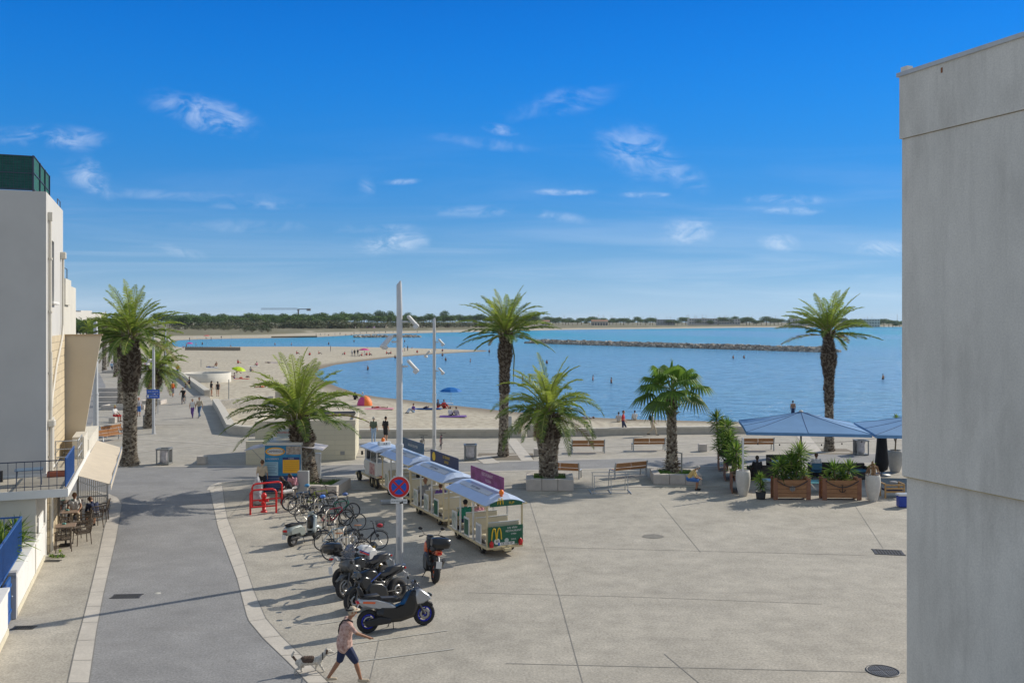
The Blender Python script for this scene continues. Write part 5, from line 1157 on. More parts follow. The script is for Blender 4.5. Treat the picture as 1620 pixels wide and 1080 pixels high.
# masts of the far marina
MG = 'masts above the far marina'
mm = MB().tube([(0,0,0), (0,0,1)], .01, 5).build('boat_mast', mat('mast_grey', (.45,.46,.48), .5)); first = True
for k in range(60):
    px = r.uniform(880,1425); D = 1900+r.uniform(-60,100); y = r.uniform(497,503); o = mm if first else mm.copy()
    if not first: COL.objects.link(o)
    first = False; hh = H+(HOR-y)/F*D+1; o.location = ((px-810)/F*D, D, -1); o.scale = (28,28,hh); tag(o, 'thin sailing boat mast above the far right shore', 'mast', MG)
# crane
D = 1150; cx = (472-810)/F*D; zc = H+(HOR-489.5)/F*D; t = thing('tower_crane', 'distant dark tower crane with long jib above the pines', 'crane', (cx, D, -1)); hz = zc+1
b = MB(); b.box((0,0,hz/2), (1.5,1.5,hz)); b.build('tower', mat('crane_steel', (.12,.13,.18), .6), t)
b = MB()
for z in (0, 1.6): b.box((-24,0,hz+z), (46,.5,.35))
for k in range(24): b.box((-2-1.9*k,0,hz+.8), (.25,.3,1.9), rot=Matrix.Rotation(.6*(1 if k % 2 else -1), 3, 'Y'))
b.build('jib', mat('crane_steel', (.12,.13,.18), .6), t)
b = MB(); b.box((7,0,hz+.4), (15,.8,1.0)); b.build('counter_jib', mat('crane_steel', (.12,.13,.18), .6), t); b = MB(); b.box((13,0,hz-.2), (5,1.6,3.0)); b.build('counterweight', M_frame, t); b = MB(); b.box((0,0,hz-.6), (2.4,1.8,2.4)); b.build('cab', M_frame, t)
# beach fence of posts
a, b_ = P(293,554,-.6), P(380,555,-.6); t = thing('sand_fence', 'long grey wooden sand fence across the far beach', 'fence', a); d = b_-a; b = MB()
for k in range(110): p = d*(k/109); b.box((p.x, p.y, .55), (.14,.06,1.1+.12*math.sin(k*1.3)))
b.build('picket', mat('old_wood', (.24,.21,.17), .9), t); b = MB(); b.box((d.x/2, d.y/2+.06, .7), (d.length,.05,.08), rz=math.atan2(d.y,d.x)); b.build('rail', mat('old_wood', (.24,.21,.17), .9), t)
a, b_ = W(430,534.4), W(502,533.4); t = thing('pile_row', 'row of old wooden piles along the far lagoon edge', 'groyne', (a[0], a[1], ZS)); b = MB(); n = 60
for k in range(n): b.tube([((b_[0]-a[0])*k/n, (b_[1]-a[1])*k/n, -1), ((b_[0]-a[0])*k/n, (b_[1]-a[1])*k/n, .9)], .35, 5)
b.build('piles', mat('pile_wood', (.15,.13,.09), .9), t)
# ================================================================ people: one remeshed continuous body each
SK = mat('skin', (.50,.27,.17), .6, noise=(6,.08)); SKD = mat('skin_tan', (.33,.16,.09), .6, noise=(6,.08)); SKB = mat('skin_dark', (.10,.045,.03), .6)
HB = mat('hair_dark', (.03,.02,.015), .7); HG = mat('hair_grey', (.40,.38,.35), .7); HBl = mat('hair_blond', (.45,.28,.12), .7); HR = mat('hair_brown', (.12,.06,.03), .7)
def cl(name, rgb): return mat('cloth_'+name, rgb, .85, noise=(9,.12))
CL = dict(white=cl('white',(.68,.67,.65)), black=cl('black',(.02,.02,.024)), navy=cl('navy',(.02,.03,.08)), blue=cl('blue',(.05,.15,.42)), jean=cl('jean',(.08,.14,.26)), red=cl('red',(.5,.03,.03)), orange=cl('orange',(.75,.18,.03)),
   pink=cl('pink',(.62,.28,.33)), grey=cl('grey',(.28,.28,.29)), olive=cl('olive',(.10,.13,.09)), beige=cl('beige',(.50,.42,.31)), green=cl('green',(.02,.22,.14)), purple=cl('purple',(.16,.08,.30)), yellow=cl('yellow',(.62,.45,.18)), lightblue=cl('lightblue',(.35,.48,.66)), plaid=mat('cloth_plaid',(.46,.24,.20),.9,noise=(14,.35,3),rgb2=(.62,.44,.38)), stripe=cl('stripe',(.45,.42,.42)))
def capsule(mb, a, b, ra, rb, flat=None, n=10):
    a = Vector(a); b = Vector(b); d = b-a; L_ = max(d.length, 1e-4); d = d/L_; pts = []; rad = []
    for k in range(4): t = -math.pi/2+k*math.pi/8; pts.append(a+d*ra*math.sin(t)); rad.append(max(.001, ra*math.cos(t)))
    pts.append(a); rad.append(ra); pts.append(b); rad.append(rb)
    for k in range(1, 5): t = k*math.pi/8; pts.append(b+d*rb*math.sin(t)); rad.append(max(.001, rb*math.cos(t)))
    mb.tube(pts, rad, n, flat=flat)
def pose(kind, **k):
    """joints in metres for a 1.75 m person facing -Y; returns dict"""
    J = dict(pel=(0,0,.95), chest=(0,.0,1.32), neck=(0,.0,1.47), head=(0,-.02,1.63), shL=(.19,0,1.42), shR=(-.19,0,1.42), elL=(.25,.03,1.14), elR=(-.25,.03,1.14), haL=(.25,-.06,.90), haR=(-.25,-.06,.90),
             hipL=(.09,0,.92), hipR=(-.09,0,.92), knL=(.10,-.02,.50), knR=(-.10,-.02,.50), anL=(.10,.02,.08), anR=(-.10,.02,.08))
    if kind == 'walk': J.update(knL=(.09,-.20,.52), anL=(.09,-.30,.10), knR=(-.09,.02,.48), anR=(-.09,.34,.16), elL=(.25,.10,1.15), haL=(.23,.12,.93), elR=(-.25,-.04,1.15), haR=(-.22,-.22,.98))
    if kind == 'sitchair': J.update({q: (v[0], v[1]+.1, v[2]-.40) for q, v in J.items() if q[:2] not in ('kn','an')}); J.update(knL=(.13,-.36,.50), knR=(-.13,-.36,.50), anL=(.13,-.36,.08), anR=(-.13,-.36,.08), haL=(.14,-.28,.62), haR=(-.14,-.28,.62), elL=(.26,-.02,.74), elR=(-.26,-.02,.74))
    if kind == 'hunch': J.update({q: (v[0], v[1]+.1, v[2]-.40) for q, v in J.items() if q[:2] not in ('kn','an')}); J.update(chest=(0,-.10,.86), neck=(0,-.22,.98), head=(0,-.34,1.08), shL=(.19,-.16,.94), shR=(-.19,-.16,.94), elL=(.2,-.28,.66), elR=(-.2,-.28,.66), haL=(.05,-.46,.58), haR=(-.05,-.46,.58), knL=(.16,-.36,.50), knR=(-.16,-.36,.50), anL=(.14,-.30,.08), anR=(-.14,-.30,.08))
    if kind == 'sitground': J.update({q: (v[0], v[1]+.1, v[2]-.83) for q, v in J.items() if q[:2] not in ('kn','an')}); J.update(knL=(.14,-.34,.42), knR=(-.14,-.34,.42), anL=(.14,-.62,.07), anR=(-.14,-.62,.07), haL=(.2,-.3,.36), haR=(-.2,-.3,.36), elL=(.27,.02,.34), elR=(-.27,.02,.34))
    if kind == 'lie': J = dict(pel=(0,0,.12), chest=(0,.36,.13), neck=(0,.52,.13), head=(0,.68,.14), shL=(.19,.46,.12), shR=(-.19,.46,.12), elL=(.28,.2,.07), elR=(-.28,.2,.07), haL=(.22,-.02,.06), haR=(-.22,-.02,.06), hipL=(.09,-.03,.11), hipR=(-.09,-.03,.11), knL=(.11,-.45,.11), knR=(-.11,-.45,.14), anL=(.12,-.85,.07), anR=(-.12,-.85,.07))
    if kind == 'cycle': J.update({q: (v[0], v[1], v[2]+.03) for q, v in J.items() if q[:2] not in ('kn','an')}); J.update(chest=(0,-.18,1.30), neck=(0,-.26,1.43), head=(0,-.32,1.57), shL=(.19,-.2,1.38), shR=(-.19,-.2,1.38), elL=(.28,-.36,1.14), elR=(-.28,-.36,1.14), haL=(.26,-.58,1.04), haR=(-.26,-.58,1.04), knL=(.1,-.34,.75), anL=(.1,-.2,.36), knR=(-.1,-.22,.55), anR=(-.1,-.06,.16))
    J.update(k); return J
def person(label, loc, heading=0.0, kind='stand', shirt='white', pants='navy', skin=SK, hair=HB, shoes='black', sleeve=.5, leg=1.0, h=1.75, hat=None, J=None, voxel=.03, group=None, longhair=False, name='person', bag=None, fat=1.0, bare=False, tail=0):
    J = J or pose(kind); s = h/1.75; V3 = {q: Vector(v) for q, v in J.items()}
    shm = skin if bare else CL[shirt]; parts = []  # (a, b, ra, rb, material, flat)
    def seg(a, b, ra, rb, m, flat=None): parts.append((Vector(a), Vector(b), ra, rb, m, flat))
    pel, ch, nk, hd = V3['pel'], V3['chest'], V3['neck'], V3['head']
    for sx in (-1, 1):
        seg(pel+Vector((sx*.055,0,.02)), ch+Vector((sx*.08,0,-.02)), .105*fat, .115*fat, shm); seg(ch+Vector((sx*.08,0,0)), V3['shL' if sx > 0 else 'shR']+Vector((0,0,-.02)), .10*fat, .065, shm)
        seg(pel+Vector((sx*.06,0,-.03)), pel+Vector((sx*.07,0,.03)), .11*fat, .105*fat, CL[pants])
    if tail: seg(pel+Vector((-.05,0,.05)), pel+Vector((-.05,0,-tail)), .13*fat, .135*fat, shm); seg(pel+Vector((.05,0,.05)), pel+Vector((.05,0,-tail)), .13*fat, .135*fat, shm)
    seg(ch+(nk-ch)*.3, nk, .08, .058, skin if bare else shm); seg(nk, hd, .052, .055, skin)
    hdir = Vector((0,-1,0)) if kind != 'lie' else Vector((0,0,1)); up = (hd-nk).normalized()
    seg(hd+up*.03-hdir*.012, hd+up*.03-hdir*.010+up*.03, .098, .094, hair if not hat else CL[hat]); seg(hd-up*.02+hdir*.022, hd+up*.045+hdir*.020, .076, .082, skin); seg(hd-up*.075+hdir*.045, hd-up*.06+hdir*.04, .036, .05, skin)
    seg(hd-up*.01+hdir*.105, hd-up*.025+hdir*.11, .012, .016, skin)
    for sx in (-1, 1): seg(hd+Vector((sx*.092,0,0)), hd+Vector((sx*.095,0,0))+up*.02, .018, .02, skin)
    if longhair: seg(hd-hdir*.05+up*.02, hd-hdir*.08-up*.26, .085, .06, hair)
    for q in 'LR':
        sh, el, ha = V3['sh'+q], V3['el'+q], V3['ha'+q]; um = shm if sleeve > 0 else skin
        e1 = sh.lerp(el, min(1, max(.25, sleeve*2)) if sleeve < .5 else 1.0); seg(sh, e1, .060, .050, um)
        if sleeve < .5: seg(e1, el, .044, .040, skin)
        fm_ = shm if sleeve > .9 else skin; seg(el, ha, .041, .030, fm_)
        hv = (ha-el).normalized(); sdv = Vector((1 if q == 'L' else -1, 0, 0)); seg(ha+hv*.02, ha+hv*.085, .030, .034, skin)
        if voxel <= .02:
            for f in range(4): o = ha+hv*.09+Vector((0,(f-1.5)*.021,0)); seg(o, o+hv*(.062+.012*(1-abs(f-1.4)))+Vector((0,0,0))-sdv*.012, .0095, .008, skin)
            seg(ha+hv*.03+hdir*.03, ha+hv*.075+hdir*.062, .011, .010, skin)
        else: seg(ha+hv*.09, ha+hv*.145, .026, .018, skin)
        hp, kn, an = V3['hip'+q], V3['kn'+q], V3['an'+q]; pm = CL[pants]
        if leg >= .99: seg(hp, kn, .092*fat, .066, pm); seg(kn, an+Vector((0,0,.02)), .064, .052, pm)
        else: e2 = hp.lerp(kn, min(1, leg*2)); seg(hp, e2, .098*fat, .086, pm); seg(e2, kn, .062, .054, skin); seg(kn, kn.lerp(an,.35), .053, .056, skin); seg(kn.lerp(an,.35), an, .056, .036, skin)
        fd = Vector((0,-1,0)) if kind != 'lie' else Vector((0,0,1)); seg(an+Vector((0,0,-.03))-fd*.03, an+fd*.17+Vector((0,0,-.045)), .042, .034, CL[shoes] if shoes else skin)
    mb = MB()
    for (a, b, ra, rb, m, fl) in parts: capsule(mb, a*s, b*s, ra*s, rb*s)
    me = bpy.data.meshes.new('tmp'); me.from_pydata(mb.v, [], mb.f); me.update(); tmp = bpy.data.objects.new('tmp', me); COL.objects.link(tmp)
    md = tmp.modifiers.new('r', 'REMESH'); md.mode = 'VOXEL'; md.voxel_size = voxel*.75; md.use_smooth_shade = True
    sm = tmp.modifiers.new('s', 'SMOOTH'); sm.factor = .5; sm.iterations = 2 if voxel > .02 else 3
    dg = bpy.context.evaluated_depsgraph_get(); nm = bpy.data.meshes.new_from_object(tmp.evaluated_get(dg)); bpy.data.objects.remove(tmp)
    nf = len(nm.polygons); cen = np.empty(nf*3); nm.polygons.foreach_get('center', cen); cen = cen.reshape(-1, 3)/s
    best = np.full(nf, 1e9); mi = np.zeros(nf, int); ml = []
    for (a, b, ra, rb, m, fl) in parts:
        if m not in ml: ml.append(m)
        A = np.array(a); Bv = np.array(b)-A; dd = max(1e-8, Bv@Bv); t = np.clip((cen-A)@Bv/dd, 0, 1); dist = np.linalg.norm(cen-A-t[:, None]*Bv, axis=1)-(ra+(rb-ra)*t)
        k = dist < best; best[k] = dist[k]; mi[k] = ml.index(m)
    nm.name = name; nm.materials.clear()
    for m in ml: nm.materials.append(m)
    nm.polygons.foreach_set('material_index', mi.tolist()); nm.polygons.foreach_set('use_smooth', [True]*nf)
    o = bpy.data.objects.new(name, nm); COL.objects.link(o); o.location = loc; o.rotation_euler = (0, 0, heading)
    if hat:
        hb = MB(); c = (hd+up*.075)*s; hb.lathe([(.10*s,0), (.165*s if hat in ('white','beige') else .11*s,-.012*s), (.10*s,.004)], 18, c=c); hb.build('hat_brim', CL[hat], o)
    if bag: 
        bb = MB(); c = (ch+Vector((0,.17,0)))*s; bb.box(c, (.30,.16,.42), bev=.05); bb.build('backpack', CL[bag], o)
    tag(o, label, 'person', group); return o
def at(px, py, z=0.0): return P(px, py, z)
def atb(px, py):
    p = P(px, py, -.6)
    for _ in range(4): z = max(terrain_z(p.x, p.y), ZS); p = P(px, py, z)
    return p
def wade(px, py, depth=.85): p = P(px, py, ZS); return Vector((p.x, p.y, ZS-depth))
# promenade walkers (heading 0 = facing the camera)
person('woman in white top and lilac trousers walking beside a man on the promenade', at(304.5,661), .1, 'walk', 'white', 'purple', hair=HR, sleeve=0, h=1.62)
person('man in pale shirt and jeans with bag strap walking beside a woman', at(315.5,660.5), -.1, 'walk', 'beige', 'jean', sleeve=.5, h=1.75)
person('walker in dark top with bright orange backpack going up the promenade', at(273.5,628.5), 3.3, 'walk', 'red', 'grey', sleeve=.3, leg=.5, bag='orange')
person('person in black top riding a bicycle toward the camera on the promenade', at(290.5,639), .1, 'cycle', 'black', 'black', sleeve=.3, leg=.5, h=1.72)
person('person in black sitting on the left sea wall', at(298.5,613), -1.1, 'sitchair', 'black', 'black', sleeve=.2, skin=SKD, leg=.5)
person('walker in pale blue shirt and dark shorts far up the promenade', at(258.5,600), 3.2, 'walk', 'lightblue', 'navy', leg=.5, voxel=.035)
person('walker in dark clothes beside the pale blue shirt far up the promenade', at(252,597), 3.2, 'walk', 'black', 'black', voxel=.035)
person('long haired walker in dark top and blue shorts far up the promenade', at(269,595), 3.1, 'walk', 'navy', 'blue', leg=.4, longhair=True, voxel=.035)
person('walker partly hidden by the blue direction signs', at(250,636), 3.1, 'walk', 'white', 'navy', leg=.4, bag='black', voxel=.035)
person('woman in striped top and blue shorts standing left of the second palm', at(219.5,658.5), .6, 'stand', 'stripe', 'blue', hair=mat('hair_red',(.45,.12,.05),.7), leg=.5, h=1.62)
o = person('sunbather in yellow cap and white shirt reclining by the tall thick palm', at(183,666.5)+Vector((0,0,-.02)), 1.3, 'sitchair', 'white', 'red', skin=SKD, hat='yellow', leg=.5)
person('walker in red far up the left promenade between the palms', at(205,583), 3.0, 'walk', 'red', 'grey', voxel=.04)
person('small walker in blue far up the left promenade near the dry fronded palm', at(177,589), 3.0, 'walk', 'lightblue', 'navy', voxel=.04)
person('bather with long dark hair in black top at the beach entry, left of the pair', at(334.5,626.5), 2.4, 'stand', 'black', 'beige', hair=HB, longhair=True, sleeve=.3, leg=.15, h=1.68)
person('bather in black bikini top at the beach entry, right of the pair', at(344.5,626.5), 3.8, 'stand', 'black', 'black', hair=HB, longhair=True, sleeve=0, leg=.1, h=1.62)
person('man in olive polo and jeans standing at the sea wall behind the train', at(591,700), 2.9, 'stand', 'olive', 'lightblue', hair=HG, sleeve=.45, fat=1.15)
person('man in black top and shorts standing at the sea wall behind the train', at(610,700), 2.5, 'stand', 'black', 'black', sleeve=.45, leg=.4, h=1.78)
person('man in black and red shirt walking along the right sea wall', at(986,687), 1.3, 'walk', 'red', 'navy', hair=HR, sleeve=.45)
person('grey walker with black backpack and pale trousers along the right sea wall', at(1032,689), 1.4, 'walk', 'grey', 'beige', hair=HG, bag='black')
person('man in yellow shirt hunched on the right end of the fan palm planter', at(1100,775)+Vector((-.22,.12,0)), 1.25, 'hunch', 'yellow', 'blue', skin=SKD, hair=HG, sleeve=.45, leg=.5, voxel=.022)
person('young man in black top and white shorts bent forward near the hydrant', at(457,793), -.9, 'hunch', 'black', 'white', skin=SKB, sleeve=.3, leg=.5, voxel=.022, shoes='grey')
person('man in pink shirt sitting with back turned beside the one in black', at(466,787), -.4, 'hunch', 'pink', 'grey', skin=SKB, sleeve=.45, voxel=.022)
o = MB().box((0,0,.21), (1.3,.45,.42), bev=.02).build('stone_block', M_pstone, None, P(463,785)+Vector((.15,.28,0)), .1); tag(o, 'stone block seat under the two seated men by the kiosk', 'stone block', 'stone block seats')
person('woman in pale pink top and black trousers standing at the kiosk left side', at(413,784)+Vector((0,.2,0)), 3.3, 'stand', 'beige', 'black', hair=HR, sleeve=.5, h=1.66)
t = thing('folded_parasol', 'folded grey white parasol cloth standing behind the red hoops', 'parasol', P(407,798)); b = MB(); b.lathe([(.05,.0), (.26,.05), (.30,.3), (.24,.7), (.16,1.05), (.06,1.28), (0,1.3)], 11); b.build('cloth', mat('grey_cloth', (.40,.41,.43), .8, noise=(5,.25), bump=(6,.8,.08)), t); b = MB(); b.tube([(0,0,1.2), (0,0,1.42)], .02, 6); b.build('pole', M_grey, t)
# cafe customers
person('blond woman in white top seated at the cafe table under the awning', at(118,829), .5, 'sitchair', 'white', 'beige', skin=SKD, hair=HBl, sleeve=.2, voxel=.02, h=1.65)
person('man in dark blue shirt seated with back turned at the cafe table', at(149,834), -2.3, 'hunch', 'navy', 'grey', hair=HR, sleeve=.5, leg=.5, voxel=.02, fat=1.15)
# parasol terrace guests
person('guest in black seated with back turned on the terrace left of the big yucca', at(1204,766)+Vector((0,.8,0)), 3.1, 'sitchair', 'black', 'black', skin=SKB, sleeve=.5)
person('guest in white shirt seated with back turned on the terrace right of the big yucca', at(1291,757), 3.0, 'sitchair', 'white', 'navy', hair=HR, sleeve=.5)
# sand: sitting and lying people
person('person in white on the lilac towel, left of the seated pair', atb(713,658), 2.6, 'sitground', 'white', 'black', hair=HB); person('person in pale grey top on the lilac towel, right of the seated pair', atb(722,658), 3.0, 'sitground', 'stripe', 'grey', hair=HR)
person('man sitting low on the beach in front of the blue parasol', atb(694,645), 1.2, 'sitground', 'navy', 'red', skin=SKD); person('sunbather in red beside the blue beach parasol', atb(703,645.5), .6, 'sitground', 'red', 'red', skin=SKD)
person('person in blue and purple sitting on the sand just right of the tallest lamp', atb(653,652.5), -.9, 'sitground', 'purple', 'lightblue'); 
person('seated person in pale clothes near the water, left one of the pair above the wall', atb(979,667), 2.9, 'sitground', 'stripe', 'beige', fat=1.2); person('seated person in white near the water, right one of the pair above the wall', atb(1004,664), 3.2, 'sitground', 'white', 'beige', fat=1.2)
person('dark haired head and shoulders behind the pink and orange tent, left', atb(562,632), 3, 'sitground', 'black', 'black'); person('person in white cap behind the pink and orange tent, right', atb(574,632), 3, 'sitground', 'lightblue', 'navy', hat='white')
k = 0
for (px, py, kd_, sh, pt, lab) in [(342,579,'sitground','black','black','sunbather sitting beside a pale blue towel on the left sand'), (332,581,'lie','blue','navy','sunbather lying on a pale blue towel on the left sand'), (377,575,'sitground','red','black','sunbather leaning back on the sand, second group from the left'), (406,578.5,'sitground','pink','black','sunbather in pink sitting beside a white towel on the sand'),
    (370,598.5,'sitground','white','blue','person in white under the neon yellow beach parasol'), (381,598.5,'lie','red','red','sunbather on a red towel under the neon yellow beach parasol'), (375,590,'sitground','stripe','beige','person sitting just behind the neon yellow beach parasol'), (397,588,'sitground','grey','black','sunbather sitting right of the neon yellow beach parasol'),
    (424,574,'lie','navy','black','sunbather lying on a dark towel near the leaning palm crown'), (412,613,'lie','orange','black','sunbather lying on the sand left of the leaning palm crown'), (392,596.5,'lie','pink','navy','sunbather lying flat just right of the neon yellow parasol'),
    (600,646,'lie','red','pink','sunbather lying on a pink and purple towel right of the tent'), (674,646,'lie','navy','navy','sunbather lying on a dark blue towel between the two lamps'), (928,662,'lie','lightblue','white','sunbather lying on the sand right of the stout palm crown')]:
    p = atb(px, py); person(lab, p, k*1.3, kd_, sh, pt, skin=SKD if k % 2 else SK, sleeve=.0, leg=.1, voxel=.035); k += 1
# spit and far sand people
SPG = 'tiny people on the sandspit and far beach'
people_small = [person('tiny dark clad figure standing on the far sand', (0,0,0), 0, 'stand', 'black', 'navy', voxel=.06, group=SPG), person('tiny figure in light clothes standing on the far sand', (0,0,0), 0, 'stand', 'white', 'grey', voxel=.06, group=SPG), person('tiny seated figure on the far sand', (0,0,0), 0, 'sitground', 'red', 'navy', voxel=.06, group=SPG), person('tiny bather standing in the water, seen as a small dark shape', (0,0,0), 0, 'stand', 'navy', 'navy', bare=True, skin=SKD, sleeve=0, leg=.3, voxel=.06, group='bathers standing in the sea')]
fu = set()
def small(i, loc, rz, group=None, lab=None):
    o = people_small[i]
    if i in fu: o = copy_tree(o, None, {})
    fu.add(i); o.location = loc; o.rotation_euler = (0,0,rz)
    if lab: o['label'] = lab
    if group: o['group'] = group
    return o
for (px, py, i) in [(557,563,1),(561,563,0),(566,562,0),(572,563,2),(580,562,2),(585,562,2),(577,561,1),(640,556,1),(645,555,0),(636,557,2),(612,560,2),(618,560,2),(523,556,0),(700,556,2),(660,558,2),(505,560,2),(490,562,2),(470,560,2),(545,561,2),
                    (500,531.5,0),(507,531,1),(514,531,0),(520,530.5,2),(530,530.5,1),(538,530,0),(547,530,2),(560,528.8,0),(570,528.6,1),(580,528,0),(600,527.4,1),(610,527.3,0),(622,527,0),(334,538,0),(350,536,0),(326,535.5,2),(366,536,1),(290,550.5,2),(300,539,0),(312,538,1),(556,530,2),(592,527.7,0),(660,526.4,0),(690,526,1),(715,525.5,0)]:
    small(i, atb(px, py), px*.7)
for (px, py) in [(582,585),(625,566.5),(705,570.5),(744,573),(774,558),(581,554.5),(602,552),(652,554),(700,563),(827,603),(838,604),(865,575),(938,602),(967,606),(1160,567),(1397,600),(1177,566.5),(1305,617),(435,546),(320,545),(310,547),(295,548),(365,550),(461,546),(520,545),(612,536),(647,534.5),(655,534.5),(821,537),(640,541),(560,541)]:
    small(3, wade(px, py, .82 if py > 560 else .6), px*1.1, 'bathers standing in the sea')
person('man with bare back standing in the shallows above the blue parasol tip', wade(1254.5,655,.35), 3.1, 'stand', 'white', 'navy', bare=True, skin=SKD, sleeve=0, leg=.5)
# towels, tent, parasols on the sand
def towel(px, py, m, lab, rz=.2, s=(1.9,.95)):
    p = atb(px, py); o = MB().box((0,0,.03), (s[0],s[1],.03), bev=.01).build('beach_towel', m, None, p, rz); tag(o, lab, 'towel', 'beach towels')
towel(717,658.6,CL['purple'],'lilac towel under the seated pair on the sand',.1,(2.6,1.6)); towel(600,646.6,CL['pink'],'pink towel right of the tent',.1,(3,1.6)); towel(332,581.5,CL['lightblue'],'pale blue towel on the left sand',.0,(3,1.3)); towel(398,579.3,CL['white'],'white towel on the sand left of the leaning palm',0,(2.6,1.2)); towel(381,599.2,CL['red'],'red towel under the neon yellow parasol',0,(2.6,1.2)); towel(674,646.6,CL['blue'],'dark blue towel between the two lamps',.1,(3.4,1.2)); towel(437,573.5,CL['purple'],'purple towel near the leaning palm crown',.2,(3,1.2)); towel(848,662,CL['white'],'white towel on the sand left of the stout palm crown',.1)
def beach_parasol(px, py, m, lab, tilt=0.0, r_=1.15, h=1.9):
    p = atb(px, py); t = thing('beach_parasol', lab, 'parasol', p, 0, 'beach parasols'); b = MB(); n = 8; b.lathe([(0,h+.42), (r_*.35,h+.36), (r_*.75,h+.18), (r_,h-.05), (r_*.97,h-.05), (r_*.72,h+.12), (0,h+.32)], 8, smooth=False); cpy = b.build('canopy', m, t); cpy.rotation_euler = (tilt*.4, tilt, 0)
    b = MB(); b.tube([(0,0,-.2), (0,0,h+.35)], .02, 6); b.build('pole', M_grey, t)
beach_parasol(713.5,646,mat('parasol_blue',(.01,.20,.62),.6,transl=.3),'bright blue beach parasol near the water right of the second lamp', 0, 1.25, 1.9)
beach_parasol(375,598,mat('parasol_neon',(.62,.80,.02),.6,transl=.3),'neon yellow green beach parasol on the left sand', .22, 1.15, 1.45)
beach_parasol(576,563.5,mat('parasol_pink',(.75,.05,.35),.6,transl=.3),'small pink beach parasol on the sandspit', 0, 1.5, 1.7); beach_parasol(300,548.8,mat('parasol_pink',(.75,.05,.35),.6,transl=.3),'tiny pink parasol by the lagoon on the far left', 0, 1.2, 1.2); beach_parasol(327,536,mat('parasol_red',(.65,.08,.08),.6),'tiny red parasol on the far left beach', 0, 1.8, 1.6)
p = atb(577,641); t = thing('beach_tent', 'pink and orange dome beach tent at the waterline behind the leaning palm', 'tent', p, .1); t.scale = (.85,.85,.85)
for s_, m in ((-1, mat('tent_pink', (.60,.06,.22), .6)), (1, mat('tent_orange', (.85,.20,.03), .6))):
    b = MB(); vs = []; fs = []
    for i in range(9):
        ph = (math.pi/2)*i/8
        for j in range(9): th = math.pi*j/8; vs.append((s_*1.0*math.cos(ph)*abs(math.sin(th))**.7*.98+.001*s_, -math.cos(th)*.9, 1.25*math.sin(ph)*math.sin(th)**.8))
    for i in range(8):
        for j in range(8): a = i*9+j; fs.append((a, a+1, a+10, a+9) if s_ < 0 else (a, a+9, a+10, a+1))
    b.add(vs, fs, smooth=True); b.build('fabric', m, t)
p = atb(711,645.5); t = thing('folding_table', 'small folding table under the bright blue beach parasol', 'table', p); b = MB(); b.box((0,0,.55), (.8,.5,.03)); b.build('table_top', M_sgnwhite, t)
for x in (-.35,.35): b = MB(); b.tube([(x,-.2,0), (x,.2,.55)], .015, 5); b.tube([(x,.2,0), (x,-.2,.55)], .015, 5); b.build('leg', M_grey, t)
# ---- the man walking his dog, lower centre
mp = P(545, 1079); J = pose('walk', pel=(0,0,.93), chest=(0,-.05,1.28), neck=(0,-.11,1.44), head=(0,-.17,1.59), shL=(.22,-.05,1.39), shR=(-.22,-.08,1.39), hipL=(.09,0,.91), hipR=(-.09,0,.91),
   knL=(.09,.10,.50), anL=(.08,.36,.12), knR=(-.09,-.24,.52), anR=(-.09,-.36,.09), elL=(.28,.06,1.12), haL=(.25,.02,.90), elR=(-.27,-.26,1.20), haR=(-.22,-.50,1.08))
man = person('man in hat, pink checked shirt and dark shorts walking with a small dog', mp, R(102), 'walk', 'plaid', 'navy', skin=SKD, hair=HG, shoes='beige', sleeve=.42, leg=.49, h=1.76, hat='beige', J=J, voxel=.0135, fat=1.36, tail=.06)
b = MB(); b.tube([(-.13,-.19,1.42), (-.11,-.08,1.475), (-.04,.04,1.44), (.06,.105,1.32), (.14,.13,1.16), (.20,.11,1.0), (.24,.02,.96)], .018, 6); b.build('strap', CL['black'], man)
b = MB(); b.lathe([(.108,.0), (.112,.045)], 18, c=(0,-.13,1.655)); b.build('hat_band', CL['black'], man)
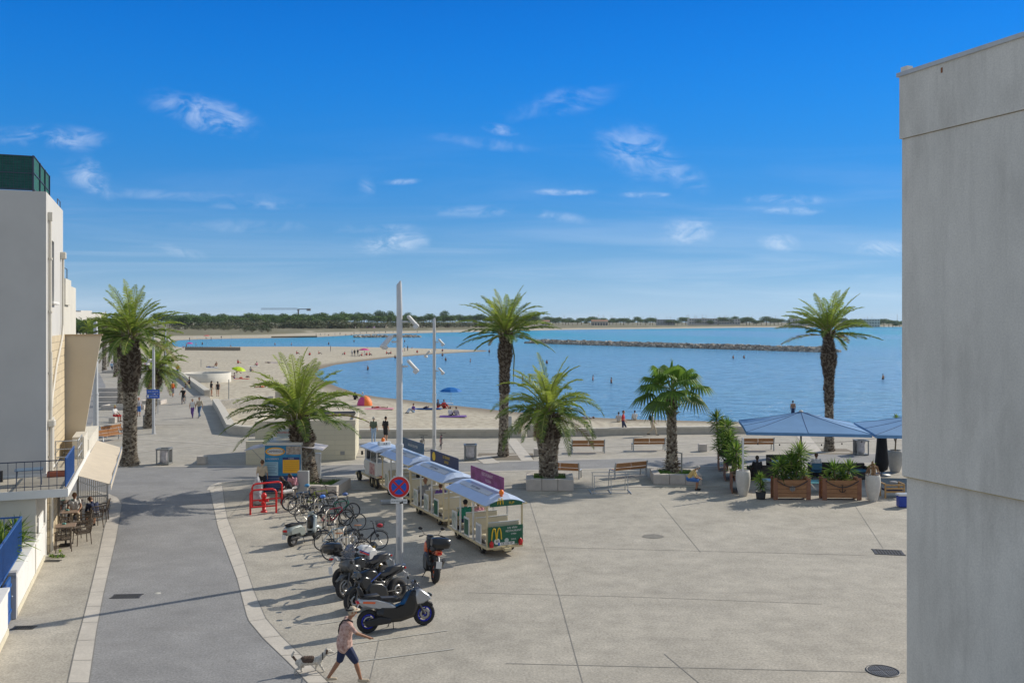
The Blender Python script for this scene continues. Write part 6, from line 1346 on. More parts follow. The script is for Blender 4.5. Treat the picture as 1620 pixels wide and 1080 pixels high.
def quad(label, loc, rz):
    P_ = [((0,-.20,.235),(0,.20,.23),.085,.08,0), ((0,-.22,.26),(0,-.34,.37),.06,.05,1), ((0,-.37,.40),(0,-.40,.40),.062,.05,1), ((0,-.42,.385),(0,-.49,.37),.03,.022,1), ((.05,-.36,.44),(.06,-.35,.38),.022,.018,2), ((-.05,-.36,.44),(-.06,-.35,.38),.022,.018,2),
          ((0,-.05,.25),(0,.1,.26),.088,.085,2), ((0,.26,.27),(0,.34,.38),.025,.028,2), ((0,.34,.38),(0,.30,.46),.03,.018,1)]
    for sx in (-1, 1): P_ += [((sx*.05,-.19,.21),(sx*.05,-.20+sx*.05,.11),.034,.022,1), ((sx*.05,-.20+sx*.05,.11),(sx*.05,-.22+sx*.08,.02),.022,.02,1), ((sx*.05,.18,.22),(sx*.05,.16-sx*.05,.12),.044,.026,1), ((sx*.05,.16-sx*.05,.12),(sx*.05,.23-sx*.06,.09),.022,.018,1), ((sx*.05,.23-sx*.06,.09),(sx*.05,.21-sx*.07,.02),.018,.02,1)]
    mb = MB(); ms = [mat('dog_white',(.55,.52,.46),.9,noise=(25,.3)), mat('dog_white',(.55,.52,.46),.9), mat('dog_dark',(.09,.06,.045),.9,noise=(25,.4))]
    for (a, b_, ra, rb, m) in P_: capsule(mb, a, b_, ra, rb)
    me = bpy.data.meshes.new('tmp'); me.from_pydata(mb.v, [], mb.f); tmp = bpy.data.objects.new('tmp', me); COL.objects.link(tmp); md = tmp.modifiers.new('r', 'REMESH'); md.mode = 'VOXEL'; md.voxel_size = .010; sm = tmp.modifiers.new('s','SMOOTH'); sm.iterations = 2
    dg = bpy.context.evaluated_depsgraph_get(); nm = bpy.data.meshes.new_from_object(tmp.evaluated_get(dg)); bpy.data.objects.remove(tmp); nm.name = 'dog'
    for v in nm.vertices: v.co += Vector((math.sin(v.co.x*190+v.co.z*140), math.sin(v.co.y*170+v.co.x*90), math.sin(v.co.z*180+v.co.y*120)))*.004
    nf = len(nm.polygons); cen = np.empty(nf*3); nm.polygons.foreach_get('center', cen); cen = cen.reshape(-1,3); best = np.full(nf,1e9); mi = np.zeros(nf,int)
    for (a, b_, ra, rb, m) in P_:
        A = np.array(a); Bv = np.array(b_)-A; t = np.clip((cen-A)@Bv/(Bv@Bv),0,1); ds = np.linalg.norm(cen-A-t[:,None]*Bv,axis=1)-(ra+(rb-ra)*t); k = ds < best; best[k] = ds[k]; mi[k] = 1 if m == 2 else 0
    nm.materials.clear(); nm.materials.append(ms[0]); nm.materials.append(ms[2]); nm.polygons.foreach_set('material_index', mi.tolist()); nm.polygons.foreach_set('use_smooth',[True]*nf)
    o = bpy.data.objects.new('dog', nm); COL.objects.link(o); o.location = loc; o.rotation_euler = (0,0,rz); o.scale = (1.15,)*3; tag(o, label, 'dog'); return o
dp = P(489, 1063); dog = quad('small shaggy white and brown dog on a leash behind the walking man', dp, R(105)); b = MB(); b.torus((0,-.27,.31), .066, .01, 'Y', 16, 6); b.build('collar', CL['black'], dog)
dgm = Matrix.Translation(dp) @ Matrix.Rotation(R(105),4,'Z'); mm_ = Matrix.Translation(mp) @ Matrix.Rotation(R(102),4,'Z'); h1 = mm_ @ Vector((.25,-.02,.86)); c1 = dgm @ Vector((0,-.33,.42)); mid = (h1+c1)/2-Vector((0,0,.16)); o_ = h1
b = MB(); b.tube([Vector((0,0,0)), (mid-h1)*.5+Vector((0,0,-.06)), mid-h1, (mid-h1).lerp(c1-h1,.5)+Vector((0,0,-.05)), c1-h1], .008, 6); l = b.build('dog_leash', CL['grey'], None, h1); tag(l, 'thin grey dog leash hanging from the walking man hand', 'leash')

person('small walker in orange far up the promenade beside the sea wall', at(281,594), .2, 'walk', 'orange', 'jean', voxel=.04); person('small walker in green far up the promenade, nearest to the distant lamp', at(243,606), .1, 'walk', 'green', 'beige', voxel=.04, leg=.5)
person('small walker in white under the farther palms', at(222,600), 3.0, 'walk', 'white', 'black', voxel=.04); person('small pair member in pink walking far up the left promenade', at(231,588), .1, 'walk', 'pink', 'navy', voxel=.04)
# ================================================================ little tourist train
M_tc = mat('train_cream', (.62,.52,.32), .5, noise=(3,.07)); M_tw = mat('train_white', (.68,.68,.66), .35, noise=(3,.05)); M_tr = mat('train_roof', (.52,.61,.78), .28, noise=(2,.05)); M_tyre = mat('tyre', (.025,.025,.027), .85); M_tbench = mat('train_bench', (.58,.52,.38), .6)
M_tg = mat('train_green', (.005,.10,.055), .4); M_ty = mat('print_gold', (.75,.50,.03), .45); M_floor = mat('train_floor', (.35,.34,.32), .7); M_tail = mat('tail_red', (.55,.01,.01), .3); M_lampo = mat('beacon_orange', (.90,.20,.01), .3)
def wheel(par, x, y, r_, w, m_rim=None, name='wheel'):
    o = MB().torus((0,0,0), r_-w*.42, w*.42, 'X', 24, 8, flat=1.25).build(name, M_tyre, par, (x,y,r_)); b = MB(); b.lathe([(0,-.02), (r_*.60,-.015), (r_*.66,-w*.5), (r_*.66,w*.5), (r_*.60,.015), (0,.02)], 18, axis='X'); b.build('rim', m_rim or M_tc, o)
    return o
def wagon(label, c, rz, L, W_, board, rear=False, roof_txt='PETIT TRAIN'):
    """origin: centre of rear edge on the ground; +y towards the engine"""
    t = thing('train_wagon', label, 'train wagon', (c[0], c[1], 0.006), rz, 'open wagons of the little tourist train')
    for x in (-W_/2+.16, W_/2-.16):
        for y in (.75, L-.75): wheel(t, x, y, .26, .15)
    b = MB(); b.box((0,L/2,.33), (W_,L,.09), bev=.015); b.box((0,L/2,.24), (W_*.5,L*.9,.1)); b.box((0,-.12,.3), (.25,.3,.1)); b.build('chassis', M_tc, t)
    b = MB(); b.box((0,L/2,.385), (W_-.08,L-.08,.02)); b.build('floor', M_floor, t)
    zr = 1.86
    for x in (-W_/2+.04, W_/2-.04):
        for y in (.04, L*.34, L*.67, L-.04): b = MB(); b.box((x,y,(zr+.38)/2), (.055,.055,zr-.38)); b.build('post', M_tc if y in (.04,) or y > L-.1 else M_tw, t)
    # hipped, chamfered roof
    a_, hh = W_/2+.10, .30; ys = (-.08, .16, L-.16, L+.08); sec = []
    for y, k in zip(ys, (.55, 1, 1, .55)):
        s_ = [(-a_*(.94 if k < 1 else 1), zr), (-a_*.62, zr+hh*.62*k), (-a_*.22, zr+hh*k), (a_*.22, zr+hh*k), (a_*.62, zr+hh*.62*k), (a_*(.94 if k < 1 else 1), zr)]; sec.append([(x, y, z) for x, z in s_])
    vs = [p for s_ in sec for p in s_]+[(p[0], p[1], p[2]-.05) for s_ in sec for p in s_]; fs = []; n = 6
    for i in range(3):
        for j in range(5): q = i*n+j; fs.append((q, q+1, q+n+1, q+n)); fs.append((24+q, 24+q+n, 24+q+n+1, 24+q+1))
    for i in (0, 3): q = i*n; fs.append(tuple(range(q, q+6)) if i else tuple(range(q, q+6))[::-1])
    for i in range(3): fs.append((i*n, i*n+n, 24+i*n+n, 24+i*n)); fs.append((i*n+5, 24+i*n+5, 24+i*n+n+5, i*n+n+5))
    fs.append(tuple(range(24,30))); fs.append(tuple(range(0,6))[::-1]+())
    b = MB(); b.add(vs, fs); rf = b.build('roof', M_tr, t)
    b = MB(); b.tube([(-a_,-.07,zr-.03), (-a_,L+.07,zr-.03)], .025, 5); b.tube([(a_,-.07,zr-.03), (a_,L+.07,zr-.03)], .025, 5); b.tube([(-a_*.95,-.07,zr-.03), (a_*.95,-.07,zr-.03)], .025, 5); b.build('roof_edge', M_tc, rf)
    b = MB(); q = Matrix.Rotation(-math.atan2(hh*.38, a_*.4), 3, 'Y'); b.box((-a_*.40,L/2,zr+hh*.83+.02), (.22,L*.72,.02), rot=q); rb_ = b.build('roof_banner', M_tw, rf)
    text_obj(roof_txt, .15, mat('print_grey', (.2,.2,.24), .5), rb_, Matrix.Translation((-a_*.42,L/2,zr+hh*.83+.037)) @ Matrix.Rotation(-math.atan2(hh*.38, a_*.4), 4, 'Y') @ Matrix.Rotation(R(-90), 4, 'Z'), ext=.001)
    # billboard standing on the ridge
    bc, words_, tcol = board; b = MB(); b.box((.12,L/2,zr+hh+.30), (.04,L*.80,.50), bev=.01); bb = b.build('roof_billboard', bc, t)
    for k, (tx, sz, dy, dz) in enumerate(words_): text_obj(tx, sz, tcol, bb, Matrix.Translation((.095,L/2+dy,zr+hh+.30+dz)) @ Matrix.Rotation(R(-90), 4, 'Z') @ Matrix.Rotation(R(90), 4, 'X'), ext=.001)
    # benches
    for k, y in enumerate((.28, .28+L*.25, .28+L*.5, .28+L*.75)):
        b = MB(); b.box((0,y+.14,.70), (W_-.16,.40,.06), bev=.02); b.box((0,y-.02,.53), (W_-.2,.04,.32)); st = b.build('bench_seat', M_tbench, t)
        b = MB(); b.box((0,y-.08,.94), (W_-.16,.06,.46), bev=.02); b.build('bench_back', M_tbench, t)
        b = MB(); b.tube([(-W_/2+.08,y-.08,1.19), (W_/2-.08,y-.08,1.19)], .022, 6); b.build('grab_rail', M_tw, t)
    # low side doors on the street side, closed rail on the other
    pc_ = [mat('ad_a', (.35,.50,.42), .5, noise=(5,.5), rgb2=(.70,.68,.60)), M_tg, mat('ad_c', (.62,.62,.58), .5, noise=(6,.3), rgb2=(.35,.4,.45))]
    for k, y in enumerate((.72, L*.48, L*.80)):
        b = MB(); b.box((-W_/2,y,.74), (.03,.50,.70), bev=.008); d = b.build('side_door', M_tw, t); b = MB(); b.box((-W_/2-.018,y,.74), (.008,.40,.56)); b.build('door_panel', pc_[2-k] if rear else pc_[(k+1) % 3 if k != 1 else 0], d)
    for y in (.3, L*.5, L-.5):
        b = MB()
        for z in (.5,.75,1.0): b.tube([(W_/2-.02,y-.4,z), (W_/2-.02,y+.4,z)], .016, 5)
        b.build('side_rail', M_tw, t)
    return t
M_bp = mat('board_purple', (.22,.03,.12), .45, noise=(3,.35), rgb2=(.30,.08,.25)); M_bn = mat('board_navy', (.03,.04,.10), .45); M_bb = mat('board_sea', (.03,.20,.32), .45, noise=(2.5,.5), rgb2=(.10,.12,.20))
W3 = wagon('rear wagon of the tourist train with green tail panel and orange beacon', (-.243,32.36), R(24.7), 3.87, 1.43, (M_bp, [('RESTAURANT',.17,-.1,.10),('PIZZERIA',.13,-.2,-.10)], mat('board_pale',(.7,.55,.6),.5)), rear=True)
def wt(off): return None
b = MB(); b.box((0,-.045,.76), (1.34,.03,.66), bev=.005); tp = b.build('tail_panel', M_tg, W3)
def arches(par, x, z, s, y):
    for dx in (-.25, .25):
        pts = [((dx-.22)*s, -.5*s), ((dx-.17)*s, .1*s), ((dx-.09)*s, .42*s), (dx*s, .5*s), ((dx+.09)*s, .42*s), ((dx+.17)*s, .1*s), ((dx+.22)*s, -.5*s)]
        b = MB(); b.tube([(x+p[0], y, z+p[1]) for p in pts], [.050*s,.06*s,.06*s,.065*s,.06*s,.06*s,.050*s], 6); b.build('gold_arch', M_ty, par)
arches(tp, -.36, .84, .40, -.07)
text('UN VRAI', .10, M_tw, tp, (.25,-.062,1.01)); text('RESTAURANT', .10, M_tw, tp, (.30,-.062,.90)); text('3 MIN', .08, M_tw, tp, (.30,-.062,.79)); text('DRIVE', .07, M_tw, tp, (.30,-.062,.60))
b = MB(); disc(b, (-.34,-.066,.57), .11); b.build('speed_disc', M_tw, tp); text('30', .12, M_black, tp, (-.34,-.07,.57)); b = MB(); disc(b, (.03,-.066,.58), .08); b.build('round_mark', mat('mark_grey',(.45,.5,.48),.5), tp)
b = MB(); b.box((.02,-.068,.475), (.62,.012,.10)); pl_ = b.build('number_plate', M_tw, tp); text('CR 155 HP', .10, M_black, pl_, (.04,-.077,.475)); b = MB(); b.box((-.27,-.076,.475), (.06,.004,.1)); b.build('plate_band', M_sgnblue, pl_)
for x in (-.56,.56): b = MB(); b.lathe([(.075,0), (.075,.09), (0,.17)], 12, c=(x,-.09,.46)); b.box((x,-.09,.43), (.12,.05,.1)); b.build('tail_light', M_tail, W3)
b = MB(); pr = [(-.62,1.80), (-.62,1.90), (-.3,2.0), (.3,2.0), (.62,1.90), (.62,1.80)]; b.add([(x,-.10,z) for x, z in pr]+[(x,-.07,z) for x, z in pr], [(0,1,2,3,4,5)[::-1], (6,7,8,9,10,11)]+[((i+1) % 6, i, i+6, (i+1) % 6+6) for i in range(6)]); hd_ = b.build('header_sign', M_tg, W3); arches(hd_, -.24, 1.98, .22, -.13); text('FLIP', .12, M_ty, hd_, (.2,-.108,1.90))
b = MB(); b.lathe([(.05,0), (.05,.12), (.075,.13), (.09,.16), (.085,.24), (.05,.29), (0,.30)], 14, c=(-.10,.1,2.05)); b.build('beacon', M_lampo, W3)
W2 = wagon('middle wagon of the tourist train under the navy and gold billboard', (-2.12,36.93), R(26.6), 3.82, 1.43, (M_bn, [('LE GRAND',.16,-.3,.11),('LARGE',.16,-.3,-.08)], M_ty))
b = MB(); b.lathe([(0,0),(.19,0)], 20, axis='X'); o = b.build('billboard_disc', M_ty, W2); o.location = (.09,3.0,2.46)
W1 = wagon('first wagon of the tourist train under the blue seaside billboard', (-3.95,41.35), R(27.2), 3.8, 1.43, (M_bb, [('BALADE EN MER',.17,-.2,0)], M_tw))
# locomotive shaped tractor
ax = Vector((-6.0,45.35,0.006)); t = thing('train_tractor', 'white and cream locomotive shaped tractor pulling the tourist train', 'tractor', ax, R(27.5)); Wd = 1.42
for x in (-Wd/2+.1, Wd/2-.1):
    wheel(t, x, .35, .30, .17, name='rear_wheel'); wheel(t, x, .98, .30, .17, name='rear_wheel'); wheel(t, x, 3.05, .27, .16, name='front_wheel')
b = MB(); b.box((0,1.6,.42), (Wd-.25,3.5,.14), bev=.02); b.box((0,3.35,.35), (Wd,.12,.2), bev=.02); b.box((-Wd/2+.1,.67,.62), (.2,1.3,.06)); b.box((Wd/2-.1,.67,.62), (.2,1.3,.06)); b.build('chassis', M_tc, t)
b = MB(); b.box((0,1.0,.92), (Wd,1.75,.78), bev=.03); cb = b.build('cab_body', M_tw, t)
b = MB(); b.box((-Wd/2-.004,.75,.95), (.008,.75,.55)); pnl = b.build('side_poster', mat('poster_pink', (.60,.10,.16), .5, noise=(5,.5), rgb2=(.72,.55,.50)), cb)
for x in (-Wd/2+.04, Wd/2-.04):
    for y in (.15, 1.0, 1.85): b = MB(); b.box((x,y,1.58), (.06,.07,.62)); b.build('cab_pillar', M_tw, t)
b = MB(); b.prism([(-Wd/2-.14,-.12), (Wd/2+.14,-.12), (Wd/2+.14,2.25), (-Wd/2-.14,2.25)], 1.86, 1.92); rr = [(-Wd/2-.14,1.92),(-Wd/4,2.07),(Wd/4,2.07),(Wd/2+.14,1.92)]
b.add([(x,-.12,z) for x, z in rr]+[(x,2.25,z) for x, z in rr], [(0,1,5,4)[::-1],(1,2,6,5)[::-1],(2,3,7,6)[::-1],(0,1,2,3)[::-1],(4,5,6,7)]); b.build('roof', M_tr, t)
b = MB(); b.box((-Wd/2-.0,.58,1.55), (.02,.7,.42)); b.build('side_window', M_glass, t); b = MB(); b.box((0,1.88,1.55), (Wd-.2,.02,.5)); b.build('windscreen', M_glass, t)
b = MB(); b.lathe([(.36,0), (.38,.05), (.38,1.15), (.30,1.28), (0,1.34)], 20, c=(0,1.9,.92), axis='Y'); b.build('boiler', M_tw, t); b = MB(); b.lathe([(.09,1.2), (.09,1.45), (.16,1.6), (.17,1.66), (.12,1.68)], 14, c=(0,2.85,0)); b.build('funnel', M_frame, t)
b = MB(); b.box((0,.95,2.14), (.62,.3,.2), bev=.03); lb = b.build('roof_sign', M_tw, t); text('A B', .13, M_black, lb, (0,.79,2.14)); b = MB(); b.lathe([(.07,0), (.09,.05), (.08,.15), (0,.2)], 12, c=(-.05,1.0,2.24)); b.build('beacon', M_lampo, t)
b = MB(); b.tube([(0,3.0,.65), (0,3.5,.65)], .2, 14); b.build('front_barrel', mat('barrel_wood', (.22,.16,.08), .7), t)
for x in (-Wd/2+.2, Wd/2-.2): b = MB(); b.box((x,.08,.62), (.16,.04,.1), bev=.01); b.build('tail_light', M_tail, t)
b = MB(); b.box((-Wd/2-.12,1.95,1.6), (.1,.05,.2), bev=.01); b.build('mirror', M_black, t)
# passengers
def inwag(w, x, y, z=-.42+.72): return (Matrix.Translation(w.location) @ Matrix.Rotation(w.rotation_euler.z, 4, 'Z')) @ Vector((x, y, z-.02))
person('passenger in green shirt and dark cap seated in the rear wagon', inwag(W3,-.32,3.05,.24), W3.rotation_euler.z+math.pi, 'sitchair', 'green', 'navy', hair=HG, hat='black', voxel=.022, h=1.65); person('passenger in patterned red top seated in the rear wagon', inwag(W3,.22,3.05,.22), W3.rotation_euler.z+math.pi, 'sitchair', 'pink', 'beige', hair=HR, voxel=.025, h=1.55)
person('passenger in purple patterned top in the middle wagon', inwag(W2,-.05,1.95,.24), W2.rotation_euler.z+math.pi, 'sitchair', 'purple', 'grey', hair=HR, voxel=.022, h=1.6); person('bare headed passenger in grey in the middle wagon, leftmost', inwag(W2,-.35,2.95,.24), W2.rotation_euler.z+math.pi, 'sitchair', 'grey', 'navy', skin=SKD, hair=SKD, voxel=.025); person('passenger in lilac in the middle wagon, rightmost', inwag(W2,.42,1.95,.22), W2.rotation_euler.z+math.pi, 'sitchair', 'lightblue', 'beige', voxel=.03, h=1.6)
person('passenger in navy cap and black top in the first wagon', inwag(W1,.3,1.2,.24), W1.rotation_euler.z+math.pi, 'sitchair', 'black', 'black', hat='navy', voxel=.025); person('driver in white shirt inside the tractor cab of the train', inwag(t,-.1,1.0,.30), t.rotation_euler.z+math.pi, 'sitchair', 'white', 'navy', hair=HG, voxel=.03, h=1.6)
# ================================================================ bicycles, scooters, motorbikes  (local: x forward, z up)
M_rimm = mat('rim_alloy', (.50,.50,.50), .3, metal=.8); M_blk = mat('moto_black', (.008,.009,.011), .28, coat=.25); M_mbk = mat('matte_black', (.016,.016,.018), .6); M_chr = mat('engine_metal', (.13,.13,.135), .4, metal=.9); M_sil = mat('paint_silver', (.42,.43,.45), .3, metal=.5, coat=.5)
M_seat = mat('saddle_black', (.014,.015,.018), .55, bump=(40,.2,.004)); M_disc = mat('brake_disc', (.35,.34,.33), .3, metal=.9); M_orange = mat('paint_orange', (.75,.12,.02), .35, coat=.5); M_scr = mat('smoked_screen', (.10,.11,.14), .12, alpha=.55, spec=.8); M_pwhite = mat('paint_white', (.66,.66,.66), .3, coat=.5); M_rblue = mat('rim_blue', (.02,.03,.45), .35, metal=.3)
def cyc_wheel(par, x, r_, tyre_r, m_rim=M_rimm, nsp=14, nm='wheel', y=0):
    o = MB().torus((0,0,0), r_-tyre_r, tyre_r, 'Y', 28, 6).build(nm, M_tyre, par, (x,y,r_)); b = MB(); b.torus((0,0,0), r_-tyre_r*2.2, tyre_r*.6, 'Y', 24, 5)
    for k in range(nsp): a = 6.283*k/nsp; b.tube([(0,.02*(-1)**k,0), (math.cos(a)*(r_-tyre_r*2.2), 0, math.sin(a)*(r_-tyre_r*2.2))], .0035, 3, caps=False)
    b.tube([(0,-.04,0), (0,.04,0)], .022, 8); b.build('rim', m_rim, o); return o
def bicycle(label, col, loc, rz, lean=.06, basket=False, mtb=False, mudguard=True, rack=True, saddle=None, helmet=None, r_=.34, bag=None):
    t = thing('bicycle', label, 'bicycle', loc, rz, 'bicycles at the steel stands'); t.rotation_euler = (lean, 0, rz)
    cyc_wheel(t, -.53, r_, .028 if mtb else .018, nm='rear_wheel'); cyc_wheel(t, .53, r_, .028 if mtb else .018, nm='front_wheel')
    bb = (-.08,0,.28); st = (-.22,0,.74); hd = (.34,0,.78); hl = (.37,0,.64); ra = (-.53,0,r_); fa = (.53,0,r_); w = .02 if mtb else .016
    b = MB(); b.tube([bb, st], w, 6); b.tube([st, hd], w, 6); b.tube([bb, hl], w*1.15, 6); b.tube([hd, hl], w*1.2, 6)
    for y in (-.05,.05): b.tube([bb, (ra[0],y,ra[2])], .010, 5); b.tube([(st[0],0,st[2]-.03), (ra[0],y,ra[2])], .009, 5)
    b.build('frame', col, t)
    b = MB()
    for y in (-.05,.05): b.tube([(hl[0],y*.8,hl[2]), (hl[0]+.06,y,.5), (fa[0],y,fa[2])], .013, 5)
    b.build('fork', col if not mtb else M_mbk, t)
    b = MB(); b.tube([hd, (.30,0,.96)], .014, 6); b.tube([(.25,-.29,1.0), (.32,-.18,.98), (.31,0,.96), (.32,.18,.98), (.25,.29,1.0)], .013, 6); b.build('handlebar', M_mbk, t)
    b = MB(); b.tube([st, (-.245,0,.88)], .013, 6); b.build('seat_post', M_chr, t); b = MB(); b.puff([(-.38,.90), (-.36,.945), (-.26,.93), (-.12,.925), (-.10,.905), (-.24,.895)], .065); b.build('saddle', saddle or M_seat, t)
    b = MB(); b.torus((bb[0],.035,bb[2]), .085, .008, 'Y', 16, 4); b.tube([(bb[0],.05,bb[2]), (bb[0]+.12,.06,bb[2]-.11)], .01, 5); b.box((bb[0]+.13,.1,bb[2]-.115), (.09,.07,.02)); b.tube([(bb[0],-.05,bb[2]), (bb[0]-.12,-.06,bb[2]+.11)], .01, 5); b.box((bb[0]-.13,-.1,bb[2]+.115), (.09,.07,.02)); b.build('crank', M_mbk, t)
    if mudguard:
        for x in (-.53,.53): b = MB(); b.tube([(x+math.cos(a)*(r_+.03), 0, r_+math.sin(a)*(r_+.03)) for a in [R(g) for g in range(20 if x < 0 else 30, 186 if x < 0 else 160, 15)]], .022, 5, flat=(1,.5)); b.build('mudguard', M_mbk, t)
    if rack: b = MB(); b.box((-.52,0,.74), (.36,.12,.015)); b.tube([(-.53,.05,r_), (-.6,.05,.73)], .007, 4); b.tube([(-.53,-.05,r_), (-.6,-.05,.73)], .007, 4); b.build('luggage_rack', M_mbk, t)
    if basket:
        b = MB()
        for z, s_ in ((.80,.12), (.90,.14), (1.0,.155)): b.tube([(.56-s_,-s_*1.2,z), (.56+s_,-s_*1.2,z), (.56+s_,s_*1.2,z), (.56-s_,s_*1.2,z), (.56-s_,-s_*1.2,z)], .007, 4)
        for k in range(16): a = 6.283*k/16; b.tube([(.56+.12*math.cos(a),.145*math.sin(a),.80), (.56+.16*math.cos(a),.19*math.sin(a),1.0)], .005, 4)
        b.build('basket', M_mbk, t)
        if bag: b = MB(); b.ell((.56,0,.86), (.12,.14,.07), 10, 6); b.build('basket_bag', bag, t)
    if helmet: b = MB(); b.ell((.28,.22,1.02), (.12,.09,.075), 12, 6); b.build('helmet', helmet, t)
    return t
PB = dict(y=mat('bike_lime', (.35,.42,.02), .35), b=mat('bike_blue', (.03,.12,.28), .35), k=M_mbk, w=mat('bike_white', (.6,.6,.62), .35), g=mat('bike_green', (.03,.20,.14), .35), r=mat('bike_red', (.45,.02,.04), .35), lb=mat('bike_pale', (.25,.38,.48), .35), gr=mat('bike_grey', (.25,.26,.27), .35))
for (px, py, dz, col, lab, kw) in [
   (477,806,.10,'b','dark blue bicycle at the far end of the row, nearest to the seated men',dict(mtb=True, helmet=mat('helmet_blue',(.05,.25,.5),.4))), (505,804,.22,'y','black and lime bicycle at the far end near the stone planter',dict(mtb=True, rack=False)), (488,813,.05,'k','black city bicycle second in the row from the far end',dict()),
   (520,814,.35,'w','white framed bicycle leaning in the middle of the far cluster',dict(mtb=True, mudguard=False, rack=False)), (500,826,.0,'gr','dark bicycle with grey basket right behind the silver scooter',dict(basket=True, helmet=mat('helmet_sky',(.08,.25,.8),.4))), (538,822,.15,'g','dark green mountain bicycle pointing right in the middle cluster',dict(mtb=True, mudguard=False, rack=False, helmet=mat('helmet_navy',(.08,.14,.35),.4))),
   (528,834,.30,'r','red and white bicycle in the middle cluster beside the scooter',dict(mtb=True, rack=False)), (545,840,.10,'k','black bicycle with orange wheel reflectors at the right of the middle cluster',dict(mudguard=False)), (533,868,.22,'lb','pale blue bicycle in the nearest cluster right of the scooter',dict(mudguard=True)),
   (548,884,.08,'w','pale bicycle with black mudguards behind the dark motorbike top case',dict(saddle=mat('saddle_tan',(.40,.17,.07),.5))), (577,870,.02,'k','black bicycle with wire basket and red bag, nearest to the lamp post',dict(basket=True, bag=mat('bag_red',(.6,.04,.06),.6), saddle=mat('saddle_tan',(.40,.17,.07),.5)))]:
    c = P(px, py); bicycle(lab, PB[col], c, AV+dz-.1, lean=.05 if len(lab) % 2 else -.05, **kw)
# pair by the sea wall behind the train
for (px, py, col, lab, rz) in [(667,713,'k','black bicycle parked behind the train with red rear light',1.5), (697,709,'r','red bicycle parked beside the second lamp post',1.7)]: bicycle(lab, PB[col], P(px, py), rz)
bicycle('bicycle ridden by the person in black on the promenade', PB['gr'], P(290.5,639)+Vector((-.0,0,0)), -R(90)+.1, lean=0)
def moto_wheel(par, x, r_, tr, m_rim, nm, nsp=6, discs=True, y=0):
    o = MB().torus((0,0,0), r_-tr, tr, 'Y', 30, 10, flat=1.15).build(nm, M_tyre, par, (x,y,r_)); b = MB(); b.lathe([(r_-tr*2.2,-tr*.7), (r_-tr*1.7,-tr*.75), (r_-tr*1.7,tr*.75), (r_-tr*2.2,tr*.7), (r_-tr*2.2,-tr*.7)], 28, axis='Y')
    for k in range(nsp): a = 6.283*k/nsp; b.box(((r_-tr*2)*.5*math.cos(a),0,(r_-tr*2)*.5*math.sin(a)), (r_-tr*2,.05,.035), rot=Matrix.Rotation(-a, 3, 'Y'))
    b.tube([(0,-.07,0), (0,.07,0)], .045, 10); b.build('rim', m_rim, o)
    if discs: d = MB(); d.lathe([(.07,-.055), (.14,-.055), (.14,-.062), (.07,-.062), (.07,-.055)], 22, axis='Y'); d.lathe([(.07,.055), (.14,.055), (.14,.062), (.07,.062), (.07,.055)], 22, axis='Y'); d.build('brake_disc', M_disc, o)
    return o
def mirror_bar(t, x, z, wide=.36, dx=-.1, mir=True):
    b = MB(); b.tube([(x+dx,-wide,z+.02), (x,-wide*.55,z+.04), (x+.02,0,z), (x,wide*.55,z+.04), (x+dx,wide,z+.02)], .015, 6); b.tube([(x+dx-.06,-wide-.02,z+.015), (x+dx+.04,-wide+.1,z+.03)], .024, 8); b.tube([(x+dx-.06,wide+.02,z+.015), (x+dx+.04,wide-.1,z+.03)], .024, 8); b.build('handlebar', M_mbk, t)
    if mir:
        for s in (-1, 1): b = MB(); b.tube([(x,s*wide*.6,z+.05), (x+.05,s*wide*.85,z+.2)], .008, 5); b.ell((x+.05,s*wide*.92,z+.22), (.025,.075,.05), 10, 6); b.build('mirror', M_mbk, t)
def fork(t, x0, z0, x1, z1, m=M_chr):
    b = MB()
    for y in (-.09,.09): b.tube([(x0,y,z0), (x1,y,z1)], [.026,.03], 8)
    b.box((x0+.02,0,z0), (.08,.22,.05)); b.build('fork', m, t)
def prop(t, x=-.1):
    b = MB(); b.tube([(x,.12,.28), (x-.06,.28,.01)], .014, 6); b.tube([(x-.02,-.1,.25), (x-.03,-.16,.05)], .012, 5); b.build('kick_stand', M_mbk, t)
def topcase(t, x, z, m, s=(.40,.54,.30)):
    b = MB(); b.puff([(x-s[0]/2,z+.02), (x-s[0]*.55,z+s[2]*.5), (x-s[0]*.42,z+s[2]*.92), (x-s[0]*.1,z+s[2]), (x+s[0]*.32,z+s[2]*.93), (x+s[0]*.52,z+s[2]*.5), (x+s[0]*.45,z)], s[1]/2); o = b.build('top_case', m, t); b = MB(); b.box((x,0,z+s[2]*.5), (s[0]*1.08,s[1]*1.0,.012)); b.build('lid_seam', M_mbk, o)
    b = MB(); b.box((x+.05,0,z-.02), (.34,.2,.03)); b.tube([(x+.2,.08,z-.03), (x+.45,.1,z-.2)], .014, 5); b.tube([(x+.2,-.08,z-.03), (x+.45,-.1,z-.2)], .014, 5); b.build('carrier', M_mbk, t)
def place2(rear, front, base=None):
    a, c = P(*rear), P(*front); m = (a+c)/2; return m, math.atan2(c.y-a.y, c.x-a.x)
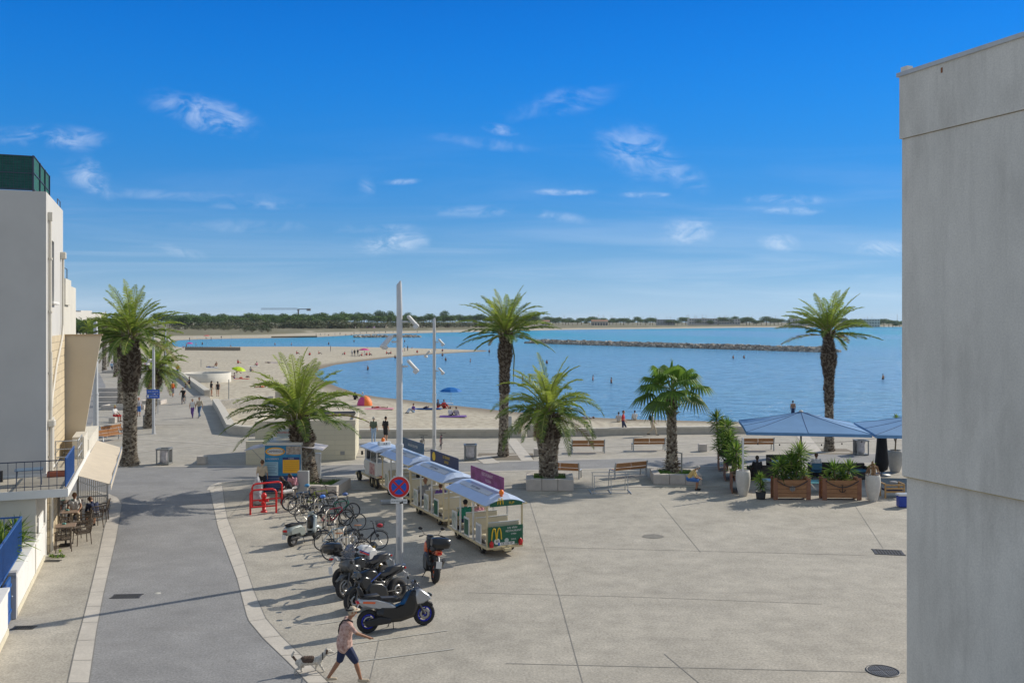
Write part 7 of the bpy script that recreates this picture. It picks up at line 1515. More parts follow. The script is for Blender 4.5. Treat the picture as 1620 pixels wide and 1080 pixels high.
# 1 silver maxi scooter, nearest
loc, rz = place2((582,1001), (671,988)); t = thing('maxi_scooter', 'silver and black maxi scooter with blue rims, nearest in the row', 'scooter', loc, rz); t.rotation_euler = (-.10, 0, rz)
moto_wheel(t, -.78, .31, .068, M_rblue, 'rear_wheel', 5); moto_wheel(t, .80, .31, .062, M_rblue, 'front_wheel', 5)
b = MB(); b.puff([(-.95,.72),(-1.05,.86),(-.98,.93),(-.6,.90),(-.15,.74),(.05,.58),(-.1,.52),(-.5,.60)], .17); b.build('tail_fairing', M_sil, t)
b = MB(); b.puff([(.52,.60),(.50,.86),(.56,1.02),(.66,1.03),(.93,.82),(1.0,.70),(.88,.66),(.72,.60)], .20); b.build('front_fairing', M_sil, t)
b = MB(); b.puff([(-.55,.66),(-.1,.60),(.22,.68),(.42,.98),(.56,.98),(.66,.62),(.5,.28),(.1,.2),(-.35,.22),(-.6,.4)], .19); b.build('belly_fairing', M_blk, t)
b = MB(); b.puff([(-1.0,.93),(-.93,1.0),(-.5,1.0),(-.42,.90),(.05,.86),(.16,.78),(.1,.72),(-.5,.84),(-.9,.88)], .15); b.build('seat', M_seat, t)
b = MB(); b.puff([(.52,1.0),(.46,1.20),(.52,1.24),(.76,1.0),(.68,.96)], .13); b.build('windscreen', M_scr, t)
b = MB(); b.puff([(-.85,.20),(-.95,.34),(-.5,.42),(-.2,.34),(-.2,.22)], .07, y0=-.17); b.build('silencer', M_mbk, t)
b = MB(); b.box((-.78,-.178,.82), (.34,.012,.05), rot=Matrix.Rotation(.15,3,'Y')); b.build('orange_flash', M_orange, t); b = MB(); b.puff([(-1.08,.80),(-1.1,.87),(-.98,.88),(-.96,.82)], .10); b.build('tail_light', M_tail, t)
b = MB(); b.puff([(.52,.42),(.62,.62),(.8,.70),(1.02,.60),(1.06,.5),(.84,.6),(.66,.52)], .075); b.build('front_mudguard', M_mbk, t)
b = MB(); b.puff([(-1.0,.98),(-1.06,1.22),(-.98,1.24),(-.88,1.0)], .13); b.build('back_pad', M_seat, t); b = MB(); b.box((.98,0,.80), (.05,.3,.08), bev=.02); b.build('headlight', M_glass, t)
b = MB(); b.box((-1.12,0,.58), (.02,.18,.22)); b.tube([(-1.0,0,.8),(-1.12,0,.6)], .02, 5); b.build('number_plate', M_pwhite, t)
fork(t, .58, .72, .80, .31); mirror_bar(t, .42, 1.04, .34, -.1); prop(t, -.1)
# generic motorcycle
def motorcycle(label, rear, front, body, body2, lean=-.12, style='naked', case=None, screen=False, stripes=None, rimm=M_rimm, wb=1.46, hbar=1.05, seatm=M_seat, group='motorbikes parked in a row'):
    loc, rz = place2(rear, front); t = thing('motorbike', label, 'motorbike', loc, rz, group); t.rotation_euler = (lean, 0, rz); h = wb/2
    tall = .08 if style == 'enduro' else 0
    t.scale = (1.07,)*3; moto_wheel(t, -h, .32, .080, rimm, 'rear_wheel'); moto_wheel(t, h, .32, .062, rimm, 'front_wheel')
    b = MB(); b.puff([(-.18,.22),(-.22,.48),(-.05,.62),(.22,.62),(.32,.45),(.22,.22)], .17); b.tube([(-.05,-.2,.36), (-.05,.2,.36)], .1, 12)
    for k in range(5): b.box((.2,0,.46+.035*k), (.26,.30,.015))
    b.build('engine', M_chr, t)
    b = MB(); b.puff([(-.35,.24),(-.30,.5),(-.12,.66),(.30,.72),(.44,.60),(.40,.36),(.2,.20)], .21); b.build('belly_fairing', M_blk, t)
    b = MB()
    for y in (-.13,.13): b.tube([(.45,y*.5,.92+tall), (.1,y,.72+tall), (-.28,y,.60), (-.2,y,.35)], .022, 6); b.tube([(-.22,y,.36), (-h,y,.32)], .026, 6); b.tube([(-.25,y,.62), (-.8,y*.8,.84+tall)], .014, 5)
    b.build('frame', M_mbk, t)
    b = MB(); b.puff([(-.12,.78),(-.02,.98),(.16,1.05),(.38,1.00),(.50,.86),(.42,.74),(.1,.70)], .15, mi=0)
    for p in (0,): pass
    tk = b.build('fuel_tank', body, t); tk.location.z = tall
    b = MB(); b.puff([(.18,.60),(.22,.86),(.50,.93),(.60,.80),(.52,.60),(.36,.50)], .175); f2 = b.build('side_fairing', body2, t); f2.location.z = tall*.7
    if stripes:
        for k, m in enumerate(stripes): b = MB(); b.box((.1,-.16-.003*k,.80+.045*k), (.46,.012,.028), rot=Matrix.Rotation(.45,3,'Y')); b.box((.1,.16+.003*k,.80+.045*k), (.46,.012,.028), rot=Matrix.Rotation(.45,3,'Y')); o = b.build('stripe', m, t); o.location.z = tall
    b = MB(); b.puff([(-.88,.90),(-.92,.98),(-.55,.97),(-.45,.88),(-.12,.86),(-.06,.78),(-.2,.74),(-.5,.78)], .13); st_ = b.build('seat', seatm, t); st_.location.z = tall
    b = MB(); b.puff([(-.95,.78),(-1.06,.93),(-.9,.93),(-.45,.76),(-.3,.66)], .09); tl = b.build('tail_unit', body2, t); tl.location.z = tall
    b = MB(); b.box((-1.05,0,.86+tall), (.05,.14,.05), bev=.01); b.build('tail_light', M_tail, t); b = MB(); b.box((-1.10,0,.62), (.015,.17,.20)); b.tube([(-.92,0,.84), (-1.10,0,.70)], .02, 5); b.build('number_plate', M_pwhite, t)
    b = MB(); b.tube([(.3,-.14,.3), (0,-.18,.2), (-.35,-.19,.3), (-.78,-.20,.50 if style != 'enduro' else .7)], [.022,.03,.055,.06], 10); b.build('exhaust', M_chr, t)
    b = MB(); b.puff([(.50,.90),(.48,1.04),(.60,1.06),(.70,.94),(.62,.84)], .10); hl = b.build('headlight', M_glass, t); hl.location.z = tall
    b = MB(); b.puff([(h-.32,.56),(h-.2,.68),(h+.05,.70),(h+.3,.54),(h+.26,.51),(h,.64),(h-.22,.6)], .065) if style != 'enduro' else b.puff([(h-.3,.78),(h-.1,.84),(h+.32,.76),(h+.1,.80)], .06); b.build('front_mudguard', body2, t)
    if screen: b = MB(); b.puff([(.46,1.02),(.34,1.42),(.40,1.45),(.66,1.12),(.62,1.0)], .19); b.build('windscreen', M_scr, t); b = MB(); b.puff([(.40,.78),(.44,1.06),(.64,1.1),(.78,.92),(.66,.72)], .2); b.build('nose_fairing', body2, t)
    fork(t, .50, .92+tall, h, .32, mat('fork_gold', (.45,.30,.06), .3, metal=.8) if style == 'enduro' else M_chr); mirror_bar(t, .42, hbar+tall, .38, -.12); prop(t)
    if case: topcase(t, -.98, 1.02+tall, case)
    return t
mw = dict(a=mat('moto_blue', (.02,.06,.30), .3, coat=.5))
motorcycle('dark touring motorbike with tall clear windshield facing left', (621,925), (534,951), M_blk, mat('moto_graphite', (.10,.105,.11), .3, metal=.5, coat=.5), lean=.14, screen=True, rimm=M_rimm, hbar=1.1)
motorcycle('black naked motorbike squeezed between the windshield motorbike and the silver maxi scooter', (638,948), (552,972), M_blk, M_blk, lean=.14, rimm=M_mbk, stripes=[mw['a']])
motorcycle('white, blue and red striped motorbike with round black top case facing right', (530,936), (612,912), M_pwhite, M_pwhite, lean=-.13, style='enduro', case=M_blk, stripes=[M_tail, mw['a']], rimm=M_mbk)
motorcycle('black and orange motorbike with square top case standing apart by the lamp post', (694,931), (668,893), M_mbk, M_orange, lean=.10, case=M_blk, rimm=M_orange, style='enduro')
# classic silver scooter
loc, rz = place2((457,866), (507,851)); t = thing('motor_scooter', 'silver grey classic scooter with long black seat beside the bicycles', 'scooter', loc, rz); t.rotation_euler = (-.1,0,rz)
moto_wheel(t, -.64, .24, .058, M_rimm, 'rear_wheel', 5, discs=False); moto_wheel(t, .66, .24, .055, M_rimm, 'front_wheel', 5)
b = MB(); b.puff([(-.98,.46),(-.98,.66),(-.80,.76),(-.3,.76),(-.10,.60),(-.08,.34),(-.3,.30),(-.42,.46),(-.8,.46)], .22); b.build('rear_body', mat('scooter_sage', (.30,.33,.31), .3, metal=.3, coat=.6), t)
b = MB(); b.puff([(-.12,.26),(-.12,.34),(.36,.34),(.42,.26),(.3,.22)], .20); b.build('footboard', M_blk, t)
b = MB(); b.puff([(.34,.26),(.30,.42),(.42,.92),(.50,1.0),(.56,.96),(.50,.6),(.46,.3)], .21); b.build('leg_shield', mat('scooter_pale', (.42,.47,.48), .3, metal=.3, coat=.6), t); b = MB(); b.puff([(.30,.36),(.36,.90),(.41,.94),(.40,.5),(.37,.34)], .15); b.build('inner_shield', M_blk, t)
b = MB(); b.puff([(.44,.42),(.50,.5),(.72,.54),(.92,.42),(.94,.34),(.7,.44),(.52,.36)], .07); b.build('front_mudguard', mat('scooter_pale', (.42,.47,.48), .3), t)
b = MB(); b.puff([(-.86,.76),(-.88,.84),(-.5,.86),(-.4,.82),(-.05,.80),(-.02,.74),(-.3,.72)], .15); b.build('seat', M_seat, t); b = MB(); b.puff([(-1.0,.58),(-1.02,.66),(-.94,.67),(-.93,.6)], .1); b.build('tail_light', M_tail, t)
b = MB(); b.puff([(.34,.98),(.36,1.08),(.50,1.1),(.56,1.02),(.5,.96)], .12); b.build('headlamp_cowl', mat('scooter_sage', (.30,.33,.31), .3), t); b = MB(); b.tube([(-.88,-.12,.86),(-.98,0,.86),(-.88,.12,.86),(-.8,.12,.78)], .012, 5); b.build('grab_rail', M_mbk, t)
b = MB(); b.puff([(-.9,.24),(-.92,.36),(-.5,.36),(-.4,.26)], .05, y0=-.16); b.build('silencer', M_mbk, t); b = MB(); b.box((-1.06,0,.42), (.015,.17,.17)); b.build('number_plate', M_pwhite, t)
fork(t, .52, .6, .66, .26); mirror_bar(t, .40, 1.04, .32, -.08); prop(t, -.15)
# ================================================================ parasol terrace on the right
M_wood = mat('planter_wood', (.34,.17,.08), .75, noise=(4,.2,5), stretch=(1,6,6)); M_wood2 = mat('planter_post', (.26,.12,.07), .75, noise=(4,.2)); M_pb = mat('parasol_cloth', (.15,.32,.58), .8, noise=(.6,.10), transl=.15, bump=(5,.2,.02)); M_pot = mat('pot_pale', (.56,.54,.50), .8, noise=(5,.10), bump=(18,.3,.01)); M_rope = mat('rope_dark', (.04,.04,.05), .8); M_soil = mat('pot_soil', (.08,.06,.045), .95); M_rattan = mat('rattan_dark', (.05,.042,.038), .7, noise=(30,.4)); M_cush = mat('cushion_blue', (.05,.16,.26), .85)
tz = R(-10)
def bigparasol(label, fl, w=6.15, d=5.7, zf=2.6, za=3.42):
    """fl = world xy of the front-left eave corner"""
    t = thing('square_parasol', label, 'parasol', (fl[0], fl[1], 0), tz, 'large square blue parasols'); cx, cy = w/2, d/2
    rim = [(0,0), (w/2,0), (w,0), (w,d/2), (w,d), (w/2,d), (0,d), (0,d/2)]; b = MB(); A = (cx,cy,za); n = 8; R3 = []
    for ring in (0, .33, .66, 1.0):
        R3.append([(cx+(x-cx)*ring*(.985 if i % 2 else 1), cy+(y-cy)*ring*(.985 if i % 2 else 1), za+(zf-za)*ring-.05*math.sin(ring*math.pi)-(0 if i % 2 == 0 else -.0)) for i, (x, y) in enumerate(rim)])
    vs = [A]+[p for r3 in R3[1:] for p in r3]; fs = [(0, 1+i, 1+(i+1) % n) for i in range(n)]
    for k in range(2): fs += [(1+k*n+i, 1+(k+1)*n+i, 1+(k+1)*n+(i+1) % n, 1+k*n+(i+1) % n) for i in range(n)]
    rb_ = [(x, y, z-.16) for (x, y, z) in R3[3]]; o_ = len(vs); vs += rb_; fs += [(1+2*n+i, o_+i, o_+(i+1) % n, 1+2*n+(i+1) % n) for i in range(n)]
    b.add(vs, fs); b.build('canopy', M_pb, t)
    b = MB()
    for i, p in enumerate(R3[3]): b.tube([(cx,cy,za-.30), (cx+(p[0]-cx)*.5,cy+(p[1]-cy)*.5,(za+zf)/2-.22), (p[0]*.985+cx*.015,p[1]*.985+cy*.015,p[2]-.13)], .02, 5)
    b.build('ribs', M_grey, t)
    b = MB()
    for i in range(8): b.tube([(cx,cy,za+.004)]+[(R3[q][i][0],R3[q][i][1],R3[q][i][2]+.004) for q in (1,2,3)], .014, 5)
    b.build('seam', mat('seam_dark', (.03,.08,.20), .8), t)
    b = MB(); b.tube([(cx,cy,0), (cx,cy,za-.05)], .05, 10); b.box((cx,cy,.06), (1.0,1.0,.12), bev=.02); b.build('pole', mat('pole_dark', (.10,.10,.11), .5), t); b = MB(); b.lathe([(.12,0), (.09,.06), (0,.1)], 10, c=(cx,cy,za)); b.build('finial', M_pot, t)
    return t
fl = P(1181,683,2.6); bigparasol('large square blue parasol over the terrace, fully visible one', (fl.x, fl.y)); q = Vector((fl.x, fl.y, 0))+Matrix.Rotation(tz, 3, 'Z') @ Vector((6.3,-.15,0)); bigparasol('second large blue parasol cut off by the grey building', (q.x, q.y))
def woodbox(label, px, py, w=1.72, d=.55, h=.92, emblem=None, rz=-.02):
    c = P(px, py); t = thing('wooden_planter', label, 'planter', (c.x, c.y+d/2, 0), rz, 'wooden planter boxes of the terrace'); b = MB()
    for k in range(4):
        z = .10+h*.9*(k+.5)/4
        for y in (-d/2+.02, d/2-.02): b.box((0,y,z), (w-.36,.035,h*.9/4-.012), bev=.006)
        for x in (-w/2+.1, w/2-.1): b.box((x,0,z), (.035,d-.1,h*.9/4-.012), bev=.006)
    b.build('boards', M_wood, t)
    for x in (-w/2+.1, w/2-.1):
        for y in (-d/2+.03, d/2-.03): b = MB(); b.box((x,y,h*.55), (.20,.08,h*1.1), bev=.01); b.build('corner_post', M_wood2, t)
    b = MB(); b.box((0,0,h*.85), (w-.2,d-.08,.06)); b.build('soil', M_soil, t)
    b = MB(); pts = [(-w/2+.15+(w-.3)*k/12, -d/2-.05-.0, h*.98-.30*math.sin(math.pi*k/12)) for k in range(13)]; b.tube(pts, .022, 6); b.build('rope', M_rope, t)
    b = MB(); e = -d/2-.05; z0 = h*.60
    if emblem == 'wheel':
        b.torus((0,e,z0-.02), .10, .015, 'Y', 18, 6)
        for k in range(4): a = k*math.pi/4; b.tube([(-.15*math.cos(a),e,z0-.02-.15*math.sin(a)), (.15*math.cos(a),e,z0-.02+.15*math.sin(a))], .012, 5)
        b.build('ship_wheel', M_frame, t)
    elif emblem == 'anchor':
        b.tube([(0,e,z0+.12), (0,e,z0-.16)], .016, 6); b.tube([(-.07,e,z0+.06), (.07,e,z0+.06)], .012, 5); b.torus((0,e,z0+.15), .03, .01, 'Y', 12, 5); b.tube([(-.14,e,z0-.06), (-.10,e,z0-.14), (0,e,z0-.18), (.10,e,z0-.14), (.14,e,z0-.06)], .016, 6); b.build('anchor', M_mbk, t)
    return t
p1 = woodbox('front wooden planter box with rope and ship wheel emblem', 1253.5, 790.5, emblem='wheel'); p2 = woodbox('front wooden planter box with rope and anchor emblem', 1332.5, 791, w=1.8, emblem='anchor')
GY = 'spiky plants of the terrace'
v = p1.location; yucca('yucca_plant', 'tall bushy yucca growing in the planter with the ship wheel', 'plant', v+Vector((0,0,.8)), [(.42,0,1.35,.62,64),(.05,.05,1.0,.6,54),(-.45,-.02,.75,.6,50),(.30,.02,.55,.5,40),(.62,0,.35,.42,34),(-.2,0,.35,.5,34),(-.70,.02,.4,.45,30),(.35,.05,.95,.55,40)], 3, GY, low=5)
v = p2.location; yucca('yucca_plant', 'twin headed low yucca growing in the planter with the anchor', 'plant', v+Vector((0,0,.8)), [(-.30,0,.55,.58,54),(.42,0,.58,.56,52),(.1,.05,.35,.5,36),(.25,-.05,.15,.35,26),(-.6,0,.2,.45,20)], 4, GY, low=4)
# receding planters on the left side of the terrace
for i, (px, py, lab) in enumerate([(1163,776,'nearest of the receding wooden planters left of the terrace'),(1152,757,'middle one of the receding wooden planters left of the terrace'),(1142,742,'farthest of the receding wooden planters left of the terrace')]):
    c = P(px, py); t = thing('wooden_planter', lab, 'planter', (c.x+.05, c.y+.0, 0), R(80), 'wooden planter boxes of the terrace'); b = MB()
    for k in range(9):
        for y in (-.24,.24): b.box((-.8+.2*k,y,.48), (.17,.035,.92), bev=.006)
    b.build('boards', M_wood2, t); b = MB(); b.box((0,0,.86), (1.7,.44,.05)); b.build('soil', M_soil, t)
    yucca('yucca_plant', ['dark green yucca with two heads just behind the tall pale pot','tallest yucca at the left side of the terrace','dense dark palm like yucca at the far left corner of the terrace'][i], 'plant', (c.x+.05, c.y, .8), [[(0,0,1.15,.62,60),(-.05,.4,.7,.6,46),(.05,-.35,.45,.5,40)],[(0,0,1.3,.65,64),(.05,.5,1.9,.6,60),(-.25,-.3,.9,.6,50),(.1,-.5,.5,.5,40),(.2,.1,.9,.6,44)],[(0,.1,1.6,.62,60),(-.3,.2,2.0,.6,56),(-.1,-.4,1.0,.6,50),(.2,.2,.7,.6,44),(-.25,0,.5,.55,40)]][i], 7+i, GY, low=4)
def pot(label, px, py, h=1.22, r_=.33):
    c = P(px, py); t = thing('tall_pot', label, 'plant pot', c, 0, 'tall pale pots of the terrace'); b = MB(); b.lathe([(r_*.55,0), (r_*.66,h*.08), (r_*.95,h*.42), (r_*1.05,h*.7), (r_*1.0,h*.92), (r_*.92,h), (r_*.80,h), (r_*.80,h*.94)], 24, caps=False); b.build('pot_body', M_pot, t); b = MB(); b.lathe([(0,h*.95), (r_*.82,h*.95)], 20); b.build('soil', M_soil, t); return t
A1 = pot('tall pale pot holding the white post at the terrace front left corner', 1175.5, 784); A2 = pot('tall pale pot holding the withered plant right of the anchor planter', 1381, 792); A3 = pot('tall pale pot with a small green tree behind the black closed parasol', 1416, 746, 1.2, .42)
o = MB().tube([(0,0,.9), (0,0,2.75)], .045, 8).build('white_post', mat('post_white', (.65,.66,.68), .5), None, A1.location); tag(o, 'white post standing in the tall pale pot at the terrace corner', 'post')
yucca('withered_plant', 'withered brown plant with a few yellow leaves in the tall pale pot', 'plant', A2.location+Vector((0,0,1.1)), [(0,0,.55,.3,5)], 5, None)
b = MB(); r = random.Random(8)
for k in range(16): a = k*2.4; b.tube([(0,0,.25+.04*k % .5), (math.cos(a)*.2,math.sin(a)*.2,.5), (math.cos(a)*.34,math.sin(a)*.3,.15-.02*(k % 7))], [.035,.02,.01], 4)
b.tube([(0,0,-.1), (0,0,.6)], [.10,.07], 8)
w_ = [o for o in COL.objects if o.name.startswith('withered_plant')][0]; b.build('dry_leaves', mat('dry_leaf', (.28,.17,.09), .9, noise=(9,.3)), w_)
t = thing('small_tree', 'small green leafed tree rising from the rear tall pot', 'tree', A3.location+Vector((0,0,1.05))); b = MB(); b.tube([(0,0,0), (.05,0,.8), (0,0,1.5)], .04, 6); b.tube([(.05,0,.7), (.3,0,1.3)], .03, 5); b.tube([(.02,0,.6), (-.2,0,1.2)], .03, 5); b.build('trunk', YM[3], t); b = MB(); r = random.Random(2)
for c in ((0,0,1.6),(.35,0,1.35),(-.22,0,1.25),(.1,.1,1.9)): rosette(b, c, 30, .32, .08, r, lo=-.6)
b.build('crown', YM[:3], t)
c = P(1203.5, 789); t = thing('potted_cordyline', 'small spiky cordyline in a black pot between pale pot and planter', 'plant', c); b = MB(); b.lathe([(.20,0), (.24,.36), (.22,.36), (.2,.32), (0,.32)], 16); b.build('black_pot', M_mbk, t); b = MB(); r = random.Random(5)
rosette(b, (0,0,.95), 60, .48, .05, r, lo=-.9); rosette(b, (.05,0,.6), 40, .40, .05, r, lo=-1.0, mis=(0,0,1)); b.build('leaves', YM[:3], t); b = MB(); b.tube([(0,0,.3), (0,0,.95)], .03, 6); b.build('stem', YM[3], t)
# closed black parasol
c = P(1395, 752); t = thing('closed_parasol', 'closed black parasol wrapped in its cover beside the blue ones', 'parasol', c); b = MB(); b.lathe([(.10,.2), (.30,.35), (.36,.7), (.30,1.3), (.26,1.9), (.22,2.3), (.10,2.6), (.03,2.7)], 14); b.build('cover', mat('cover_black', (.012,.012,.015), .7, bump=(5,.6,.05)), t); b = MB(); b.tube([(0,0,0), (0,0,2.8)], .04, 8); b.lathe([(.45,0), (.45,.08), (0,.1)], 16); b.build('pole', M_frame, t)
# furniture
def sofa(label, px, py, rz, w=1.5):
    c = P(px, py); t = thing('rattan_sofa', label, 'sofa', c, rz, 'dark rattan terrace sofas'); b = MB(); b.box((0,0,.2), (w,.75,.36), bev=.03); b.box((0,.34,.5), (w,.12,.55), bev=.03); b.box((-w/2+.06,0,.4), (.12,.75,.5), bev=.03); b.box((w/2-.06,0,.4), (.12,.75,.5), bev=.03); b.build('frame', M_rattan, t); b = MB(); b.box((0,-.03,.44), (w-.26,.6,.12), bev=.04); b.build('cushion', M_cush, t); return t
sofa('dark rattan sofa behind the tall bushy yucca, leftmost', 1206, 757, 3.1); sofa('dark rattan sofa behind the white shirted guest', 1296, 752, 3.0, 1.1); sofa('dark rattan sofa behind the anchor planter', 1345, 757, .1, 1.9); sofa('dark rattan sofa at the far side below the parasol pole', 1240, 742, .0, 1.8)
def ttable(label, px, py, m, w=.9, h=.5):
    c = P(px, py); t = thing('terrace_table', label, 'table', c, 0, 'terrace tables'); b = MB(); b.box((0,0,h), (w,w*.8,.04), bev=.01); b.build('table_top', m, t)
    for x in (-w/2+.06, w/2-.06):
        for y in (-w*.35, w*.35): b = MB(); b.tube([(x,y,0), (x,y,h)], .02, 5); b.build('leg', M_mbk, t)
ttable('low pale blue terrace table left of the big yucca', 1218, 775, mat('table_pale', (.30,.45,.58), .5)); ttable('low terrace table between the two front planters', 1292, 778, mat('table_teal', (.12,.36,.38), .5), 1.1); ttable('terrace table with grey top behind the anchor planter', 1330, 766, mat('table_grey', (.3,.29,.27), .5), .8, .6)
c = P(1291, 757); sx = thing('terrace_chair', 'dark terrace chair holding the guest in white shirt', 'chair', c+Vector((0,0,0)), 3.0); b = MB(); b.box((0,-.02,.40), (.5,.48,.06), bev=.02); b.box((0,.28,.68), (.5,.05,.36), bev=.02); b.build('seat_and_back', M_cush, sx)
for x in (-.22,.22):
    for y in (-.22,.22): b = MB(); b.tube([(x,y,0), (x,y,.4)], .02, 5); b.build('leg', M_mbk, sx)
# timber garden chair and cool box near the grey building
c = P(1415.5, 788); t = thing('timber_armchair', 'slatted timber garden chair next to the grey building', 'chair', c, .0); b = MB()
for x in (-.44,.44):
    b = MB(); b.box((x,0,.34), (.06,.07,.68)); b.box((x,.6,.34), (.06,.07,.68)); b.box((x,.3,.66), (.06,.66,.05)); b.build('side_frame', mat('teak_pale', (.42,.26,.11), .7, noise=(6,.2)), t)
b = MB()
for z in (.30,.46,.62): b.box((0,0,z), (.84,.03,.08))
b.build('back_slats', mat('teak_pale', (.42,.26,.11), .7), t); b = MB(); b.box((0,.3,.36), (.8,.55,.1), bev=.03); b.build('cushion', CL['navy'], t)
b = MB(); b.ell((0,.15,.74), (.2,.18,.05), 14, 6); o = b.build('table_dish', CL['grey'], None, c); tag(o, 'flat grey dish lying on the timber garden chair', 'dish')
c = P(1432, 803); t = thing('cool_box', 'blue cool box with white lid beside the grey building edge', 'cool box', c, .0); b = MB(); b.box((0,.2,.26), (.5,.36,.5), bev=.03); b.build('box_body', mat('coolbox_blue', (.01,.05,.35), .4), t); b = MB(); b.box((0,.2,.56), (.56,.42,.1), bev=.03); b.build('lid', M_pwhite, t)
# string of bulbs
a_, z_ = A1.location+Vector((0,0,2.6)), P(1434, 760)+Vector((0,0,2.45)); t = thing('string_lights', 'sagging string of small bulbs across the terrace front', 'string lights', a_); dd_ = z_-a_; pts = [dd_*(k/24)-Vector((0,0,.28*math.sin(math.pi*k/24))) for k in range(25)]; b = MB(); b.tube(pts, .008, 4); b.build('cable', M_rope, t)
for k in range(2, 24, 3): b = MB(); b.ell(pts[k]-Vector((0,0,.09)), (.035,.035,.05), 8, 6); b.build('bulb', M_mbk, t)
# ================================================================ cafe on the left pavement
M_cw = mat('wicker_brown', (.11,.085,.065), .8, noise=(25,.4)); M_ct = mat('cafe_top', (.30,.22,.17), .6, noise=(8,.2))
def ctable(label, px, py):
    c = P(px, py); t = thing('cafe_table', label, 'table', c, A_B, 'cafe tables under the awning'); b = MB(); b.box((0,0,.73), (.68,.68,.04), bev=.01); b.build('table_top', M_ct, t); b = MB(); b.tube([(0,0,0), (0,0,.72)], .035, 8); b.box((0,0,.02), (.42,.42,.04), bev=.01); b.build('pedestal', M_mbk, t)
    b = MB(); b.box((-.1,.08,.78), (.12,.09,.06), bev=.01); o = b.build('napkin_box', mat('teal_box', (.15,.38,.36), .5), None, c); tag(o, 'small teal napkin box on the '+label.split(',')[0], 'napkin box')
for i, (px, py, lab) in enumerate([(104,862,'nearest cafe table on the pavement, by the downpipe'), (109,838,'second cafe table from the downpipe'), (117,820,'cafe table between the two seated customers')]): ctable(lab, px, py)
def wchair(label, px, py, rz, proto=[None]):
    c = P(px, py)
    if proto[0]: return dup(proto[0], c, rz, label)
    t = thing('wicker_armchair', label, 'chair', c, rz, 'brown wicker cafe chairs'); b = MB(); b.box((0,0,.44), (.50,.48,.05), bev=.015); b.build('seat', M_cw, t)
    b = MB()
    for k in range(7): x = -.21+.07*k; b.tube([(x,.22,.46), (x*1.05,.30,.88)], .010, 4)
    for k in range(5): b.tube([(-.23,.235+.015*k,.54+.08*k), (.23,.235+.015*k,.54+.08*k)], .010, 4)
    b.tube([(-.24,.23,.46), (-.25,.31,.90), (.25,.31,.90), (.24,.23,.46)], .02, 5); b.build('backrest', M_cw, t)
    for s in (-1, 1):
        b = MB(); b.tube([(s*.25,.24,.70), (s*.28,0,.68), (s*.27,-.24,.64)], .022, 5); b.build('armrest', M_cw, t)
        for y in (-.22,.22): b = MB(); b.tube([(s*.23,y,.66 if y < 0 else .45), (s*.26,y*1.15,0)], .018, 5); b.build('leg', M_cw, t)
    proto[0] = t; return t
wchair('wicker chair nearest to the camera in front of the nearest cafe table', 100, 871, A_B+3.3); wchair('wicker chair at the road side of the nearest cafe table', 130, 860, A_B-1.2); wchair('wicker chair at the road side of the second cafe table', 131, 843, A_B-1.4); wchair('wicker chair holding the man in dark blue', 149, 834, -2.3); wchair('wicker chair at the building side holding the blond woman', 118, 829, .5); wchair('empty wicker chair tilted behind the man in dark blue', 160, 824, A_B-1.7); wchair('wicker chair half hidden below the first cafe table', 112, 852, A_B+2.4)
# balcony furniture
def onb(x, y, z=2.84): return (Matrix.Translation((A0.x, A0.y, 0)) @ Matrix.Rotation(A_B, 4, 'Z')) @ Vector((x, y, z))
t = thing('balcony_table', 'small square blue topped table on the left balcony', 'table', onb(-.35,-1.6), A_B+.1); b = MB(); b.box((0,0,.50), (.85,.6,.03), bev=.01); b.build('table_top', mat('balcony_top', (.10,.16,.24), .4), t)
for x in (-.38,.38):
    for y in (-.25,.25): b = MB(); b.tube([(x,y,0), (x*.9,y*.9,.5)], .014, 5); b.build('leg', M_dkrail, t)
t = thing('deck_lounger', 'blue cushioned low lounger at the left edge of the balcony', 'lounger', onb(-2.5,-2.3), A_B); b = MB(); b.box((0,0,.25), (1.5,.6,.08), bev=.03); b.build('cushion', mat('navy_cushion', (.01,.03,.2), .8), t); b = MB()
for x in (-.65,.65):
    for y in (-.25,.25): b.tube([(x,y,0), (x,y,.24)], .02, 5)
b.box((0,0,.2), (1.5,.6,.03)); b.build('frame', M_dkrail, t)
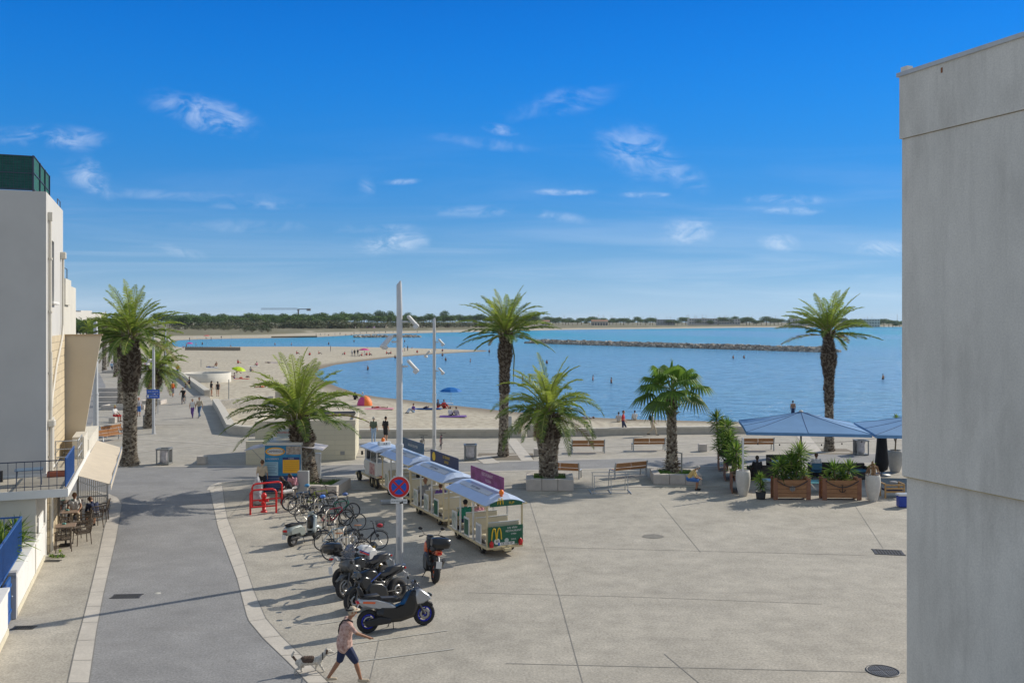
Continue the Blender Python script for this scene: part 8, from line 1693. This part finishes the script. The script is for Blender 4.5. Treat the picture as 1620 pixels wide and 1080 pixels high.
t = thing('folding_chair', 'folded dark garden chair on the balcony beside the wall', 'chair', onb(-2.2,-.7), A_B+.3); b = MB(); b.box((0,0,.45), (.4,.38,.03)); b.build('seat', M_dkrail, t); b = MB(); b.tube([(-.2,-.2,0), (-.2,.2,.9)], .014, 5); b.tube([(.2,-.2,0), (.2,.2,.9)], .014, 5); b.tube([(-.2,.2,0), (-.2,-.2,.45)], .014, 5); b.tube([(.2,.2,0), (.2,-.2,.45)], .014, 5); b.box((0,.18,.82), (.4,.02,.14)); b.build('chair_frame', M_dkrail, t)
t = thing('flower_box', 'long terracotta flower box on the balcony beside the railing', 'planter', onb(.42,-.25), A_B); b = MB(); b.box((0,0,.10), (.72,.22,.2), bev=.02); b.build('trough', mat('terracotta', (.42,.13,.07), .8), t); b = MB(); b.box((0,0,.19), (.66,.16,.02)); b.build('soil', M_soil, t)
o = MB().tube([(0,0,0), (0,0,.38)], .05, 10).build('black_bottle', M_mbk, None, onb(-1.28,-.8)); tag(o, 'thin black cylinder standing on the balcony floor behind the table', 'cylinder')
for i, (x, y) in enumerate([(-.9,-4.0), (-.6,-5.4), (-1.0,-6.3), (-2.0,-5.4), (-.45,-3.8)]):
    c = onb(x, y, 1.18); yucca('yucca_plant', ['yucca behind the blue terrace railing, middle one','yucca closest behind the blue terrace railing bars','yucca at the lower end of the blue terrace railing','yucca set back from the blue terrace railing','yucca at the far end of the blue terrace railing by the wall'][i], 'plant', c, [(0,0,.5,.6,40),(.1,.1,.2,.5,30)], 20+i, 'spiky plants behind the blue railing')
c = P(88, 881); t = thing('weed_tuft', 'little green weeds growing at the foot of the downpipe', 'weed', c); b = MB(); r = random.Random(3)
for k in range(6): rosette(b, (r.uniform(-.35,.3), r.uniform(-.1,.1), 0), 10, .16, .04, r, lo=.1)
rosette(b, (.15,0,.18), 14, .16, .05, r); b.build('leaves', YM[:3], t)
# ================================================================ thin sea air between the viewer and the far shore
hz = MB(); hz.box((0, 3200, 21.0), (11000, 6700, 56.0)); m = bpy.data.materials.new('haze_air'); m.use_nodes = True; nt = m.node_tree; nt.nodes.remove(nt.nodes['Principled BSDF'])
pv = nt.nodes.new('ShaderNodeVolumePrincipled'); pv.inputs['Color'].default_value = (.80,.90,1.0,1); pv.inputs['Density'].default_value = 0.00005; pv.inputs['Anisotropy'].default_value = .2
nt.links.new(pv.outputs[0], nt.nodes['Material Output'].inputs['Volume']); ho = hz.build('haze', m); ho['kind'] = 'stuff'
